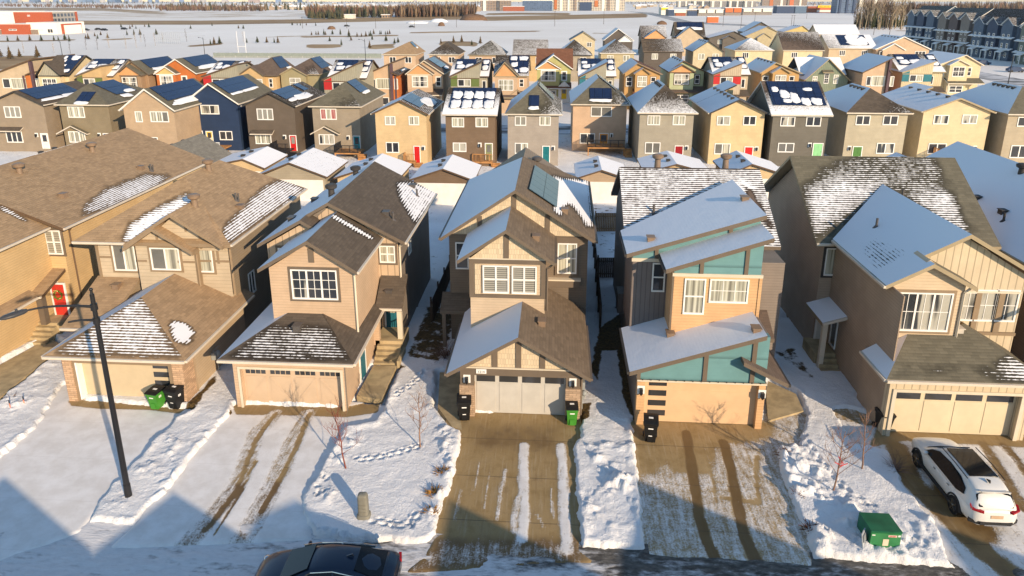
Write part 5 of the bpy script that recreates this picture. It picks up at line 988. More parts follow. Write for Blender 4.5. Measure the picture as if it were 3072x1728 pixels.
    h, g, wy = add('sage green board house with one steep sweeping gable', 'gable', ZF(850, 972), ZF(1545, 965), ZF(1230, 622), sage, SH_OLIVE, CREAM2, ez=4.6, snow=(1.3, -.3, -.3), depth=11); c = g['xa']; bw(h, c-.45, c+.45, 3.9, 5.9, wy, cols=1, grid=(2, 4)); bw(h, c-2.6, c-1.7, 4.1, 5.3, wy, cols=1, pane='curtain'); bw(h, c+1.3, c+2.2, 3.9, 5.6, wy, cols=1, pane='curtain', grid=(2, 4)); awning(h, c-1, c+1, 6.1, wy, SH_OLIVE, CREAM2)
    r_ = MB(); side_roof(r_, g['x0']-.2, g['x1']+.2, wy+2.2, wy+6.5, wy+11, 5.4, 8.4, .9, 1.3); r_.build('main_roof', [SH_DARK, BLACK], h)
    MODERN('peach and orange house under a wide blue snow roof, right of the sage gable', ZF(1690, 825), ZF(2250, 600), ZF(2310, 860), blush, orange, SH_DARK, 1.3)
    SHED('cream wedge house with teal panels near the right edge', ZG(400, 1290), ZG(1130, 1275), ZG(600, 968), ZG(1000, 1090), C3('wedge_ivory', (.56, .46, .29), True), teal, trim=CREAM2)
    GAB('lemony cream house with two nested gables, last of the middle street at right', ZG(1090, 1165), ZG(1815, 1155), ZG(1550, 980), ivory, SH_OLIVE, CREAM, (ZG(1250, 1165), ZG(1640, 1165), ZG(1440, 1065)), snowl=1.3, panes='dark')
    # fourth row
    add4 = lambda *a, **k: add(*a, group=GR4, **k)
    def pair(h, g, wy, pane='dark', n=2, cols=2):
        w_ = g['x1']-g['x0']
        for i in range(n): c = g['x0']+w_*(.3+.45*i); bw(h, c-.8, c+.8, 4.4, 5.9, wy, cols=cols, rows=1, pane=pane)
    pair(*add4('peach walled house with a bare brown hip roof at the edge of the snow field', 'hip', ZC(1205, 287), ZC(1770, 287), ZC(1660, 80), blush, SH_BROWN, CREAM, snow=(-.3, -.3, -.3), solars=(('R', .36, .6, .5, .95, 3, 2, [(.3, 1, -.3, .0)]),), depth=12))
    pair(*add4('tan walled house with a black frosted hip roof', 'hip', ZC(1945, 287), ZC(2460, 287), ZC(2250, 85), blush, SH_DARK, CREAM, snow=(.0, [.38, .3, -.1], .0), depth=12))
    pair(*add4('beige walled house with a frosted grey hip roof and twin chimneys', 'hip', ZD(115, 297), ZD(720, 292), ZD(490, 60), blush, SH_OLIVE, CREAM2, snow=(.2, [.3, .45, .2], .5), depth=12))
    pair(*add4('tan house with one broad frosted roof slope behind the pistachio house', 'side', ZD(840, 292), ZD(1412, 292), ZD(1150, 45), tan, SH_GREY, TAUPE, snow=(1, [.42, .5, .42, .3], -.3)))
    pair(*add4('grey house with a black frosted hip roof', 'hip', ZD(1560, 295), ZD(2125, 292), ZD(1840, 50), C3('greige', (.36, .30, .22)), SH_DARK, DKTRIM, snow=(1.3, [.1, .55, .1], .2), depth=12))
    pair(*add4('khaki house with a frosted hip roof below the white timbered gable', 'hip', ZE(-110, 532), ZE(465, 530), ZE(150, 315), C3('khaki', (.46, .38, .23)), SH_DARK, WTRIM, snow=(1.3, [.3, .5, .2], .2), depth=12), pane='curtain')
    pair(*add4('dark slate house with one long frosted roof slope', 'side', ZE(590, 507), ZE(1240, 505), ZE(900, 300), C3('darkslate', (.11, .09, .075)), SH_GREY, TAUPE, snow=(1, [.0, .5, .5, .0], -.3), depth=12), pane='curtain', cols=3)
    pair(*add4('plain cream house with a snowy left slope and dark rake boards', 'gable', ZE(1370, 502), ZE(1905, 512), ZE(1645, 335), C3('oat', (.54, .45, .29)), SH_DARK, DKTRIM, vents=4, depth=12), pane='curtain')
    pair(*add4('ivory house with a half snowed hip roof', 'hip', ZE(2080, 492), ZF(312, 482), ZE(2320, 285), ivory, SH_DARK, CREAM, snow=(1.3, [.2, .75, .8], .8), depth=12), n=1, cols=3)
    pair(*add4('sand house with a tall chestnut roof slope, dappled with snow at the right', 'side', ZF(515, 492), ZF(1105, 478), ZF(760, 190), ivory, SH_MID, CREAM, snow=(1, [-.2, .1, .48, .3], -.3), depth=13), n=1, cols=3)
    pair(*add4('tan house whose broad roof is white with snow round a solar array', 'side', ZF(1265, 462), ZF(1948, 447), ZF(1500, 235), beige, SH_DARK, CREAM, snow=(1, [.4, 1.2, 1.2, .6], -.3), depth=13, solars=(('F', .28, .86, .2, .95, 4, 2, [(.25, .98, .02, .98)]),)), cols=3)
    h, g, wy = add4('tan house with crisp white gable boards in front of the shaded townhouses', 'gable', ZG(40, 892), ZG(790, 862), ZG(440, 652), blush, SH_DARK, WHITE, depth=13, vents=6, bay=[(ZG(45, 895), ZG(470, 890), ZG(270, 775), 1.0, None, None)]); bw(h, g['x0']+1.0, g['x0']+3.2, 4.3, 5.9, wy-.7, cols=3, rows=1); bw(h, g['x1']-4.0, g['x1']-1.2, 4.3, 5.9, wy, cols=3, rows=1)
    # farthest row
    add5 = lambda *a, **k: add(*a, group=GR5, **k)
    pair(*add5('sandy gabled house standing before the open snow', 'gable', R1[2](580, 402), R1[2](848, 408), R1[2](722, 322), C3('oat', (.54, .45, .29)), SH_OLIVE, CREAM2, snow=(.4, 0, -.2), ez=6.6), pane='grey')
    pair(*add5('dark house with white timbered gables', 'gable', ZE(-40, 330), ZE(430, 322), ZE(190, 140), C3('darkslate', (.11, .09, .075)), SH_DARK, WHITE, ez=6.6, bay=[(ZE(180, 340), ZE(430, 340), ZE(300, 250), 1, None, WHITE)]))
    pair(*add5('frosted brown roofed house with a small peach gable', 'side', ZE(560, 275), ZE(968, 272), ZE(760, 90), C3('umberfar', (.15, .11, .085)), SH_MID, TAUPE, ez=6.6, snow=(1, [.2, .5, .6, .3], 0), bay=[(ZE(600, 290), ZE(965, 285), ZE(800, 158), 1.5, peach, None)]), n=1)
    pair(*add5('grey house with twin beige gables below a black solar roof', 'side', ZE(1110, 275), ZE(1585, 272), ZE(1350, 30), beige, SH_DARK, DKTRIM, ez=6.6, snow=(1, [.3, .3, -.2, -.2], 0), bay=[(ZE(1115, 290), ZE(1575, 270), ZE(1345, 108), 1.5, None, None)], solars=(('F', .1, .95, .6, .97, 4, 1, [(0, 1, -.4, .1)]),)), n=1, cols=3)
    pair(*add5('dark grey house with a snowy hip and a small front gable', 'gable', ZE(1700, 300), ZE(2205, 275), ZE(2060, 180), C3('charcoalfar', (.13, .11, .09)), SH_DARK, DKTRIM, ez=6.6, bay=[(ZE(1860, 310), ZE(2090, 300), ZE(1975, 250), 1, None, None)]), pane='curtain', n=1)
    pair(*add5('khaki house with two nested gables and a snowy left slope', 'gable', ZE(2345, 292), ZF(415, 245), ZF(230, 105), C3('khaki', (.46, .38, .23)), SH_OLIVE, CREAM2, ez=6.6, bay=[(ZF(60, 290), ZF(300, 290), ZF(185, 210), 1, None, None)]), pane='curtain', n=1, cols=3)
    pair(*add5('small gabled house, only its snowy roof top showing behind the chestnut roof', 'gable', ZF(490, 190), ZF(925, 190), ZF(800, 90), lemon, SH_DARK, CREAM2, ez=6.6, vents=4), n=0)
    pair(*add5('pale house with a wide white roof near the bare woodland', 'side', ZF(1090, 240), ZF(1645, 225), ZF(1300, 72), beige, SH_DARK, CREAM2, ez=6.6, snow=(1, [1.2]*4, 0)), n=0)
    add5('blue grey snow roofed house rising behind the khaki one', 'gable', ZE(2205, 190), ZF(395, 190), ZF(130, 30), C3('charcoalfar', (.13, .11, .09)), SH_DARK, DKTRIM, ez=6.6)
    return H
ROW3 = row3()
# ================================================================== the street, driveways and lawns under snow
def vn(x, y, seed=0):                                     # smooth value noise, numpy
    xi, yi = np.floor(x).astype(np.int64), np.floor(y).astype(np.int64); fx, fy = x-xi, y-yi
    fx = fx*fx*(3-2*fx); fy = fy*fy*(3-2*fy)
    def h(a, b):
        n = (a*374761393+b*668265263+seed*1442695041) & 0x7fffffff; n = ((n ^ (n >> 13))*1274126177) & 0x7fffffff; n = (n ^ (n >> 16)) & 0xffff
        return n/65535.
    return (h(xi, yi)*(1-fx)+h(xi+1, yi)*fx)*(1-fy)+(h(xi, yi+1)*(1-fx)+h(xi+1, yi+1)*fx)*fy
def fbm(x, y, s, o=4, seed=0):
    v = 0; a = .5; t = 0
    for i in range(o): v = v+a*vn(x*s, y*s, seed+i*17); t += a; a *= .5; s *= 2.1
    return v/t
def npsd(X, Y, poly):
    d = np.full(X.shape, 1e9); ins = np.zeros(X.shape, bool); n = len(poly)
    for i in range(n):
        (ax, ay), (bx, by) = poly[i], poly[(i+1) % n]; ex, ey = bx-ax, by-ay
        t = np.clip(((X-ax)*ex+(Y-ay)*ey)/(ex*ex+ey*ey+1e-12), 0, 1); d = np.minimum(d, np.hypot(X-ax-ex*t, Y-ay-ey*t))
        c = ((ay > Y) != (by > Y)) & (X < ex*(Y-ay)/(ey if ey else 1e-9)+ax); ins ^= c
    return np.where(ins, d, -d)
def npline(X, Y, pts):
    d = np.full(X.shape, 1e9)
    for (ax, ay), (bx, by) in zip(pts, pts[1:]):
        ex, ey = bx-ax, by-ay; t = np.clip(((X-ax)*ex+(Y-ay)*ey)/(ex*ex+ey*ey+1e-12), 0, 1); d = np.minimum(d, np.hypot(X-ax-ex*t, Y-ay-ey*t))
    return d
def sst(a, b, x): t = np.clip((x-a)/(b-a), 0, 1); return t*t*(3-2*t)
def G2(*pts): return [tuple(pZ(*p))[:2] for p in pts]
def gridmesh(name, x0, x1, y0, y1, step, zf, attrs, m, poly=None, smooth=True, pad=.05):
    nx, ny = int((x1-x0)/step)+1, int((y1-y0)/step)+1
    xs, ys = np.linspace(x0, x1, nx), np.linspace(y0, y1, ny); X, Y = np.meshgrid(xs, ys); Z = zf(X, Y)
    V = np.stack([X, Y, Z], -1).reshape(-1, 3); i = np.arange(nx*ny).reshape(ny, nx)
    F = np.stack([i[:-1, :-1], i[:-1, 1:], i[1:, 1:], i[1:, :-1]], -1).reshape(-1, 4)
    if poly is not None:
        s = npsd(X, Y, poly).ravel() > -pad; F = F[s[F].any(1)]
        used = np.unique(F); mp = np.full(len(V), -1); mp[used] = np.arange(len(used)); V = V[used]; F = mp[F]
    else: used = None
    me = bpy.data.meshes.new(name); me.vertices.add(len(V)); me.vertices.foreach_set('co', V.astype(np.float32).ravel())
    me.loops.add(len(F)*4); me.loops.foreach_set('vertex_index', F.astype(np.int32).ravel()); me.polygons.add(len(F)); me.polygons.foreach_set('loop_start', np.arange(0, len(F)*4, 4, dtype=np.int32))
    me.polygons.foreach_set('use_smooth', np.full(len(F), smooth))
    for k, f in attrs.items():
        a = me.attributes.new(k, 'FLOAT', 'POINT'); v = f(X, Y).ravel(); a.data.foreach_set('value', (v if used is None else v[used]).astype(np.float32))
    me.update(calc_edges=True); me.validate(); me.materials.append(m)
    o = bpy.data.objects.new(name, me); COL.objects.link(o); return tag(o, kind='structure')
r4 = R4; r3 = R3
DRV_B = G2((-60, 1445), r4[0](0, 350), r4[0](410, 0), r3[0](660, 1040), r3[0](735, 1190), r3[0](1900, 1300), r3[0](1740, 1370), r4[0](1630, 0), r4[0](1460, 160), r4[0](1240, 390), r4[0](930, 720), r4[0](860, 880), r4[0](760, 1010), (-60, 1700))
DRV_C = G2(r3[0](2390, 1240), r3[1](905, 1275), r3[1](960, 1270), r3[1](1230, 1300), r3[1](1160, 1400), r3[1](900, 1449), r4[1](800, 40), r4[1](700, 230), r4[1](590, 450), r4[1](430, 680), r4[1](400, 880), r4[1](520, 1080), r4[0](1100, 1160), r4[0](1500, 790), r4[0](1730, 570), r4[0](1900, 330), r4[0](2140, 20), r3[0](2360, 1330))
DRV_D = G2(r3[1](2060, 1320), r3[2](660, 1330), r3[2](640, 1449), r4[2](620, 110), r4[2](555, 180), r4[2](580, 580), r4[2](600, 900), r4[2](640, 1200), r4[2](760, 1300), r4[1](1480, 1400), r4[1](1640, 1260), r4[1](1780, 1050), r4[1](1870, 700), r4[1](1930, 620), r4[1](2010, 250), r4[1](2025, 60), r4[1](1960, 0), r3[1](2040, 1400))
DRV_E = G2(r3[2](1245, 1400), r3[3](10, 1400), r3[3](170, 1360), r3[3](350, 1300), r4[3](250, 180), r4[3](30, 200), r4[3](60, 330), r4[3](110, 520), r4[3](190, 760), r4[3](290, 980), r4[3](400, 1280), r4[3](400, 1330), r4[2](1340, 1230), r4[2](1340, 1190), r4[2](1300, 750), r4[2](1270, 450), r4[2](1230, 180), r4[2](1215, 30))
DRV_F = G2(r3[3](1130, 1400), r4[3](2600, 130), (3300, 1380), (3300, 1800), r4[3](2000, 1449), r4[3](1820, 1330), r4[3](1690, 1010), r4[3](1500, 740), r4[3](1370, 600), r4[3](1290, 440), r4[3](1190, 220), r4[3](860, 170), r3[3](700, 1300), r3[3](820, 1290))
WALK_C = G2(r3[1](1185, 850), r3[1](1415, 855), r3[1](1265, 1195), r3[1](1240, 1310), r3[1](940, 1290), r3[1](1015, 1160))
WALK_D = G2(r3[1](1850, 900), r3[1](2060, 900), r3[1](2060, 1380), r4[1](2000, 40), r4[1](1900, 0), r3[1](1830, 1250))
WALK_E = G2(r3[3](0, 1000), r3[3](280, 1130), r3[3](355, 1300), r3[3](0, 1400), r3[2](2560, 1200), r3[2](2560, 1060))
WALK_F = G2(r3[3](440, 780), r3[3](660, 780), r3[3](1150, 1420), r3[3](760, 1340), r3[3](580, 1060), r3[3](480, 900))
WALK_A = G2(r3[0](-120, 900), r3[0](500, 560), r3[0](640, 640), r3[0](0, 1160), r3[0](-160, 1300))
ROADY = lambda X: 20.35+.15*np.sin(X*.25)
HARD = [DRV_B, DRV_C, DRV_D, DRV_E, DRV_F, WALK_C, WALK_D, WALK_E, WALK_A]
ZONES = [(G2(r4[2](660, 200), r4[2](1230, 180), r4[2](1300, 1190), r4[2](650, 1230), r4[2](620, 800), r4[2](900, 550)), 1.0), (G2(r4[3](0, 200), r4[3](250, 150), r4[3](600, 500), r4[3](860, 820), r4[3](1700, 900), r4[3](1850, 1330), r4[3](420, 1290), r4[3](150, 700)), .8),
         (G2(r4[1](1740, 20), r4[1](2030, 50), r4[1](1960, 400), r4[1](1860, 700), r4[1](1700, 1050), r4[1](1600, 950), r4[1](1790, 500)), .75), (G2(r4[1](600, 600), r4[1](720, 250), r4[1](1000, 0), r4[1](1150, 100), r4[1](760, 500), r4[1](980, 850), r4[1](500, 800)), .45),
         (G2(r4[0](900, 860), r4[0](1650, 100), r4[0](2100, 60), r4[0](1700, 600), r4[0](1300, 850)), .4), (G2(r3[0](0, 1150), r3[0](560, 760), r3[0](700, 1000), r3[0](0, 1449)), .35)]
GRASS_AND_GAP_SHADE = [(G2(r3[0](1830, 1300), r3[0](2160, 970), r3[0](2190, 1010), r3[0](2050, 1150), r3[0](1960, 1310)), .9), (G2(r3[2](680, 1250), r3[2](790, 1230), r3[2](770, 1360), r3[2](690, 1449)), 1.), (G2(r3[1](1430, 840), r3[1](1500, 860), r3[1](1400, 920)), .8),
         (G2(r3[2](790, 900), r3[2](880, 480), r3[2](1120, 300), r3[2](1240, 1380), r3[2](1130, 1250), r3[2](1060, 700), r3[2](900, 700), r3[2](860, 1000)), .95), (G2(r3[1](1500, 760), r3[1](1800, 60), r3[1](2080, 100), r3[1](1960, 600), r3[1](1850, 820)), .62), (G2(r3[3](30, 700), r3[3](250, 650), r3[3](640, 1200), r3[3](560, 1100)), .5), (G2(r3[0](2290, 1330), r3[0](2390, 1200), r3[0](2400, 1340)), .6), (G2(r4[3](2430, 100), r4[3](2600, 60), r4[3](2600, 240)), .9)]  # gap patches: dead grass, strengthened to paint in the shade between houses
FEET = []
random.seed(11)
def trail(pts, n):
    P = G2(*pts); L_ = [0]
    for a, b in zip(P, P[1:]): L_.append(L_[-1]+math.hypot(b[0]-a[0], b[1]-a[1]))
    for i in range(n):
        t = L_[-1]*i/max(1, n-1)
        for k in range(len(P)-1):
            if L_[k] <= t <= L_[k+1]:
                f = (t-L_[k])/max(1e-6, L_[k+1]-L_[k]); a = math.atan2(P[k+1][1]-P[k][1], P[k+1][0]-P[k][0])
                FEET.append((P[k][0]+(P[k+1][0]-P[k][0])*f-math.sin(a)*.11*(1 if i % 2 else -1)+random.uniform(-.05, .05), P[k][1]+(P[k+1][1]-P[k][1])*f+math.cos(a)*.11*(1 if i % 2 else -1), a)); break
trail([r4[1](1590, 215), r4[1](1400, 280), r4[1](1170, 330), r4[1](980, 350)], 15); trail([r4[1](1150, 940), r4[1](1300, 970), r4[1](1500, 1000), r4[1](1600, 850)], 13); trail([r4[1](480, 250), r4[1](420, 400), r4[1](390, 600), r4[1](300, 690)], 12); trail([r4[1](560, 330), r4[1](430, 330), r4[1](370, 500)], 9)
trail([r3[1](1700, 900), r3[1](1560, 1050), r3[1](1400, 1150)], 14); trail([r4[3](330, 60), r4[3](400, 230), r4[3](800, 700), r4[3](1000, 800)], 20); trail([r4[1](160, 1020), r4[1](600, 1040), r4[1](900, 1100)], 15)
for i in range(26):
    q = G2(r4[1](random.uniform(350, 700), random.uniform(200, 720)))[0]; FEET.append((*q, random.uniform(0, 6.3)))
def lawn_z(X, Y):
    d = np.full(X.shape, -1e9)
    for p in HARD: d = np.maximum(d, npsd(X, Y, p))
    d = np.maximum(d, ROADY(X)-Y)
    n1 = fbm(X, Y, .5, 4, 3); n2 = fbm(X+3.3, Y, 2.3, 4, 9); n3 = fbm(X, Y*1.6+X*.5, 4.0, 3, 21)
    e = d+(n2-.5)*.28+(n3-.5)*.12
    up = 1-sst(-.30, -.06, e)
    z = .10+.12*n1+.05*(n2-.5)+.035*(n3-.5)
    wz = np.zeros(X.shape)
    for p, a in ZONES: wz = np.maximum(wz, a*sst(-.3, .5, npsd(X, Y, p)))
    c1 = vn(X*2.6, Y*2.6, 5); c2 = vn(X*6.1+7+n2, Y*6.1, 6); c3 = vn(X*11+n2*2, Y*11+3, 8); ch = np.maximum(0, c1-.46)*.55+np.maximum(0, c2-.5)*.5*(.35+c1)+np.maximum(0, c3-.52)*.24
    z = z+wz*(ch*(.18+.75*sst(.42, .62, fbm(X, Y, .75, 3, 77)))+.04)
    ridge = np.exp(-((e+.32)/.2)**2)*sst(.35, .7, fbm(X, Y, .8, 2, 31)); z = z+.10*ridge*up
    for (fx, fy, a) in FEET:
        m = (np.abs(X[0]-fx) < .4).nonzero()[0]; k = (np.abs(Y[:, 0]-fy) < .4).nonzero()[0]
        if len(m) and len(k):
            s = (slice(k[0], k[-1]+1), slice(m[0], m[-1]+1)); dx, dy = X[s]-fx, Y[s]-fy; u = dx*math.cos(a)+dy*math.sin(a); v = -dx*math.sin(a)+dy*math.cos(a)
            q = np.sqrt((u/.17)**2+(v/.085)**2); z[s] -= .10*(1-sst(.6, 1.15, q))-.03*np.exp(-((q-1.4)/.3)**2)
    return np.where(d > .6, -.25, -.25+(z+.25)*up)
def lawn_grass(X, Y):
    g = np.zeros(X.shape)
    for p, a in GRASS_AND_GAP_SHADE: g = np.maximum(g, a*sst(-.35, .3, npsd(X, Y, p)))
    d = np.full(X.shape, -1e9)
    for p in HARD: d = np.maximum(d, npsd(X, Y, p))
    return g+.10*np.exp(-((d+.12)/.1)**2)
def lawn_fn(n, b):
    p = posn(n); g = attr(n, 'grass'); a = noise(n, p, 1.6, 6, .65); c = noise(n, p, 9, 5, .7); f = noise(n, p, .4, 4)
    m = rng(n, math_(n, 'ADD', g, math_(n, 'MULTIPLY', math_(n, 'SUBTRACT', a, .5), 1.1)), .42, .6)
    gc = mixc(n, rng(n, c, .3, .7), (.03, .022, .01), (.17, .10, .03))
    sc_ = mixc(n, rng(n, f, .3, .7), (.76, .755, .76), (.86, .855, .86)); sc_ = mixc(n, rng(n, c, .62, .85, 0, .12), sc_, (.5, .45, .4))
    L(n, mixc(n, m, sc_, gc), b.inputs['Base Color']); b.inputs['Roughness'].default_value = .7; bump(n, b, math_(n, 'ADD', math_(n, 'ADD', math_(n, 'MULTIPLY', c, .8), a), math_(n, 'MULTIPLY', noise(n, p, 22, 3, .6), .45)), .08, .9)
LAWN = mat('lawn_snow', lawn_fn)
gridmesh('snow_lawn', -33, 26, 19.2, 40, .075, lawn_z, dict(grass=lawn_grass), LAWN)
def back_z(X, Y): return np.where(Y < 40.3, -.3, .06+.14*fbm(X, Y, .4, 3, 40))
gridmesh('snow_yard', -75, 45, 40, 98, .5, back_z, dict(grass=lambda X, Y: .30+.35*(fbm(X, Y, .12, 3, 41)-.5)+0*X), LAWN)  # grass share raised to deepen the painted shade in the gaps
# driveways
def drive_fn(n, b):
    p = posn(n); s = sep(n, p); cov = attr(n, 'cov'); wet = attr(n, 'wet')
    st = noise(n, p, 1.0, 5, .6, 6.5, .8, 1); a = noise(n, p, 1.3, 5, .6); c = noise(n, p, 14, 4, .65)
    base = mixc(n, rng(n, a, .25, .75), (.27, .18, .075), (.42, .30, .15)); base = mixc(n, rng(n, st, .5, .75, 0, .5), base, (.20, .12, .045)); base = mixc(n, rng(n, noise(n, p, 1.0, 4, .6, 9, .5, 1), .52, .72, 0, .35), base, (.52, .43, .30)); base = mixc(n, rng(n, c, .3, .8, 0, .35), base, (.24, .17, .09))
    w = rng(n, math_(n, 'ADD', wet, math_(n, 'MULTIPLY', math_(n, 'SUBTRACT', a, .5), .9)), .3, .75); base = mixc(n, math_(n, 'MULTIPLY', w, .8), base, (.115, .066, .026))
    jy = math_(n, 'ABSOLUTE', math_(n, 'SUBTRACT', math_(n, 'FRACT', math_(n, 'DIVIDE', s[1], 2.55)), .5)); j = rng(n, jy, .004, .012)
    base = mixc(n, math_(n, 'MULTIPLY', math_(n, 'SUBTRACT', 1, j), .55), base, (.07, .05, .035))
    v = math_(n, 'ADD', cov, math_(n, 'MULTIPLY', math_(n, 'SUBTRACT', st, .5), .65)); v = math_(n, 'ADD', v, math_(n, 'MULTIPLY', math_(n, 'SUBTRACT', c, .5), .7)); v = math_(n, 'ADD', v, math_(n, 'MULTIPLY', math_(n, 'SUBTRACT', noise(n, p, 3.2, 5, .65), .5), .6))
    m = rng(n, v, .32, .74); sn = mixc(n, rng(n, a, .3, .7), (.68, .65, .62), (.80, .78, .765)); sn = mixc(n, rng(n, c, .55, .8, 0, .3), sn, (.45, .40, .34)); j2 = math_(n, 'MULTIPLY', math_(n, 'SUBTRACT', 1, j), .12); sn = mixc(n, j2, sn, (.4, .36, .32))
    L(n, mixc(n, m, base, sn), b.inputs['Base Color']); L(n, rng(n, math_(n, 'SUBTRACT', w, m), 0, 1, .85, .42), b.inputs['Roughness']); bump(n, b, math_(n, 'ADD', m, math_(n, 'MULTIPLY', c, .3)), .03, .5)
DRIVE = mat('driveway_concrete', drive_fn)
def cov_fn(base, patches=(), tracks=()):                   # patches: (polygon, value, softness m)   tracks: (polyline, half width m, value)
    def f(X, Y):
        v = np.full(X.shape, float(base))
        for p, a, s in patches: t = sst(-s, s, npsd(X, Y, p)); v = v*(1-t)+a*t
        for p, h, a in tracks: t = 1-sst(h*.6, h*1.5, npline(X, Y, p)+.08*(fbm(X, Y, 1.5, 2, 60)-.5)); v = v*(1-t)+a*t
        return v
    return f
def drive(poly, cov, wet, z=0.0):
    xs, ys = [p[0] for p in poly], [p[1] for p in poly]
    gridmesh('driveway', min(xs)-.6, max(xs)+.6, min(ys)-.6, max(ys)+.6, .1, lambda X, Y: z+.02*sst(.3, .8, cov(X, Y))-.3*sst(0, .4, -npsd(X, Y, poly))*sst(.9, .1, Y-ROADY(X)), dict(cov=cov, wet=wet), DRIVE, poly, pad=.55)
apB = G2(r3[0](690, 1180), r3[0](2000, 1180), r3[0](1800, 1310), r3[0](1500, 1270), r3[0](1000, 1262), r3[0](720, 1230))
drive(DRV_B, cov_fn(1.0, [(apB, -.3, .12)]), cov_fn(.0, [(apB, .42, .2)]))
apC = G2(r3[0](2350, 1220), r3[1](960, 1240), r3[1](1250, 1160), r3[1](1220, 1300), r3[1](900, 1345), r3[1](300, 1325), r3[0](2380, 1320))
tC1 = [r3[1](190, 1310), r3[1](60, 1449), r4[0](2484, 60), r4[0](2350, 480), r4[0](2060, 880), r4[0](1780, 1180)]; tC2 = [r3[1](520, 1310), r4[1](400, 50), r4[1](270, 350), r4[1](140, 620), r4[1](0, 900), r4[0](2200, 1330)]
drive(DRV_C, cov_fn(.95, [(apC, -.3, .12)], [(G2(*tC1), .42, .55), (G2(*tC2), .46, .55), (G2(r3[1](200, 1310), r4[0](2484, 130), r4[0](2290, 640), r4[0](1990, 1010)), .09, .15), (G2(r3[1](540, 1310), r4[1](400, 180), r4[1](200, 580), r4[1](60, 820)), .09, .12), (G2(r4[0](2484, 330), r4[0](2300, 700), r4[0](2080, 1050)), .06, .2)]), cov_fn(.1, [(apC, .45, .15)], [(G2(*tC1), .4, .42), (G2(*tC2), .4, .42), (G2(r4[0](2300, 640), r4[0](2060, 900), r4[0](1760, 1230)), .5, .9), (G2(r4[1](140, 620), r4[1](0, 900), r4[0](2200, 1330)), .5, .9)]))
sD = [((r4[2](115, 180), r4[2](110, 500), r4[2](120, 800), r4[2](100, 1090)), .22, .78), ((r4[2](475, 190), r4[2](500, 500), r4[2](500, 800), r4[2](540, 1200)), .22, .75), ((r4[2](380, 600), r4[2](400, 900)), .06, .6), ((r4[1](2180, 320), r4[1](2100, 650)), .05, .5), ((r4[1](2430, 420), r4[1](2370, 640), r4[1](2340, 900)), .1, .55), ((r4[1](2260, 420), r4[1](2220, 800)), .05, .5), ((r4[2](60, 700), r4[2](20, 1000)), .2, .6), ((r4[2](240, 850), r4[2](330, 1000)), .08, .5), ((r4[1](1990, 620), r4[1](1930, 900)), .1, .45)]
botD = G2(r4[1](1780, 1100), r4[2](620, 1100), r4[2](700, 1320), r4[1](1500, 1400))
drive(DRV_D, cov_fn(.10, [(botD, .46, .6)], [(G2(*p), h, a) for p, h, a in sD]), cov_fn(.34, [(botD, .85, .5), (G2(r4[1](2100, 0), r4[2](450, 0), r4[2](400, 250), r4[1](2150, 200)), .6, .6)]))
bareE = G2(r3[2](1245, 1400), r3[3](10, 1410), r4[3](0, 60), r4[2](2350, 110), r4[2](1950, 160), r4[2](1880, 430), r4[2](1600, 420), r4[2](1500, 320), r4[2](1320, 440), r4[2](1260, 440), r4[2](1200, 20))
tE1 = [r4[2](1690, 60), r4[2](1720, 250), r4[2](1770, 550), r4[2](1810, 850), r4[2](1890, 1120), r4[2](2060, 1449)]; tE2 = [r4[2](2050, 150), r4[2](2120, 400), r4[2](2190, 750), r4[2](2250, 1060), r4[2](2440, 1449)]
fE = [r4[2](2380, 290), r4[2](2370, 480), r4[2](2400, 740), r4[2](2200, 720), r4[2](2050, 690)]
drive(DRV_E, cov_fn(.52, [(bareE, -.15, .45)], [(G2(*tE1), .17, .05), (G2(*tE2), .17, .05), (G2(*fE), .09, .2), (G2(r4[2](1870, 200), r4[2](1990, 720)), .05, .3)]), cov_fn(.1, [(bareE, .3, .2)], [(G2(*tE1), .2, .95), (G2(*tE2), .2, .95)]))
tF = [([r4[3](1250, 200), r4[3](1420, 560), r4[3](1700, 830), r4[3](2100, 1230), r4[3](2400, 1449)], .4, .1), ([r4[3](2100, 180), r4[3](2484, 800)], .22, .3), ([r4[3](2300, 190), r4[3](2600, 560)], .18, .35), ([r4[3](1750, 700), r4[3](2000, 1000)], .7, .15)]
apF = G2(r3[3](1130, 1400), r4[3](2600, 110), r4[3](2600, 200), r4[3](1300, 130), r4[3](1000, 190))
drive(DRV_F, cov_fn(.72, [(apF, -.2, .15)], [(G2(*p), h, a) for p, h, a in tF]), cov_fn(.2, [(apF, .4, .2)], [(G2(*p), h*1.2, .6) for p, h, a in tF]))
def walk(poly, z, cov, wet, name='walkway'):
    o = MB(); o.prism([(x, y) for x, y in poly] if sum((poly[i][0]*poly[(i+1) % len(poly)][1]-poly[(i+1) % len(poly)][0]*poly[i][1]) for i in range(len(poly))) < 0 else list(reversed(poly)), z-.3, z, 0, 'z')
    xs, ys = [p[0] for p in poly], [p[1] for p in poly]
    tag(o.build(name, CONC, None, (sum(xs)/len(xs), sum(ys)/len(ys), z)), kind='structure')
walk(WALK_C[:3]+WALK_C[5:6], .16, 0, 0); walk(WALK_A, .08, 0, 0); walk(WALK_E, .10, 0, 0); walk(WALK_D, .03, 0, 0)
xs, ys = [p[0] for p in WALK_F], [p[1] for p in WALK_F]
gridmesh('walkway', min(xs)-.4, max(xs)+.4, min(ys)-.4, max(ys)+.4, .12, lambda X, Y: .03+.12*fbm(X, Y, .8, 2, 71)*0, dict(cov=lambda X, Y: .42+.3*(fbm(X, Y, .9, 3, 70)-.5), wet=lambda X, Y: .3+0*X), DRIVE, WALK_F, pad=.3)
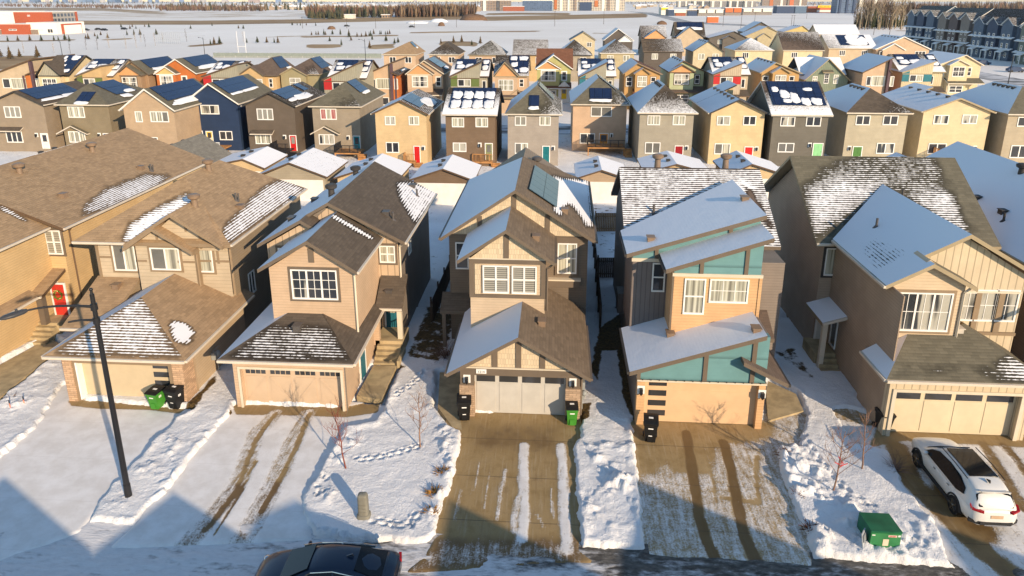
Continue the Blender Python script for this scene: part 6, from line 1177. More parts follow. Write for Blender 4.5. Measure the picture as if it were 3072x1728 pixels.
# road and kerb
def road_fn(n, b):
    p = posn(n); cov = attr(n, 'cov'); a = noise(n, p, 1.0, 6, .62, .55, 2.2, 1); c = noise(n, p, 5, 6, .65, .5, 1.2, 1); d = noise(n, p, 24, 3)
    base = mixc(n, rng(n, c, .3, .7), (.055, .05, .045), (.15, .14, .125)); v = math_(n, 'ADD', cov, math_(n, 'MULTIPLY', math_(n, 'SUBTRACT', a, .5), 1.3)); v = math_(n, 'ADD', v, math_(n, 'MULTIPLY', math_(n, 'SUBTRACT', c, .5), .8))
    m = rng(n, v, .25, .72); L(n, mixc(n, m, base, mixc(n, c, (.5, .49, .5), (.78, .77, .77))), b.inputs['Base Color']); b.inputs['Roughness'].default_value = .6; bump(n, b, math_(n, 'ADD', v, math_(n, 'MULTIPLY', d, .15)), .08, .6)
ROAD = mat('icy_asphalt', road_fn)
def road_cov(X, Y): return .45+.35*np.exp(-((X+16)/10)**2)-.25*sst(-6, 4, X)+.25*np.exp(-((Y-19.3)/.6)**2)*sst(-8, -3, X)
gridmesh('road', -60, 60, 8, 20.9, .14, lambda X, Y: -.03+.07*np.maximum(0, fbm(X*.6, Y*1.8, .9, 4, 80)-.45)*2*(road_cov(X, Y) > .2), dict(cov=road_cov), ROAD)
# the gabled houses across the street: they throw the shadow over the near kerb
def opposite(x0, xa, x1, zl, za, zr, lab, d=11):
    o = thing('detached_house', (xa, 2.6, 0), lab, 'house', 'houses across the street, seen only by their shadows'); b = MB(); b.prism([(x0+.3, 0), (x1-.3, 0), (x1-.3, zr-.2), (xa, za-.25), (x0+.3, zl-.2)], 2.6-d, 2.6); b.build('wall', W2['tan'], o)
    r = MB(); gable_roof(r, x0, zl, xa, za, x1, zr, 2.6-d-.3, 3.0, 1.2, .2); r.build('roof', [SH_DARK, TAUPE], o); window(o, xa-1, xa+1, 4.4, 5.8, 2.6-d, cols=2)
opposite(-10.6, -5.9, -2.7, 6.4, 8.8, 7.2, 'house across the street whose peaked gable shadow falls farthest left')
opposite(-2.5, 1.3, 4.0, 7.2, 8.6, 7.4, 'house across the street whose peaked shadow falls below the lamp post')
opposite(4.3, 6.3, 8.4, 8.1, 8.55, 7.55, 'house across the street whose rounded shadow falls left of the grey pedestal')
opposite(12.75, 12.8, 17.1, 8.55, 8.7, 6.6, 'house across the street whose sloping shadow crosses the bare driveway')
opposite(17.2, 21.6, 28.2, 7.6, 9.65, 6.0, 'house across the street whose long shadow crosses the orange house driveway')
opposite(28.6, 31.3, 36, 6.2, 8.7, 6.4, 'house across the street whose shadow falls behind the white car')
# ================================================================== things on the street
# lamp
def street_lamp(loc, label, h=8.9, arms=((-1.25, -1.55, .25, 1), (-.55, -.7, -.35, 0)), r=.11, group=None, lite=False):
    o = thing('street_lamp', loc, label, 'street lamp', group); x, y, z0 = loc
    p = MB(); p.tube((x, y, 0), (x, y, .7), r*1.25, r*1.2, 12); p.tube((x, y, .7), (x, y, h), r*1.05, r*.72, 12); p.tube((x, y, h), (x, y, h+.14), r*.5, r*.4, 8); p.ball((x, y, h+.18), r*.6, r*.6, r*.7); p.build('pole', BLACK, o)
    for dx, dy, dz, head in arms:
        a = MB(); zz = h-.5 if head else h-1.05; P = [Vector((x+dx*t, y+dy*t, zz+(.55 if head else .25)*math.sin(t*1.5)+ (0 if head else 0))) for t in [i/8 for i in range(9)]]; a.path(P, [.055-.02*i/8 for i in range(9)], 8); a.tube((x, y, zz-.12), (x, y, zz+.12), r*1.15, r*1.1, 10); A_ = a.build('arm', BLACK, o)
        if head:
            hd = MB(); e = P[-1]; d = Vector((dx, dy, -.1)).normalized(); s = Vector((-dy, dx, 0)).normalized(); rows = []
            for t, wd, th in ((0, .06, .06), (.12, .13, .09), (.4, .18, .10), (.66, .15, .08), (.8, .05, .04)): rows.append([e+d*t+s*wd*math.cos(q)+Vector((0, 0, th*math.sin(q))) for q in [2*math.pi*k/10 for k in range(10)]])
            hd.grid(rows, 0, True); hd.face(rows[-1]); hd.tube(e+d*.3+Vector((0, 0, .09)), e+d*.3+Vector((0, 0, .17)), .045, .04, 8); H_ = hd.build('lamp_head', plain('lamp_grey', (.05, .05, .055), .4), A_)
    return o
lb = pZ(387.6, 1496.6); street_lamp((lb.x, lb.y, 0), 'tall black street lamp with a curved arm in front of the taupe house')
# wheeled carts
def cart(px, label, col, lid, h=1.08, w_=.62, rz=0., marks=True):
    p = pZ(*px); o = thing('wheeled_cart', (p.x, p.y+.3, 0), label, 'bin', 'wheeled waste carts by the garages'); MBc = MB(); x, y = 0, 0
    def ring(z, a, b, oy): return [(-a, -b+oy, z), (a, -b+oy, z), (a, b+oy, z), (-a, b+oy, z)]
    R0 = [ring(.06, w_*.36, .24, .02), ring(.30, w_*.39, .27, .02), ring(h*.8, w_*.46, .33, 0), ring(h*.84, w_*.50, .36, 0), ring(h*.90, w_*.50, .36, 0)]
    MBc.grid(R0, 0, True, False); MBc.face(list(reversed(R0[0]))); MBc.box(-w_*.2, w_*.2, -.30, -.27, .1, .4)
    b = MBc.build('cart_body', col, None); b.parent = o
    l = MB(); l.prism([(-.38, h*.90), (.36, h*.93), (.40, h*.99), (.2, h*1.02), (-.2, h*.99), (-.38, h*.945)], -w_*.52, w_*.52, 0, 'x'); l.tube((-w_*.4, .44, h*.93), (w_*.4, .44, h*.93), .025); q = l.build('lid', lid, None, bevel=.012); q.parent = o
    for s in (-1, 1): k = MB(); k.tube((s*w_*.42, .30, .13), (s*w_*.50, .30, .13), .13, .13, 14); k.tube((s*w_*.50, .30, .13), (s*w_*.505, .30, .13), .06, .06, 10, 1); k = k.build('wheel', [BLACK, METAL], None); k.parent = o
    m = MB()
    m.box(-.11, .11, -.362, -.358, h*.68, h*.72) if False else m.obox((0, -.325, h*.7), (.11, 0, 0), (0, .004, .0005), (0, .004, .022)); m.obox((0, -.28, h*.36), (.08, 0, 0), (0, .006, 0), (0, .004, .016)); m.obox((0, 0, h*1.012), (.10, 0, 0), (0, .05, .002), (0, 0, .006)); m = m.build('mark', WHITE, None); m.parent = o
    g = MB(); s = w_*.47+.004
    for a in ((-.12, .02, .10, .13), (-.12, .02, .02, .04), (-.12, -.09, .04, .10), (-.01, .02, .04, .10), (-.12, .02, .065, .075)): g.box(s-.03, s, a[0], a[1], h*.62+a[2], h*.62+a[3])
    g = g.build('emblem', WHITE, None); g.parent = o
    o.rotation_euler.z = rz; return o
GREENP = plain('cart_green', (.055, .24, .03), .45, .08); BLACKP = plain('cart_black', (.013, .013, .014), .45, .1)
cart(R3[0](1555, 1285), 'green wheeled cart with a black lid, leaning against the cream garage door', GREENP, BLACKP, 1.02, .6, -.18); cart(R3[0](1750, 1283), 'black wheeled cart beside the leftmost green cart', BLACKP, BLACKP, 1.14, .68, -.25)
cart(R3[1](2090, 1400), 'black wheeled cart left of the pale grey garage door', BLACKP, BLACKP, 1.16, .66, .12); cart(R3[2](600, 1449), 'green wheeled cart right of the pale grey garage door', GREENP, BLACKP, 1.05, .55, .05); cart(R4[2](1345, 172), 'black wheeled cart at the left of the orange garage door', BLACKP, BLACKP, 1.16, .64, -.12); cart(R4[3](1140, 70), 'dark wheeled cart by the corner of the brown side wall', BLACKP, BLACKP, 1.0, .56, .2)
# pedestal and transformer
p = pZ(*R4[1](1050, 900)); o = thing('utility_pedestal', (p.x, p.y, 0), 'grey green utility pedestal standing on the snowy lawn', 'pedestal'); PG = plain('pedestal_grey', (.20, .19, .155), .6, .12)
m = MB(); rows = [[(p.x+a*math.copysign(abs(math.cos(t))**.5, math.cos(t)), p.y+b*math.copysign(abs(math.sin(t))**.5, math.sin(t)), z) for t in [2*math.pi*(i+.5)/20 for i in range(20)]] for z, a, b in ((.25, .2, .17), (1.08, .19, .16), (1.15, .17, .14), (1.18, .10, .08), (1.18, .01, .01))]; m.grid(rows, 0, True); m.build('cabinet', PG, o)
m = MB(); rows = [[(p.x+a*math.copysign(abs(math.cos(t))**.5, math.cos(t)), p.y+b*math.copysign(abs(math.sin(t))**.5, math.sin(t)), z) for t in [2*math.pi*(i+.5)/20 for i in range(20)]] for z, a, b in ((-.1, .27, .24), (.26, .25, .22), (.3, .22, .19), (.3, .1, .1))]; m.grid(rows, 0, True); m.build('base_collar', PG, o)
m = MB()
for z in (.45, .6, .75): m.box(p.x-.13, p.x+.13, p.y-.178, p.y-.16, z, z+.02)
m.build('louvres', PG, o)
TGRN = plain('transformer_green', (.015, .12, .055), .38, .22); a = pZ(*R4[3](975, 1195)); o = thing('transformer_box', (a.x+.52, a.y+.5, 0), 'dark green transformer box half buried in shovelled snow', 'transformer')
x0, x1, y0, y1 = a.x-.05, a.x+1.03, a.y-.05, a.y+.95; m = MB(); m.prism([(y0, .06), (y1, .06), (y1, .82), (y0+.0, .9), (y0-.04, .9), (y0-.04, .86), (y0, .82)], x0, x1, 0, 'x'); m.build('tank', TGRN, o, bevel=.012)
m = MB(); m.box(x0+.02, x1-.02, y0-.02, y0+.002, .14, .8); m.build('door', plain('transformer_door_green', (.04, .20, .075), .42, .15), o); m = MB(); m.box(x0-.06, x1+.06, y0-.08, y1+.06, -.1, .06); m.build('pad', CONC, o)
m = MB(); m.box(x0+.46, x0+.66, y0-.026, y0-.021, .28, .56); m.build('notice', plain('notice_paper', (.72, .60, .45), .6, .1), o); m = MB(); m.box(x0+.62, x0+.92, y0-.026, y0-.021, .66, .74); w_ = m.build('warning_label', plain('warning_red', (.75, .50, .45), .6), o); text_mesh('warning_text', 'DANGER', (x0+.77, y0-.03, .675), .055, RED_DOOR, w_)
m = MB(); m.box(x0+.05, x0+.16, y0-.026, y0-.021, .70, .74); m.build('label_plate', WHITE, o); m = MB(); m.box(x1-.12, x1-.04, y0-.026, y0-.021, .68, .75); m.build('label_plate', WHITE, o); m = MB(); m.tube((x0+.56, y0-.06, .15), (x0+.56, y0-.02, .2), .02); m.box(x0+.5, x0+.62, y0-.05, y0-.02, .16, .2); m.build('latch', METAL, o)
a = pZ(*R4[3](915, 1190)); o = thing('sign_board', (a.x, a.y, 0), 'small grey sign board leaning beside the green transformer box', 'sign'); m = MB(); m.obox((a.x, a.y, .42), (.13, .17, 0), (.012, -.01, 0), (-.05, .04, .34)); m.build('panel', plain('sign_grey', (.42, .45, .48), .4, .2), o)
m = MB(); m.obox((a.x+.012, a.y-.012, .55), (.10, .13, 0), (.012, -.01, 0), (-.02, .016, .13)); m.build('printed_panel', plain('sign_print', (.20, .22, .24), .5, .3), o)
# saplings
def sapling(base, label, h, spread, seed, bark, lean=(0, 0), n0=7):
    random.seed(seed); o = thing('sapling', base, label, 'tree', 'bare saplings on the front lawns'); t = MB(); br = MB(); x, y, _ = base
    top = Vector((x+lean[0], y+lean[1], h)); P = [Vector((x, y, -.1)).lerp(top, i/6)+Vector((random.uniform(-.03, .03), random.uniform(-.03, .03), 0))*(i > 0) for i in range(7)]; t.path(P, [.038-.026*i/6 for i in range(7)], 7); t.build('trunk', bark, o)
    def limb(p, d, l, r, dep):
        q = [p]
        for i in range(4):
            d = (d+Vector((random.uniform(-.25, .25), random.uniform(-.25, .25), random.uniform(.0, .28)))).normalized(); q.append(q[-1]+d*l/4)
        br.path(q, [r*(1-.17*i) for i in range(5)], 4)
        if dep:
            for k in range(4 if dep > 1 else 3): s = random.choice(q[1:]); limb(s, (d+Vector((random.uniform(-1, 1), random.uniform(-1, 1), random.uniform(-.1, .5)))).normalized(), l*random.uniform(.4, .7), r*.6, dep-1)
    for i in range(n0+5):
        f = .30+.65*i/(n0+5); p = Vector((x, y, 0)).lerp(top, f); a = i*2.4+random.uniform(-.4, .4); limb(p, Vector((math.cos(a), math.sin(a), .75)), spread*(1.1-f*.55), .014, 2)
    br.build('crown', [bark], o); return o
BK1 = plain('red_bark', (.20, .055, .035), .75, .2); BK2 = plain('pale_bark', (.26, .15, .10), .75, .2)
s1 = pZ(*R4[1](882, 437)); sapling((s1.x, s1.y, 0), 'leaning reddish sapling left of the grey green pedestal', 2.75, .95, 4, BK1, (-.45, .3)); s1 = pZ(*R4[1](1597, 228)); sapling((s1.x, s1.y, 0), 'slender upright sapling midway between the pedestal and the black cart', 2.85, .75, 9, BK2, (.02, 0))
s1 = pZ(*R4[3](622, 665)); s_ = sapling((s1.x, s1.y, 0), 'twiggy sapling with a red ribbon behind the green transformer box', 2.95, 1.0, 15, BK2, (.15, .05), 9); m = MB(); random.seed(5)
for i in range(7): q = Vector((s1.x+.12, s1.y-.03, 1.35+.06*i)); m.tube(q, q+Vector((random.uniform(-.25, .35), random.uniform(-.1, .1), random.uniform(-.1, .12))), .018, .012, 4)
tag(m.build('ribbon', plain('ribbon_red', (.75, .05, .06), .5), None, (s1.x, s1.y, 1.5)), 'red ribbon tied round the twiggy sapling', 'ribbon'); s1 = pZ(*R4[3](905, 440)); sapling((s1.x, s1.y, 0), 'tall thin sapling at the edge of the wall shadow, nearest the white car', 2.8, .6, 23, BK2, (-.1, .1), 4)
def shrub(px, label, r, h, col, n=90, seed=1, kind='tuft', nm='dry_shrub'):
    random.seed(seed); p = pZ(*px); m = MB()
    for i in range(n):
        a = random.uniform(0, 6.28); e = random.uniform(.15, 1.); d = Vector((math.cos(a)*(1-e*.6), math.sin(a)*(1-e*.6), e)).normalized(); s = p+Vector((random.uniform(-r, r)*.4, random.uniform(-r, r)*.4, .05)); l = random.uniform(.5, 1)*h; k = (d+Vector((random.uniform(-.4, .4), random.uniform(-.4, .4), -.2))).normalized()
        m.tube(s, s+d*l*.6, .012, .009, 3); m.tube(s+d*l*.6, s+d*l*.6+k*l*.5, .02 if kind == 'tuft' else .007, .003, 3)
    return tag(m.build(nm, col, None, p), label, 'shrub', 'dry shrubs poking through the snow')
OC = plain('ochre_grass', (.30, .15, .03), .8, .4); RU = plain('rust_leaves', (.16, .055, .02), .8, .4)
shrub(R4[1](1805, 478), 'ochre grass tuft, farthest of three along the bare driveway', .3, .42, OC, 110, 1); shrub(R4[1](1730, 680), 'ochre grass tuft, middle one of three along the bare driveway', .32, .45, OC, 120, 2); shrub(R4[1](1700, 865), 'orange brown grass tuft, nearest of three along the bare driveway', .28, .42, OC, 110, 3)
shrub(R4[3](150, 290), 'rusty leaf shrub topped with snow, farthest beside the orange house driveway', .3, .4, RU, 100, 4); shrub(R4[3](300, 685), 'rusty leaf shrub, second nearest beside the orange house driveway', .28, .42, RU, 120, 5); shrub(R4[3](415, 1015), 'dark rusty shrub left of the green transformer box', .32, .4, RU, 110, 6); shrub(R4[3](210, 400), 'small rusty twig clump, second farthest beside the orange house driveway', .2, .3, RU, 50, 7)
shrub(R3[1](1900, 760), 'bare grey shrub in the shade left of the solar panel house', .55, 1.1, plain('grey_twigs', (.16, .10, .075), .8, .3), 160, 8, 'twig'); shrub(R4[3](1235, 430), 'wispy bare shrub by the walkway left of the white car', .35, .9, plain('grey_twigs', (.16, .10, .075), .8, .3), 60, 9, 'twig'); shrub(R3[0](120, 1180), 'wispy dead weeds on the snow at the left edge', .3, .5, plain('grey_twigs', (.16, .10, .075), .8, .3), 40, 10, 'twig')
for q, l in ((R3[0](112, 1290), 'pink topped survey stake in snow, nearer the left edge'), (R3[0](252, 1252), 'pink topped survey stake in snow, nearer the lamp post')):
    p = pZ(*q); o = thing('survey_stake', p, l, 'stake', 'survey stakes in the snow'); m = MB(); m.tube(p, p+Vector((0, 0, .45)), .025, .025, 5); m.build('stake', plain('stake_pink', (.75, .25, .15), .6), o); m = MB(); m.tube(p+Vector((0, 0, .45)), p+Vector((0, 0, .62)), .028, .028, 5); m.build('stake_top', BLACK, o)
# ------------------------------------------------------------------ cars
def loft(rows, m=0, mb=None, closed=False):
    mb = mb or MB(); mb.grid(rows, m, closed); return mb
def car(label, name, paint, loc, rz, S):
    """local frame: +y is forward; S holds length stations (y, half width, sill z, shoulder z) and the cabin"""
    o = thing(name, loc, label, 'car', None, rz); chrome = plain('chrome', (.6, .6, .6), .15, .0, .5, 1); tyre = plain('tyre_rubber', (.015, .015, .016), .8, .1); clad = plain('car_cladding', (.03, .03, .032), .6, .1)
    def put(mb, n, m, par=o, bevel=0, sub=0):
        q = mb.build(n, m, None, bevel=bevel); q.parent = par
        if sub: s = q.modifiers.new('s', 'SUBSURF'); s.levels = sub; s.render_levels = sub
        return q
    rows = []
    for (y, hw, zb, zs, cr) in S['body']:
        prof = [(-hw*.80, zb), (-hw*.97, zb+.10), (-hw, zb+(zs-zb)*.45), (-hw*.985, zs-.07), (-hw*.90, zs), (-hw*.5, zs+cr*.8), (0, zs+cr), (hw*.5, zs+cr*.8), (hw*.90, zs), (hw*.985, zs-.07), (hw, zb+(zs-zb)*.45), (hw*.97, zb+.10), (hw*.80, zb)]
        rows.append([(x, y, z) for x, z in prof])
    b = MB(); b.grid(rows); b.face(rows[0]); b.face(list(reversed(rows[-1]))); body = put(b, 'body', paint, sub=1)
    # cabin: rows from the rear glass foot over the roof to the windscreen foot
    cab = S['cab']; rows = []
    for (y, zt, hwt, zbelt, hwb) in cab: rows.append([(-hwb, y, zbelt), (-hwb*.5-hwt*.5, y, (zbelt+zt)*.5), (-hwt, y, zt-.05), (-hwt*.86, y, zt), (0, y, zt+.035), (hwt*.86, y, zt), (hwt, y, zt-.05), (hwb*.5+hwt*.5, y, (zbelt+zt)*.5), (hwb, y, zbelt)])
    c = MB(); c.grid(rows); c.face(rows[0]); c.face(list(reversed(rows[-1]))); put(c, 'cabin', S.get('roofpaint', paint), body, sub=1)
    gl = plain('car_glass', (.008, .010, .013), .06, .0, .28)
    def quad(n, pts, m, t=.012):
        P = [Vector(p) for p in pts]; nn = (P[1]-P[0]).cross(P[2]-P[0]).normalized(); q = MB(); q.face([p+nn*t for p in P]); k = len(P)
        for i in range(k): q.face([P[i]-nn*.03, P[(i+1) % k]-nn*.03, P[(i+1) % k]+nn*t, P[i]+nn*t])
        return put(q, n, m)
    for s in (-1, 1):
        for w_ in S['side']: pts = [(s*x, y, z) for x, y, z in w_]; quad('side_window', pts if s > 0 else list(reversed(pts)), gl, .02)
    quad('windscreen', S['ws'], gl); quad('rear_window', S['rw'], gl)
    for q in S.get('roofglass', ()): quad('sunroof', q, gl)
    for (y, r, x) in S['wheels']:
        for s in (-1, 1):
            t = MB(); P0, P1 = Vector((s*(x-.2), y, r)), Vector((s*x, y, r)); t.tube(P0, P1, r, r*.97, 26); W_ = put(t, 'wheel', tyre)
            rim = MB(); rim.tube(P1-Vector((s*.02, 0, 0)), P1+Vector((s*.008, 0, 0)), r*.70, r*.66, 20, 0)
            for i in range(5):
                a = 2*math.pi*i/5; d = Vector((0, math.cos(a), math.sin(a))); e = Vector((0, -math.sin(a), math.cos(a))); rim.obox(P1+d*r*.33+Vector((s*.014, 0, 0)), d*r*.33, e*r*.09, (s*.01, 0, 0), 1)
            rim.tube(P1, P1+Vector((s*.03, 0, 0)), r*.16, r*.12, 10, 1); put(rim, 'rim', [BLACK, chrome], W_)
            ar = MB(); k = 14
            for i in range(k):
                a0, a1 = math.pi*i/k, math.pi*(i+1)/k; xx = s*(x+.004)
                pts = [(xx, y+math.cos(a)*q, r+math.sin(a)*q) for a, q in ((a0, r*1.06), (a1, r*1.06), (a1, r*1.24), (a0, r*1.24))]; ar.face(pts if s > 0 else list(reversed(pts)))
                pin = [(xx-s*.1, y+math.cos(a)*r*1.24, r+math.sin(a)*r*1.24) for a in (a0, a1)]; ar.face([pts[3], pts[2], pin[1], pin[0]]); pin2 = [(xx-s*.18, y+math.cos(a)*r*1.06, r+math.sin(a)*r*1.06) for a in (a0, a1)]; ar.face([pts[0], pts[1], pin2[1], pin2[0]])
            put(ar, 'wheel_arch', S.get('arch', clad), body)
    return o, put, quad, body, dict(chrome=chrome, clad=clad)
PW = plain('pearl_white_paint', (.72, .70, .66), .25, .03, .5, 0, .6); PB = plain('midnight_paint', (.006, .018, .04), .3, .03, .4, 0, .5)
sw = pZ(*R4[3](1440, 385)); sr = pZ(*R4[3](1775, 835)); cx, cy = sw.x+.90, (sw.y+sr.y)/2; wb = (sw.y-sr.y)/2
SUV = dict(body=[(-2.46, .40, .46, .74, .0), (-2.44, .62, .36, .92, .02), (-2.36, .80, .32, 1.0, .04), (-2.15, .91, .30, 1.03, .05), (-1.4, .945, .30, 1.04, .05), (0, .945, .28, 1.03, .05), (1.0, .94, .28, 1.02, .04), (1.35, .93, .28, 1.00, .05), (1.9, .90, .30, .95, .05), (2.25, .82, .34, .86, .04), (2.34, .66, .42, .72, .0)],
           cab=[(-2.36, 1.04, .62, 1.0, .70), (-2.22, 1.34, .60, 1.0, .82), (-2.02, 1.56, .60, 1.0, .88), (-1.65, 1.65, .64, 1.0, .91), (-.8, 1.69, .67, 1.0, .91), (.1, 1.68, .66, 1.0, .90), (.55, 1.58, .64, 1.0, .89), (.95, 1.32, .70, 1.0, .87), (1.30, 1.03, .74, .98, .82)],
           side=[[(.92, -1.35, 1.07), (.905, 1.0, 1.06), (.78, .72, 1.33), (.70, .36, 1.50), (.685, -.4, 1.57), (.70, -1.15, 1.52), (.78, -1.62, 1.36), (.88, -1.72, 1.16)]], ws=[(-.70, 1.22, 1.09), (-.60, .62, 1.56), (.60, .62, 1.56), (.70, 1.22, 1.09)], rw=[(.60, -2.33, 1.08), (.68, -2.24, 1.14), (.62, -2.06, 1.44), (.50, -2.06, 1.50), (-.50, -2.06, 1.50), (-.62, -2.06, 1.44), (-.68, -2.24, 1.14), (-.60, -2.33, 1.08)],
           roofglass=[[(-.52, -1.35, 1.695), (.52, -1.35, 1.695), (.50, .30, 1.705), (-.50, .30, 1.705)]], wheels=((wb, .37, .95), (-wb, .37, .95)))
o, put, quad, body, M_ = car('white sport utility with a black glass roof parked on the cream house driveway', 'parked_suv', PW, (cx, cy, .01), 0, SUV)
for s in (-1, 1):
    t = MB(); t.obox((s*.66, -2.37, .965), (.17, s*.0+.085*s, .012*s), (-.03*s, .05, 0), (0, 0, .032)); t.obox((s*.84, -2.20, 1.02), (.03*s, .10*s, .03*s), (-.03*s, .03, 0), (0, 0, .028)); put(t, 'tail_light', plain('tail_red', (.35, .01, .015), .25)); m = MB(); m.ball((s*1.0, .78, 1.12), .11, .07, .09); put(m, 'mirror', PW); r_ = MB(); r_.path([(s*.68, -1.5, 1.68), (s*.69, -.6, 1.74), (s*.68, .4, 1.72)], .02, 5); put(r_, 'roof_rail', M_['clad']); d = MB(); d.box(s*.945, s*.955, .05, .2, .86, .89); put(d, 'handle', M_['chrome'], body); d = MB(); d.box(s*.945, s*.955, -.95, -.80, .88, .91); put(d, 'handle', M_['chrome'], body); d = MB(); d.obox((s*.93, 0, .34), (.03, 0, 0), (0, 1.2, 0), (0, 0, .07)); put(d, 'side_sill', M_['clad'], body)
m = MB(); m.box(-.22, .22, -2.475, -2.44, .70, .82); put(m, 'licence_plate', plain('plate_tan', (.55, .38, .25), .5)); m = MB(); m.obox((0, -2.42, .47), (.56, 0, 0), (0, .05, 0), (0, 0, .07)); m.obox((.70, -2.32, .47), (.17, .09, 0), (-.02, .05, 0), (0, 0, .07)); m.obox((-.70, -2.32, .47), (.17, -.09, 0), (.02, .05, 0), (0, 0, .07)); put(m, 'rear_bumper', M_['clad'], body, .02); m = MB(); m.obox((0, -2.465, .40), (.40, 0, 0), (0, .02, 0), (0, 0, .025)); put(m, 'skid_plate', M_['chrome'], body); m = MB(); m.obox((0, -2.08, 1.585), (.52, 0, 0), (0, .09, -.03), (0, 0, .018)); put(m, 'spoiler', PW, body, .01); m = MB(); m.prism([(-1.75, 1.68), (-1.5, 1.7), (-1.72, 1.80)], -.02, .02, 0, 'x'); put(m, 'antenna', M_['clad'])
# dark sedan at the kerb
SED = dict(body=[(-2.45, .64, .45, .78, .0), (-2.40, .80, .32, .93, .03), (-2.1, .89, .28, .99, .04), (-1.4, .92, .26, .99, .04), (0, .92, .24, .95, .03), (1.0, .91, .24, .92, .04), (1.5, .90, .26, .89, .06), (2.0, .86, .28, .80, .06), (2.32, .74, .32, .68, .04), (2.42, .55, .40, .58, .0)],
           cab=[(-2.05, 1.02, .66, .98, .78), (-1.55, 1.24, .60, .98, .85), (-1.0, 1.38, .56, .97, .87), (-.4, 1.43, .57, .96, .88), (.15, 1.41, .57, .94, .87), (.6, 1.27, .60, .93, .86), (1.05, 1.06, .66, .92, .82), (1.40, .93, .70, .9, .76)],
           side=[[(.885, -.45, .99), (.87, .98, .97), (.62, .25, 1.31), (.60, -.4, 1.35)], [(.86, -1.5, 1.03), (.885, -.52, 1.0), (.60, -.47, 1.35), (.62, -1.05, 1.29)]], ws=[(-.66, 1.36, .985), (-.52, .42, 1.375), (.52, .42, 1.375), (.66, 1.36, .985)], rw=[(.62, -2.0, 1.06), (.50, -1.12, 1.37), (-.50, -1.12, 1.37), (-.62, -2.0, 1.06)], wheels=((1.4, .33, .92), (-1.42, .33, .92)), arch=PB)
o, put, quad, body, M_ = car('dark blue black sedan parked at the kerb, cut off by the bottom edge', 'parked_sedan', PB, (-7.45, 18.17, -.02), math.pi/2+.03, SED)
for s in (-1, 1):
    t = MB(); t.obox((s*.66, -2.40, .82), (.16, .03, 0), (0, .05, 0), (0, 0, .055)); put(t, 'tail_light', plain('tail_red', (.35, .01, .015), .25)); m = MB(); m.ball((s*.97, .82, 1.0), .10, .07, .07); put(m, 'mirror', PB); t = MB(); t.ball((s*.62, 2.24, .66), .14, .12, .06); put(t, 'headlight', M_['chrome'])
    c = MB(); c.path([(s*.90, -1.55, 1.04), (s*.70, -1.15, 1.29), (s*.63, -.45, 1.385), (s*.65, .28, 1.335), (s*.90, 1.02, .985)], .014, 5); put(c, 'chrome_trim', M_['chrome'], body)
m = MB(); m.prism([(-1.0, 1.42), (-.75, 1.44), (-.96, 1.53)], -.02, .02, 0, 'x'); put(m, 'antenna', PB)
# ================================================================== the open land and the far town
def gz(Y): return -.28+.28*sst(97, 99.5, Y)
rows = [-60., 10., 30., 60., 90., 97., 98.5, 100.]
while rows[-1] < 15000: rows.append(rows[-1]*1.022)
us = np.linspace(-1.25, 1.25, 261); YY = np.array(rows); Yg, Ug = np.meshgrid(YY, us, indexing='ij'); Xg = Ug*np.maximum(60, Yg+40); Zg = gz(Yg)
def dirt_amount():
    A = np.zeros(Xg.shape); px = np.zeros(Xg.shape); py = np.zeros(Xg.shape)
    dx, dy, dz = Xg, Yg, Zg-CH; zz = dx*FWD.x+dy*FWD.y+dz*FWD.z; zz = np.where(zz < 1, 1, zz)
    px = CCX+CF*(dx*RGT.x+dy*RGT.y)/zz; py = CCY-CF*(dx*UPV.x+dy*UPV.y+dz*UPV.z)/zz
    def band(pts, top, bot, a, sf=1.5):                      # stretches of dead grass and bare earth as they lie across the field
        xs = [p[0] for p in pts]; ys = [p[1] for p in pts]; c = np.interp(px, xs, ys); t = np.minimum(sst(-sf, sf, py-(c-top)), sst(-sf, sf, (c+bot)-py)); e = np.minimum(sst(xs[0], xs[0]+40, px), sst(-xs[-1], -xs[-1]+40, -px)); return a*t*e
    for pts, t, b, a in (([(150, 68), (600, 68), (900, 64), (1260, 55), (1420, 52)], 6, 6, 1.2), ([(-60, 26), (300, 27), (520, 40)], 4, 6, .62), ([(150, 52), (500, 50), (1000, 45)], 13, 6, .47), ([(1430, 57), (1700, 52), (1960, 46)], 7, 6, 1.1), ([(1440, 43), (1560, 41), (1730, 42)], 3, 3, 1.1), ([(2000, 18), (3200, 18)], 10, 5, .5),
                         ([(-60, 124), (130, 122), (250, 118)], 2, 3, .8), ([(280, 122), (340, 119), (420, 115)], 3, 2, .75), ([(540, 140), (620, 135), (690, 130)], 3, 3, 1.0), ([(760, 113), (900, 108), (1050, 108)], 2, 2, .6), ([(880, 112), (960, 110), (1220, 106)], 2, 2, .9), ([(1200, 99), (1400, 95), (1650, 94)], 2, 2, .8), ([(1500, 93), (1600, 92), (1660, 90)], 2, 2, .6), ([(1740, 99), (1860, 101)], 2, 2, .6), ([(900, 137), (960, 138), (1040, 137)], 5, 6, 1.15), ([(1090, 142), (1150, 139), (1200, 136)], 6, 7, 1.1), ([(1300, 130), (1370, 130), (1450, 133)], 7, 8, 1.0), ([(-60, 176), (60, 172), (140, 170)], 5, 8, .9), ([(-60, 190), (40, 190), (120, 182)], 10, 20, .8), ([(2650, 92), (2760, 93), (2860, 92)], 2, 2, .6)): A = np.maximum(A, band(pts, t, b, a))
    return A
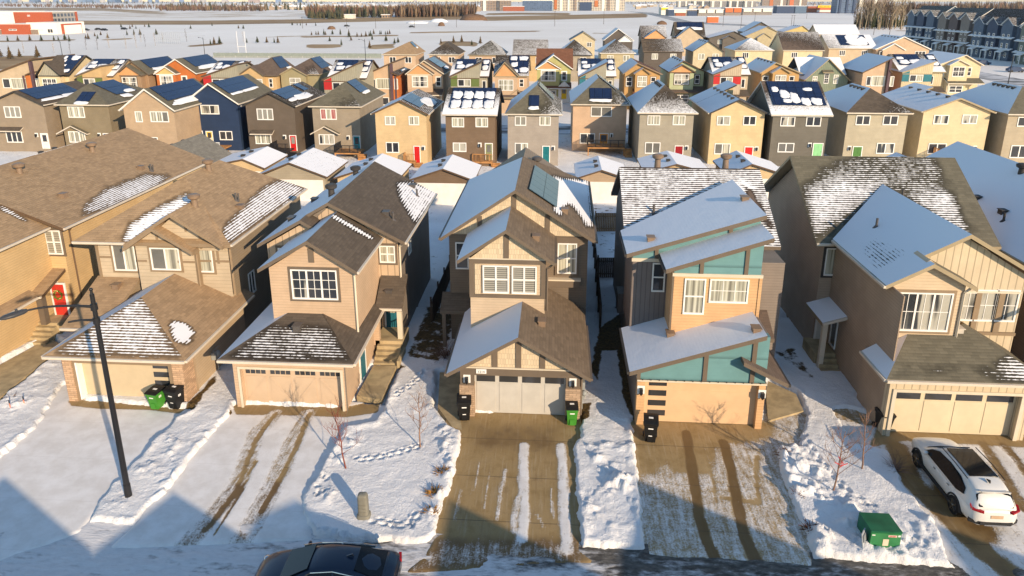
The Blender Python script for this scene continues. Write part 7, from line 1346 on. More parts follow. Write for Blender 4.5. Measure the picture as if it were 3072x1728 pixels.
def ground_fn(n, b):
    p = posn(n); d = attr(n, 'dirt'); a = noise(n, p, .035, 6, .65, .5, 1.2, 1); c = noise(n, p, .4, 5, .6); e = noise(n, p, .006, 4, .6)
    m = rng(n, math_(n, 'ADD', d, math_(n, 'MULTIPLY', math_(n, 'SUBTRACT', a, .5), 1.0)), .42, .62); col = mixc(n, rng(n, a, .3, .7), (.25, .15, .065), (.46, .31, .16)); col = mixc(n, rng(n, e, .4, .7, 0, .5), col, (.16, .09, .045))
    s = mixc(n, rng(n, e, .35, .7), (.76, .71, .66), (.86, .82, .78)); s = mixc(n, rng(n, c, .6, .85, 0, .25), s, (.6, .52, .45)); L(n, mixc(n, m, s, col), b.inputs['Base Color']); bump(n, b, c, .25, .5)
GROUND = mat('snow_field', ground_fn)
V = np.stack([Xg, Yg, Zg], -1).reshape(-1, 3); ii = np.arange(Xg.size).reshape(Xg.shape); Fq = np.stack([ii[:-1, :-1], ii[:-1, 1:], ii[1:, 1:], ii[1:, :-1]], -1).reshape(-1, 4)
me = bpy.data.meshes.new('ground'); me.from_pydata(V.tolist(), [], Fq.tolist()); at = me.attributes.new('dirt', 'FLOAT', 'POINT'); at.data.foreach_set('value', dirt_amount().ravel().astype(np.float32)); me.materials.append(GROUND); me.update()
tag(bpy.data.objects.new('ground', me), kind='structure'); COL.objects.link(bpy.data.objects['ground'])
def strip(name, pts, m, z=.03):
    s = MB(); s.face([(x, y, z) for x, y in pts], 0); tag(s.build(name, m, None, (pts[0][0], pts[0][1], 0)), kind='structure')
FROAD = mat('far_road', lambda n, b: (L(n, mixc(n, rng(n, noise(n, posn(n), .25, 5, .6, .4, 1.5, 1), .4, .6), (.12, .115, .11), (.6, .59, .6)), b.inputs['Base Color']), None)[1])
strip('road', G2((2900, 208), (3200, 262), (3200, 292), (2900, 226)), FROAD, .04); strip('road', [(-120, 101), (140, 101), (140, 108), (-120, 108)], FROAD, .04); strip('road', G2((1880, 34), (1960, 38), (2080, 66), (2400, 82), (2330, 82), (2050, 70), (1940, 42)), FROAD, .05)
def base_at(px, py): p = pZ(px, py, 0); return Vector((p.x, p.y, float(gz(np.array(p.y)))))
# small spruces on the snow field
SPR = plain('spruce_needles', (.055, .06, .025), .8, .3); SPR2 = plain('ruddy_spruce', (.12, .075, .03), .8, .3); BARK = plain('dark_bark', (.09, .06, .04), .8, .25); BARKP = plain('aspen_bark', (.34, .26, .17), .8, .2)
def spruce_mesh(m, seed, wide=.36):
    random.seed(seed); s = MB(); t = MB(); t.tube((0, 0, -.1), (0, 0, .9), .035, .01, 5, 1)
    for k in range(11):
        z = .12+.80*k/11; r = wide*(1-z)*random.uniform(.85, 1.1)+.02; nb = 9 if k < 7 else 6
        for i in range(nb):
            a = 6.283*i/nb+k*.7+random.uniform(-.25, .25); rr = r*random.uniform(.7, 1.15); d = Vector((math.cos(a), math.sin(a), 0)); q = Vector((-d.y, d.x, 0))
            s.face([Vector((0, 0, z+.07)), d*rr*.55+q*rr*.28+Vector((0, 0, z-.01)), d*rr+Vector((0, 0, z-.07)), d*rr*.55-q*rr*.28+Vector((0, 0, z-.01))], 0)
    s.v += []; 
    for f in range(1): s.tube((0, 0, .8), (0, 0, 1.0), .03, .003, 5)
    off = len(s.v); s.v += t.v; s.f += [tuple(i+off for i in f) for f in t.f]; s.m += t.m; s.s += t.s; s.sm += t.sm
    return s
spr = [spruce_mesh(SPR, k, w_) for k, w_ in ((1, .30), (2, .36), (3, .42))]; sprm = []
for s, m in zip(spr, (SPR, SPR2, SPR)): o = s.build('spruce_tree', [m, BARK]); sprm.append(o.data); bpy.data.objects.remove(o)
def put_tree(me, nm, p, h, label, cat, group):
    o = bpy.data.objects.new(nm, me); COL.objects.link(o); o.location = p; o.scale = (h, h, h); o.rotation_euler.z = random.uniform(0, 6.28); return tag(o, label, cat, group)
SPX = [(0, q) for q in ((80, 415), (183, 412), (303, 410), (418, 410), (545, 410), (590, 410), (700, 418), (655, 400), (865, 390), (890, 395), (955, 365), (985, 390), (1015, 355), (1085, 385), (1280, 355), (1350, 352), (1412, 352), (1575, 350), (735, 318), (790, 332), (1220, 275), (1310, 292), (1333, 272), (1370, 290), (1457, 270), (1500, 275), (1920, 290), (2120, 450), (2157, 445), (2212, 440), (2485, 432), (2400, 287), (2450, 290), (2135, 262))]+[(1, q) for q in ((15, 430), (110, 430), (185, 432), (222, 435), (560, 355), (605, 350), (628, 350), (685, 352), (700, 352), (770, 347), (850, 350), (935, 350), (937, 375), (1018, 372), (1063, 372), (1107, 370), (1140, 365), (1155, 365), (1185, 345), (1247, 347), (1260, 345), (1303, 348), (1323, 346), (1345, 343), (743, 415), (957, 408), (1170, 402), (1310, 415), (860, 455), (1145, 485), (1395, 440), (1430, 430), (1860, 440), (1988, 430), (2070, 425), (2172, 455), (2258, 440), (365, 255), (415, 255), (447, 257), (507, 255), (602, 262))]
random.seed(21)
for t_, q in SPX: put_tree(random.choice(sprm), 'spruce_tree', base_at(*R1[t_](*q)), random.uniform(2.4, 3.8), 'small young spruce planted on the open snow field', 'tree', 'young spruces on the snow field')
for q, h in (((105, 590), 4.6), ((200, 572), 3.2), ((380, 575), 4.4), ((-5, 575), 5)): put_tree(sprm[1], 'spruce_tree', base_at(*R1[0](*q)), h, 'larger ragged spruce just beyond the leftmost far roofs', 'tree', 'larger spruces behind the leftmost roofs')
def bare_mesh(seed, h=1., pale=False, dens=1, name='bare_tree'):
    random.seed(seed); t = MB(); b = MB(); P = [Vector((0, 0, -.03))]
    for i in range(6): P.append(P[-1]+Vector((random.uniform(-.02, .02), random.uniform(-.02, .02), .155)))
    t.path(P, [.016-.0022*i for i in range(7)], 5)
    for k in range(int(16*dens)):
        i = random.randint(2, 6); a = random.uniform(0, 6.28); d = Vector((math.cos(a)*.5, math.sin(a)*.5, 1)).normalized(); q = P[i]; l = random.uniform(.14, .3)*(1.25-i*.12)
        m_ = q+d*l*.5; e = m_+(d+Vector((random.uniform(-.4, .4), random.uniform(-.4, .4), .2))).normalized()*l*.55; b.tube(q, m_, .0065, .0045, 3); b.tube(m_, e, .0045, .0015, 3)
        for j in range(4): s = q.lerp(e, random.uniform(.3, 1)); b.tube(s, s+(d+Vector((random.uniform(-.8, .8), random.uniform(-.8, .8), .1))).normalized()*l*.4, .003, .001, 3)
    bk = BARKP if pale else BARK; return t, b, bk
BT = []
for k in range(4): t, b, bk = bare_mesh(k+3, pale=k % 2 == 0); to = t.build('trunk', bk); bo = b.build('crown', bk); BT.append((to.data, bo.data)); bpy.data.objects.remove(to); bpy.data.objects.remove(bo)
def bare(p, h, label, group, sxy=1.):
    o = thing('bare_tree', p, label, 'tree', group); o.rotation_euler.z = random.uniform(0, 6.28); o.scale = (h*sxy, h*sxy, h)
    for nm, me in zip(('trunk', 'crown'), random.choice(BT)): c = bpy.data.objects.new(nm, me); COL.objects.link(c); c.parent = o
    return o
for q in ((1270, 490), (1375, 482), (1465, 470), (1420, 422), (1565, 462), (1640, 432), (240, 532), (545, 532), (712, 540), (870, 500), (985, 500), (1100, 480), (1880, 420), (2450, 420)): bare(base_at(*R1[0](*q)), random.uniform(4.5, 6.5), 'thin bare young tree standing alone on the white field', 'thin young trees on the white field', .8)
for i in range(64):
    q = R1[3](855+545*((i+.5)/64)+random.uniform(-12, 12), 303-random.uniform(0, 55)); bare(base_at(*q), random.uniform(15, 22), 'tall bare tree of the grove left of the shaded townhouses', 'bare trees of the grove by the townhouses', random.uniform(.9, 1.3))
for i in range(26):
    q = R1[3](870+520*((i+.5)/26)+random.uniform(-12, 12), 296-random.uniform(0, 40)); put_tree(sprm[0], 'spruce_tree', base_at(*q), random.uniform(9, 14), 'dark tall spruce inside the bare grove by the townhouses', 'tree', 'dark spruces inside the grove')
def woodland(label, px0, px1, base, n, hr, col, kind='bare', back=.25, seed=1, nm='woodland'):
    random.seed(seed); m = MB(); p0 = pZ((px0+px1)/2, base[0])
    for i in range(n):
        u = random.random(); px = px0+(px1-px0)*u; p = base_at(px, base[0]+(base[1]-base[0])*u); k = 1+back*random.random()**1.5; p = Vector((p.x*k, p.y*k, 0)); h = random.uniform(*hr)
        if kind == 'spruce':
            for z0, z1, r in ((.05, .6, .22), (.35, .85, .16), (.6, 1.0, .1)):
                k_ = 6; c = [p+Vector((math.cos(6.283*j/k_+u*9)*r*h*random.uniform(.7, 1.2), math.sin(6.283*j/k_+u*9)*r*h*random.uniform(.7, 1.2), z0*h)) for j in range(k_)]
                for j in range(k_): m.face([c[j], c[(j+1) % k_], p+Vector((0, 0, z1*h))], i % 2)
        else:
            w_ = h*random.uniform(.22, .4)
            for j in range(11):
                a = random.uniform(0, 6.28); r = w_*random.random(); s = p+Vector((math.cos(a)*r*.3, math.sin(a)*r*.3, 0)); e = p+Vector((math.cos(a)*r, math.sin(a)*r, h*random.uniform(.6, 1))); x = h*.028; s2 = Vector((-math.sin(a), math.cos(a), 0))*x
                mid = s.lerp(e, .55); m.face([s-s2*.3, s+s2*.3, mid+s2*1.7, e, mid-s2*1.7], i % 3)
    o = m.build(nm, col, None, (p0.x, p0.y, 0)); return tag(o, label, 'woodland', None, 'stuff')
WB = [plain('twig_brown', (.13, .085, .06), .8, .3), plain('twig_red', (.17, .095, .065), .8, .3), plain('twig_tan', (.22, .155, .10), .8, .3)]; WS = [plain('far_spruce', (.045, .05, .03), .8, .3), plain('far_spruce_warm', (.08, .07, .035), .8, .3)]
woodland('reddish brown belt of bare trees along the left horizon', -80, 560, (19, 30), 520, (7, 12), WB, back=.5, seed=2); woodland('dark belt of mixed trees right of the reddish belt', 480, 800, (33, 34), 320, (8, 15), WB, seed=3); woodland('spruces among the mixed tree belt at left', 470, 960, (31, 33), 90, (11, 19), WS, 'spruce', .4, 4)
woodland('bare trees round the white barn in the middle distance', 920, 1420, (54, 50), 420, (9, 17), WB, back=.35, seed=5); woodland('dark spruces left of the white barn', 925, 1030, (57, 57), 60, (7, 11), WS, 'spruce', .06, 6); woodland('spruces behind the white barn', 1000, 1180, (54, 53), 50, (9, 16), WS, 'spruce', .15, 7); woodland('tan poplar row right of the small farmhouse', 1200, 1430, (52, 48), 200, (12, 20), [WB[2], WB[0], WB[2]], back=.1, seed=8)
woodland('faint line of trees along the far horizon', -200, 3300, (11, 11), 900, (10, 20), WB, back=1.4, seed=9); woodland('scattered far spruces on the horizon', -100, 1500, (12, 12), 160, (14, 26), WS, 'spruce', .9, 10); woodland('tree tops behind the shaded townhouses', 2600, 3300, (46, 46), 420, (13, 22), WB, back=.5, seed=11); woodland('brush along the right horizon', 1850, 2700, (14, 14), 300, (8, 15), WB, back=.6, seed=12)
# far suburb
fh = []
for k, (wc, rc) in enumerate((((.42, .34, .25), SNOW), ((.30, .24, .18), SNOW), ((.5, .44, .36), SH_ASH), ((.36, .27, .2), SNOW))):
    m = MB(); m.prism([(-4.5, 0), (4.5, 0), (4.5, 5.8), (0, 8.4), (-4.5, 5.8)], -5.5, 5.5, 0); gable_roof(m, -5, 5.6, 0, 8.8, 5, 5.6, -6, 6, .6, .6); 
    o = m.build('suburban_house', [plain('farwall%d' % k, wc, .7, .1), rc]); 
    for pl in o.data.polygons: pl.material_index = 1 if pl.normal.z > .3 else 0
    fh.append(o.data); bpy.data.objects.remove(o)
random.seed(31); rngs = [((610, 960), (31, 24), 42), ((960, 1240), (26, 20), 30), ((1240, 1460), (34, 20), 22), ((1900, 2120), (30, 14), 42), ((2020, 2560), (18, 11), 26), ((700, 1300), (18, 13), 24)]
for (a, b), (y0, y1), n in rngs:
    for i in range(n):
        p = base_at(random.uniform(a, b), random.uniform(y1, y0)); o = bpy.data.objects.new('suburban_house', random.choice(fh)); COL.objects.link(o); o.location = p; o.rotation_euler.z = random.choice((0, 1.57))+random.uniform(-.2, .2); s = random.uniform(.9, 1.25); o.scale = (s, s, s)
        tag(o, 'tiny distant house with a snowy roof in the far suburb', 'house', 'houses of the far suburb')
# buildings of the middle distance
def facade(name, c, glassc=(.05, .06, .08), w_=3.2, h_=3.0, mw=.55):
    def fn(n, b):
        br = n.nodes.new('ShaderNodeTexBrick'); L(n, uvn(n), br.inputs[0]); br.offset = 0
        for k, v in (('Scale', 1), ('Brick Width', w_), ('Row Height', h_), ('Mortar Size', mw), ('Mortar Smooth', 0)): br.inputs[k].default_value = v
        br.inputs['Color1'].default_value = (*glassc, 1); br.inputs['Color2'].default_value = (*cscale(glassc, 2.2), 1); br.inputs['Mortar'].default_value = (*c, 1); L(n, br.outputs[0], b.inputs['Base Color']); b.inputs['Roughness'].default_value = .5
    return mat(name, fn)
def block(label, q0, q1, depth, wall, name='apartment_building', cat='apartments', roofm=None, group=None, bays=(), bayw=None, top=None):
    """q0: bottom left px, q1: top right px of the front"""
    b0 = pZ(q0[0], q0[1]); Y = b0.y; c1 = pY(q1[0], q1[1], Y); x0, x1, h = b0.x, c1.x, c1.z; o = thing(name, ((x0+x1)/2, Y, 0), label, cat, group)
    m = MB(); m.box(x0, x1, Y, Y+depth, -.2, h); m.build('wall', wall, o); r = MB(); r.box(x0-.4, x1+.4, Y-.4, Y+depth+.4, h, h+.7); r.build('roof', roofm or SNOW, o)
    for (a, b_, z0, z1, bm) in bays: m = MB(); m.box(x0+(x1-x0)*a, x0+(x1-x0)*b_, Y-1.2, Y, h*z0, h*z1); m.build('bay', bm, o)
    return o, x0, x1, Y, h
FC = facade('cream_facade', (.66, .57, .44)); FB = facade('blue_facade', (.10, .15, .24), (.05, .07, .11)); FO = plain('orange_panel', (.46, .15, .05), .6, .1); FBR = facade('brown_facade', (.36, .26, .18)); FG = facade('grey_facade', (.34, .31, .28)); FGD = facade('dim_facade', (.13, .12, .11)); WW = plain('white_panel', (.74, .70, .62), .6, .06); OG = plain('orange_wall', (.60, .15, .05), .6, .08); GW = plain('grey_block_wall', (.25, .22, .2), .7, .1); BW = plain('blue_wall', (.045, .07, .13), .6, .12); YW = plain('yellow_sign', (.85, .62, .02), .5, .04); RBW = plain('brick_red_wall', (.33, .10, .05), .7, .1)
t1, t2, t3 = R1[1], R1[2], R1[3]
block('tall cream apartment block with rust panels, left half of the pair', t2(412, 108), t2(660, -30), 30, FC, bays=((.28, .38, 0, 1, WW), (.05, .16, .1, .9, FO), (.6, .68, 0, 1, WW), (.85, .95, 0, 1, FBR)))
block('tall cream apartment block with rust panels, right half of the pair', t2(670, 108), t2(1140, -30), 30, FC, bays=((.02, .28, 0, .62, BW), (.34, .42, .3, .75, FO), (.5, .56, 0, 1, WW), (.62, .68, 0, 1, FBR), (.8, .88, 0, 1, WW)))  # low dark blue bay is painted shade on the cream front
block('long blue grey building left of the cream blocks', t2(105, 110), t2(405, 8), 30, FB); block('low brown roofed hall left of the long blue building', t2(-90, 112), t2(120, 66), 22, RBW, 'commercial_building', 'building'); block('stepped beige apartment block in front of the far suburb', t1(2255, 108), t1(2560, 6), 25, FBR, bays=((.1, .2, 0, 1, WW), (.55, .65, 0, 1, FGD)))
for i, (a, b) in enumerate(((1660, 1800), (1810, 1980), (1990, 2160), (2170, 2320), (2330, 2460))): block('dim four storey block of the grey terrace, number %s from its left' % ('one', 'two', 'three', 'four', 'five')[i], t2(a, 72), t2(b, 12), 18, FGD if i % 2 else FG, bays=((.1, .25, 0, 1, WW), (.6, .72, 0, 1, WW)))
block('orange brown apartment block above the blue shop', t3(-60, 58), t3(190, -20), 24, FBR, bays=((.3, .45, 0, 1, FO), (.75, .85, 0, 1, WW))); block('rusty apartment block with white balconies', t3(195, 58), t3(400, -20), 24, FBR, bays=((.1, .3, 0, 1, OG), (.6, .7, 0, 1, WW)))
block('blue glass apartment tower left of the bare grove', t3(685, 135), t3(905, -25), 24, FB, bays=((.1, .2, 0, 1, BW), (.45, .55, 0, 1, BW), (.8, .9, 0, 1, BW))); block('beige apartment block behind the bare grove', t3(915, 70), t3(1230, -25), 24, FBR, bays=((.0, .12, 0, 1, WW), (.5, .6, 0, 1, WW)))
for lab, a, b, m, bays in (('yellow topped kiosk building at the bend of the far road', (1500, 150), (1568, 78), WW, ((.0, 1, .72, 1.0, YW),)), ('blue and red workshop with white upper panels', (1572, 160), (1862, 98), GW, ((.0, .2, 0, 1, BW), (.2, .62, .5, .95, WW), (.25, .6, 0, .45, RBW), (.68, 1, 0, .8, BW))), ('white topped grey warehouse, left of the orange one', (1868, 160), (2132, 95), GW, ((.03, .3, .45, .95, WW), (.36, .64, .45, .95, WW), (.7, .97, .45, .95, WW))), ('orange fronted warehouse with a grey base', (2140, 155), (2312, 80), GW, ((.02, .46, .42, .98, OG), (.54, .98, .42, .98, OG))), ('white topped grey warehouse, right of the orange one', (2320, 150), (2620, 88), GW, ((.02, .3, .5, .95, WW), (.36, .62, .5, .95, WW), (.68, .98, .5, .95, WW)))):
    block(lab, t2(*a), t2(*b), 25, m, 'commercial_building', 'building', bays=bays)
block('dark blue shop building with a lighter right bay', t3(85, 135), t3(388, 62), 20, BW, 'commercial_building', 'building', bays=((.62, 1, .0, 1, plain('slate_blue_wall', (.10, .15, .22), .6)),))
o, x0, x1, Y, h = block('brick red shop with a bright yellow name sign on its front', t3(395, 128), t3(650, 62), 20, RBW, 'commercial_building', 'building', bays=((.38, .95, .1, .42, WW), (.36, .92, .42, .78, OG)))
m = MB(); m.box(x0+(x1-x0)*.40, x0+(x1-x0)*.92, Y-1.5, Y-1.2, h*.78, h*1.12); s = m.build('sign', YW, o); text_mesh('sign_text', 'BELLAROSE', (x0+(x1-x0)*.66, Y-1.56, h*.83), h*.30, RBW, s)
m = block('white barn with a snowy roof before the dark spruces', t1(850, 188), t1(972, 150), 12, WW, 'barn', 'barn'); block('small brown farmhouse among the bare trees', t1(1262, 180), t1(1330, 150), 9, FBR, 'farmhouse', 'house'); block('pale house at the foot of the dirt heaps', t1(2040, 150), t1(2140, 118), 10, WW, 'farmhouse', 'house')
# school
def school():
    b0 = pZ(*R1[0](290, 345)); Y = b0.y; o = thing('school_building', (b0.x, Y, 0), 'white and red school building of stacked flat boxes at the far left', 'school'); white = plain('school_white', (.80, .75, .68), .6, .05); red = plain('school_red', (.40, .095, .045), .6, .08); br = plain('school_brown', (.25, .19, .15), .7, .1)
    def bx(q0, q1, y, d, m, nm='wall', base=None):
        a, c = pY(*R1[0](*q0), y), pY(*R1[0](*q1), y); s = MB(); s.box(a.x, c.x, y, y+d, 0 if base is None else a.z, c.z); s.build(nm, m, o); r = MB(); r.box(a.x, c.x, y, y+d, c.z, c.z+.25); r.build('roof', white, o)
    bx((5, 345), (285, 245), Y-1.5, 25, red); bx((285, 345), (560, 232), Y, 25, white); bx((560, 340), (615, 240), Y+4, 18, red); bx((615, 325), (660, 258), Y+6, 14, white); bx((165, 300), (500, 122), Y+22, 25, red); bx((-90, 300), (165, 118), Y+22.5, 25, white); bx((490, 300), (530, 122), Y+24, 20, FG)
    bx((-90, 350), (5, 300), Y-2, 10, br); bx((285, 350), (375, 298), Y-.6, 2, br)
    for a, c, y in (((90, 308), (168, 292), Y-1.6), ((375, 306), (440, 296), Y-.1), ((482, 332), (530, 290), Y-.1), ((275, 165), (300, 150), Y+21.9), ((20, 150), (90, 142), Y+22.4)):
        p, q = pY(*R1[0](*a), y), pY(*R1[0](*c), y); window(o, p.x, q.x, p.z, q.z, y, cols=2, pane='dark', fw=.2)
school()
# long fence by the pond, sports fence, goal posts, poles
p, q = pZ(*R1[0](2140, 640)), pZ(*R1[1](1265, 628)); yy = 238.; a, b = pY(*R1[0](2150, 590), yy), pY(*R1[1](1262, 558), yy); o = thing('barrier_fence', ((a.x+b.x)/2, yy, 0), 'long grey green barrier fence at the edge of the white field', 'fence'); m = MB(); m.box(a.x, b.x, yy, yy+.15, 0, max(1.6, (a.z+b.z)/2)); m.build('boards', siding('fence_greygreen', (.25, .28, .25), False, .3), o); m = MB(); m.box(a.x, b.x, yy-.06, yy+.2, (a.z+b.z)/2, (a.z+b.z)/2+.12); m.build('cap_rail', plain('fence_cap', (.4, .4, .38), .6), o)
for i in range(16): x = a.x+(b.x-a.x)*i/15; m = MB(); m.box(x-.12, x+.12, yy-.1, yy+.22, 0, (a.z+b.z)/2+.35); m.build('post', plain('fence_cap', (.4, .4, .38), .6), o)
p = pZ(*R1[0](1580, 440)); q = pZ(*R1[0](1780, 445)); o = thing('sports_fence', ((p.x+q.x)/2, p.y, 0), 'tall wire sports fence enclosure on the white field', 'fence'); gm = plain('wire_grey', (.35, .36, .36), .5)
for i in range(13): x = p.x+(q.x-p.x)*i/12; m = MB(); m.tube((x, p.y, 0), (x, p.y, 5.0), .05, .05, 4); m.build('post', gm, o)
for z in (1, 2, 3, 4, 5): m = MB(); m.tube((p.x, p.y, z), (q.x, p.y, z), .04, .04, 4); m.build('rail', gm, o)
for z in (1, 3, 5): m = MB(); m.tube((q.x, p.y, z), (q.x+3, p.y+18, z), .04, .04, 4); m.build('rail', gm, o)
p = pZ(*R1[0](2402, 552)); q = pZ(*R1[0](2482, 552)); o = thing('goal_posts', ((p.x+q.x)/2, p.y, 0), 'white football goal posts on the snow behind the solar roofs', 'goal')
for x in (p.x, q.x): m = MB(); m.tube((x, p.y, 0), (x, p.y, 8.5), .09, .08, 6); m.build('upright', WHITE, o)
m = MB(); m.tube((p.x, p.y, 3), (q.x, p.y, 3), .08, .08, 6); m.build('crossbar', WHITE, o)
for q, tp, lab in ((R1[0](628, 560), R1[0](598, 412), 'distant street lamp behind the black gabled roof at left'), (R1[0](2063, 560), R1[0](2038, 378), 'distant street lamp behind the twin solar roofs'), (R1[1](1106, 640), R1[1](1096, 398), 'distant street lamp above the red panelled grey house'), (ZD(1090, 800), ZD(1080, 325), 'street lamp in front of the blush striped house'), (ZG(2290, 1500), ZG(2375, 1000), 'dark street lamp before the shaded townhouses')):
    b_ = pZ(*q); h = pY(*tp, b_.y).z; street_lamp((b_.x, b_.y, 0), lab, h, ((-1.6, .6, 0, 1),), .10)
def pole(q, tp, lab):
    b_ = pZ(*q); h = max(4, pY(*tp, b_.y).z); o = thing('utility_pole', (b_.x, b_.y, 0), lab, 'pole', 'slender poles on the far field'); m = MB(); m.tube((b_.x, b_.y, 0), (b_.x, b_.y, h), .16, .11, 6); m.build('pole', BARK, o); m = MB(); m.box(b_.x-.9, b_.x+.9, b_.y-.06, b_.y+.06, h-.6, h-.45); m.build('crossarm', BARK, o)
for q, tp in ((R1[3](232, 268), R1[3](240, 150)), (R1[3](256, 268), R1[3](262, 150)), (R1[3](387, 190), R1[3](390, 60)), (R1[2](430, 265), R1[2](430, 110)), (R1[2](922, 245), R1[2](922, 90)), (R1[2](2122, 262), R1[2](2125, 135)), (R1[2](2302, 285), R1[2](2305, 140)), (R1[2](2438, 250), R1[2](2440, 125)), (R1[1](470, 285), R1[1](470, 170)), (R1[1](915, 285), R1[1](915, 180)), (R1[1](1205, 285), R1[1](1205, 150)), (R1[1](1595, 280), R1[1](1595, 170)), (R1[1](2018, 275), R1[1](2018, 150))): pole(q, tp, 'slender dark pole standing in the far snow field')
for q, tp in ((R1[3](1062, 350), R1[3](1062, 312)), (R1[3](1222, 350), R1[3](1222, 300))): pole(q, tp, 'slender dark pole standing in the far snow field')
# far parked cars
def small_car(p, label, m, group=None):
    o = thing('distant_car', p, label, 'car', group); o.rotation_euler.z = random.uniform(-.3, .3); b = MB(); b.prism([(-2.2, .3), (2.2, .3), (2.2, .8), (1.2, .95), (.7, 1.45), (-1.1, 1.5), (-1.9, 1.0), (-2.2, .95)], -.85, .85); b = b.build('body', m); b.parent = o
    w_ = MB()
    for x in (-1.3, 1.3):
        for s in (-1, 1): w_.tube((x, s*.7, .32), (x, s*.9, .32), .32, .32, 10)
    w_ = w_.build('wheels', BLACK); w_.parent = o
random.seed(2)
for q, l in (((865, 308), 'dark car on the far road, left of a close pair'), ((992, 303), 'dark car on the far road beside the ruddy spruces'), ((1052, 308), 'low dark car on the far road, right of the pair'), ((1250, 298), 'dark car alone on the far road near the field centre')): small_car(base_at(*R1[0](*q)), l, BLACK)
small_car(base_at(*R1[1](915, 268)), 'dark car passing a slender pole on the far road', BLACK); small_car(base_at(*R1[1](1568, 276)), 'dark car below the snowy dirt heap', BLACK); small_car(base_at(*ZG(1830, 1160)), 'dark car parked before the shaded townhouses', BW); small_car(base_at(*ZG(2420, 1290)), 'dark van at the right edge by the street lamp', BW)
def heap(q0, q1, h, label, m):
    a, b = base_at(*q0), base_at(*q1); c = (a+b)/2; r = (b-a).length/2; s = MB(); s.ball((c.x, c.y, 0), r, r*.7, h, 0, 18, 8, .12); tag(s.build('earth_heap', m, None, c), label, 'heap')
DIRT = plain('bare_earth', (.17, .10, .06), .9, .3); heap(R1[1](1520, 236), R1[1](1720, 232), 2, 'snow dusted heap of earth right of the brown field', SNOW); heap(R1[1](1750, 222), R1[1](1930, 220), 3, 'larger snowy heap of earth beside the smaller one', SNOW); heap(R1[1](720, 296), R1[1](800, 294), 2.2, 'low brown earth heap on the snow, left of the far car', DIRT); heap(R1[1](1830, 262), R1[1](1900, 262), 3, 'rounded brown earth heap on the snow', DIRT); heap(R1[1](2080, 205), R1[1](2300, 200), 6, 'dark earth heap streaked with snow before the beige apartments', DIRT); heap(R1[2](1470, 248), R1[2](1540, 246), 3, 'small brown heap above the frosted far roof', DIRT)
sh = base_at(*R1[2](2020, 228)); o = thing('site_hut', sh, 'small orange hut on the snow by the far warehouses', 'hut'); m = MB(); m.box(sh.x-5, sh.x+5, sh.y, sh.y+5, 0, 5); m.build('wall', OG, o); m = MB(); m.box(sh.x-5.5, sh.x+5.5, sh.y-.5, sh.y+5.5, 5, 5.5); m.build('roof', SNOW, o)
# townhouses in shade at the right
def townhouse(label, x, y0, y1, z1, wall, acc, roof, n=3, ridge=4.2, d=11):
    o = thing('townhouse_row', (x, (y0+y1)/2, 0), label, 'townhouses', 'shaded townhouse blocks'); w_ = MB(); w_.prism([(x, 0), (x+d, 0), (x+d, z1), (x+d/2, z1+ridge-.3), (x, z1)], y0, y1); w_.build('wall', wall, o)
    r = MB(); slab(r, [(x-.5, y0-.4, z1), (x+d/2, y0-.4, z1+ridge), (x+d/2, y1+.4, z1+ridge), (x-.5, y1+.4, z1)], .2, .2); slab(r, [(x+d/2, y0-.4, z1+ridge), (x+d+.5, y0-.4, z1), (x+d+.5, y1+.4, z1), (x+d/2, y1+.4, z1+ridge)], -.3, .2); r.build('roof', [roof, WHITE], o)
    
    for f in (.32, .64): g = MB(); slab(g, [(x-2.0, y0-.3, z1*f), (x-.9, y0-.3, z1*f+.5), (x-.9, y1+.3, z1*f+.5), (x-2.0, y1+.3, z1*f)], 1.2, .15); g.build('belt_roof', [SNOW, WHITE], o)
    step = (y1-y0)/n
    for i in range(n):
        c = y0+step*(i+.5); b = MB(); b.prism([(c-step*.36, .0), (c+step*.36, .0), (c+step*.36, z1+.2), (c, z1+2.3), (c-step*.36, z1+.2)], x-1.2, x+1.5, 0, 'x'); b.build('bay', acc if i % 2 else wall, o)
        q = MB(); hh = step*.42
        for s in (-1, 1): slab(q, [(x-1.6, c, z1+2.6), (x-1.6, c+s*hh, z1+.2), (x+3.5, c+s*hh, z1+.2), (x+3.5, c, z1+2.6)], .3, .22)
        q.build('bay_roof', [roof, WHITE], o)
        for k, zb in enumerate((1.0, 4.0, 6.9)):
            for s in (-1, 1): window(o, c+s*step*.17-.55, c+s*step*.17+.55, zb, zb+1.7, x-1.2, cols=1, rows=2, pane='grey', side='W', fw=.16)
        p = MB(); slab(p, [(x-3, c-step*.2, 2.9), (x-3, c+step*.2, 2.9), (x-1.2, c+step*.2, 3.6), (x-1.2, c-step*.2, 3.6)], 1, .2); p.build('porch_roof', [roof, WHITE], o)
        for s in (-1, 1): e = MB(); e.box(x-2.95, x-2.7, c+s*step*.18-.12, c+s*step*.18+.12, 0, 2.9); e.build('porch_post', WHITE, o)
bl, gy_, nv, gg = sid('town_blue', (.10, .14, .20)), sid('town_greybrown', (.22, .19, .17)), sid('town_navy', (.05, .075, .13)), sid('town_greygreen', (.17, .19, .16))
townhouse('blue townhouse block farthest left, its gables edged in white', 155, 298, 322, 13, bl, nv, SH_ASH); townhouse('grey and brown townhouse block, second from the left', 152.5, 268, 292, 12.4, gy_, sid('town_plum', (.12, .09, .09)), SH_ASH); townhouse('navy and pale blue townhouse block with the tallest steep gable', 149.5, 238, 262, 11.4, bl, nv, SH_MID, 3, 5.2); townhouse('grey green townhouse block at the right edge of the view', 147, 208, 232, 11, gg, sid('town_moss', (.09, .10, .085)), SH_ASH)
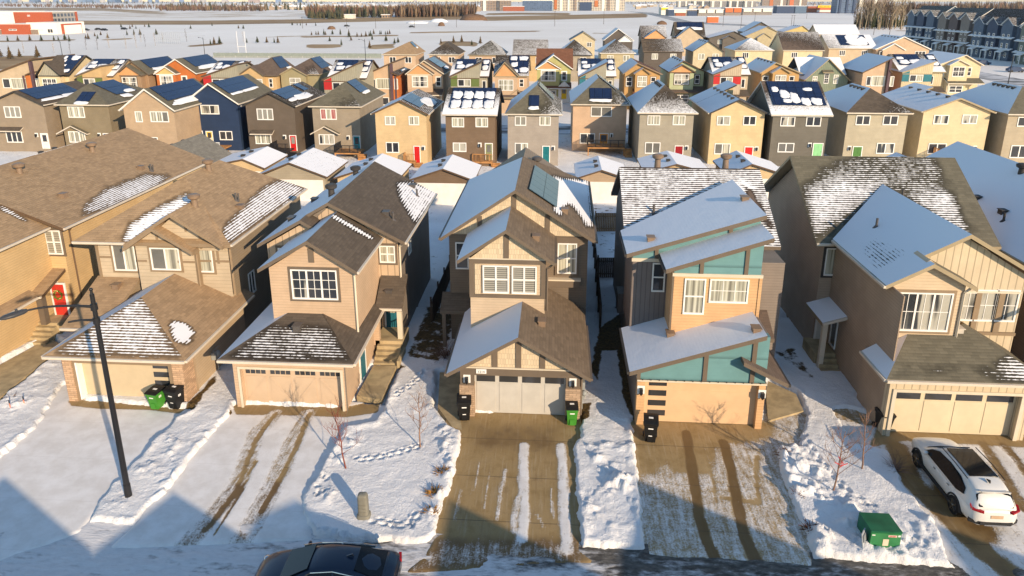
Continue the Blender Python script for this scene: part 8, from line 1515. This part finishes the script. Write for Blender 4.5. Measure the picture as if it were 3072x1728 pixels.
townhouse('rear townhouse block whose snowy roof shows behind the others', 180, 250, 290, 11.5, gy_, nv, SH_ASH, 4, 4.5); townhouse('rear townhouse block with a tan roof behind the blue one', 186, 300, 340, 11, bl, nv, SH_BROWN, 4)
# skyline
GT = [facade('tower_haze_blue_a', (.16, .22, .32), (.09, .14, .24), 9, 9, 2), facade('tower_haze_blue_b', (.24, .31, .42), (.13, .2, .33), 12, 12, 3), plain('tower_pale', (.52, .48, .44), .6, .1), plain('tower_pink', (.46, .35, .30), .6, .1), facade('tower_dark', (.06, .10, .18), (.04, .07, .13), 10, 10, 2)]  # tower blues have the distance haze mixed into the colour
random.seed(44); SK = [(3, 14, 1.2, 1), (20, 10, .8, 0), (40, 12, 1.4, 1), (58, 8, .7, 2), (95, 16, 1.1, 0), (112, 10, 1.3, 4), (140, 8, .6, 2), (165, 12, .9, 1), (192, 12, 1.1, 0), (212, 8, .7, 3), (238, 14, 1.3, 1), (262, 18, 1.5, 0), (285, 14, 1.2, 1), (306, 10, 1., 2), (330, 16, 1.3, 0), (352, 12, 1.4, 4), (378, 10, .8, 1), (402, 14, 1.1, 0), (420, 8, .8, 2), (448, 10, .7, 1), (470, 8, .9, 0), (517, 7, 1.5, 2), (543, 10, 1.4, 1), (580, 12, .9, 3), (606, 14, .7, 2), (672, 16, .9, 2), (752, 14, 1.0, 3), (768, 14, .9, 3), (833, 13, 1.5, 1), (898, 11, 1.6, 4), (922, 6, .9, 2), (1245, 8, .8, 2)]
for px, wd, hh, k in SK:
    Y = 7600+random.uniform(-500, 900); p = pY(px, 9, Y); W_ = wd*Y/CF; H_ = 62*hh*random.uniform(.9, 1.15)
    o = thing('office_tower', (p.x, Y, 0), 'hazy tower of the distant city skyline', 'tower', 'towers of the distant skyline'); m = MB(); m.box(p.x-W_/2, p.x+W_/2, Y, Y+W_, -2, H_); m.build('shaft', GT[k], o); m = MB(); m.box(p.x-W_*.3, p.x+W_*.3, Y+W_*.2, Y+W_*.8, H_, H_+6); m.build('crown_storey', GT[k], o)
# ------------------------------------------------------------------ winter air: distant things pale a little
HZ = bpy.data.materials.new('winter_air'); HZ.use_nodes = True; n_ = HZ.node_tree; n_.nodes.remove(n_.nodes['Principled BSDF']); pv = n_.nodes.new('ShaderNodeVolumePrincipled')
pv.inputs['Density'].default_value = 5e-5; pv.inputs['Color'].default_value = (.80, .88, 1, 1); pv.inputs['Anisotropy'].default_value = .2; n_.links.new(pv.outputs[0], n_.nodes['Material Output'].inputs['Volume'])
h_ = MB(); h_.box(-16000, 16000, -300, 16000, -2, 170); o = h_.build('haze', HZ); tag(o, kind='stuff'); o['label'] = 'thin pale winter haze over the far town'
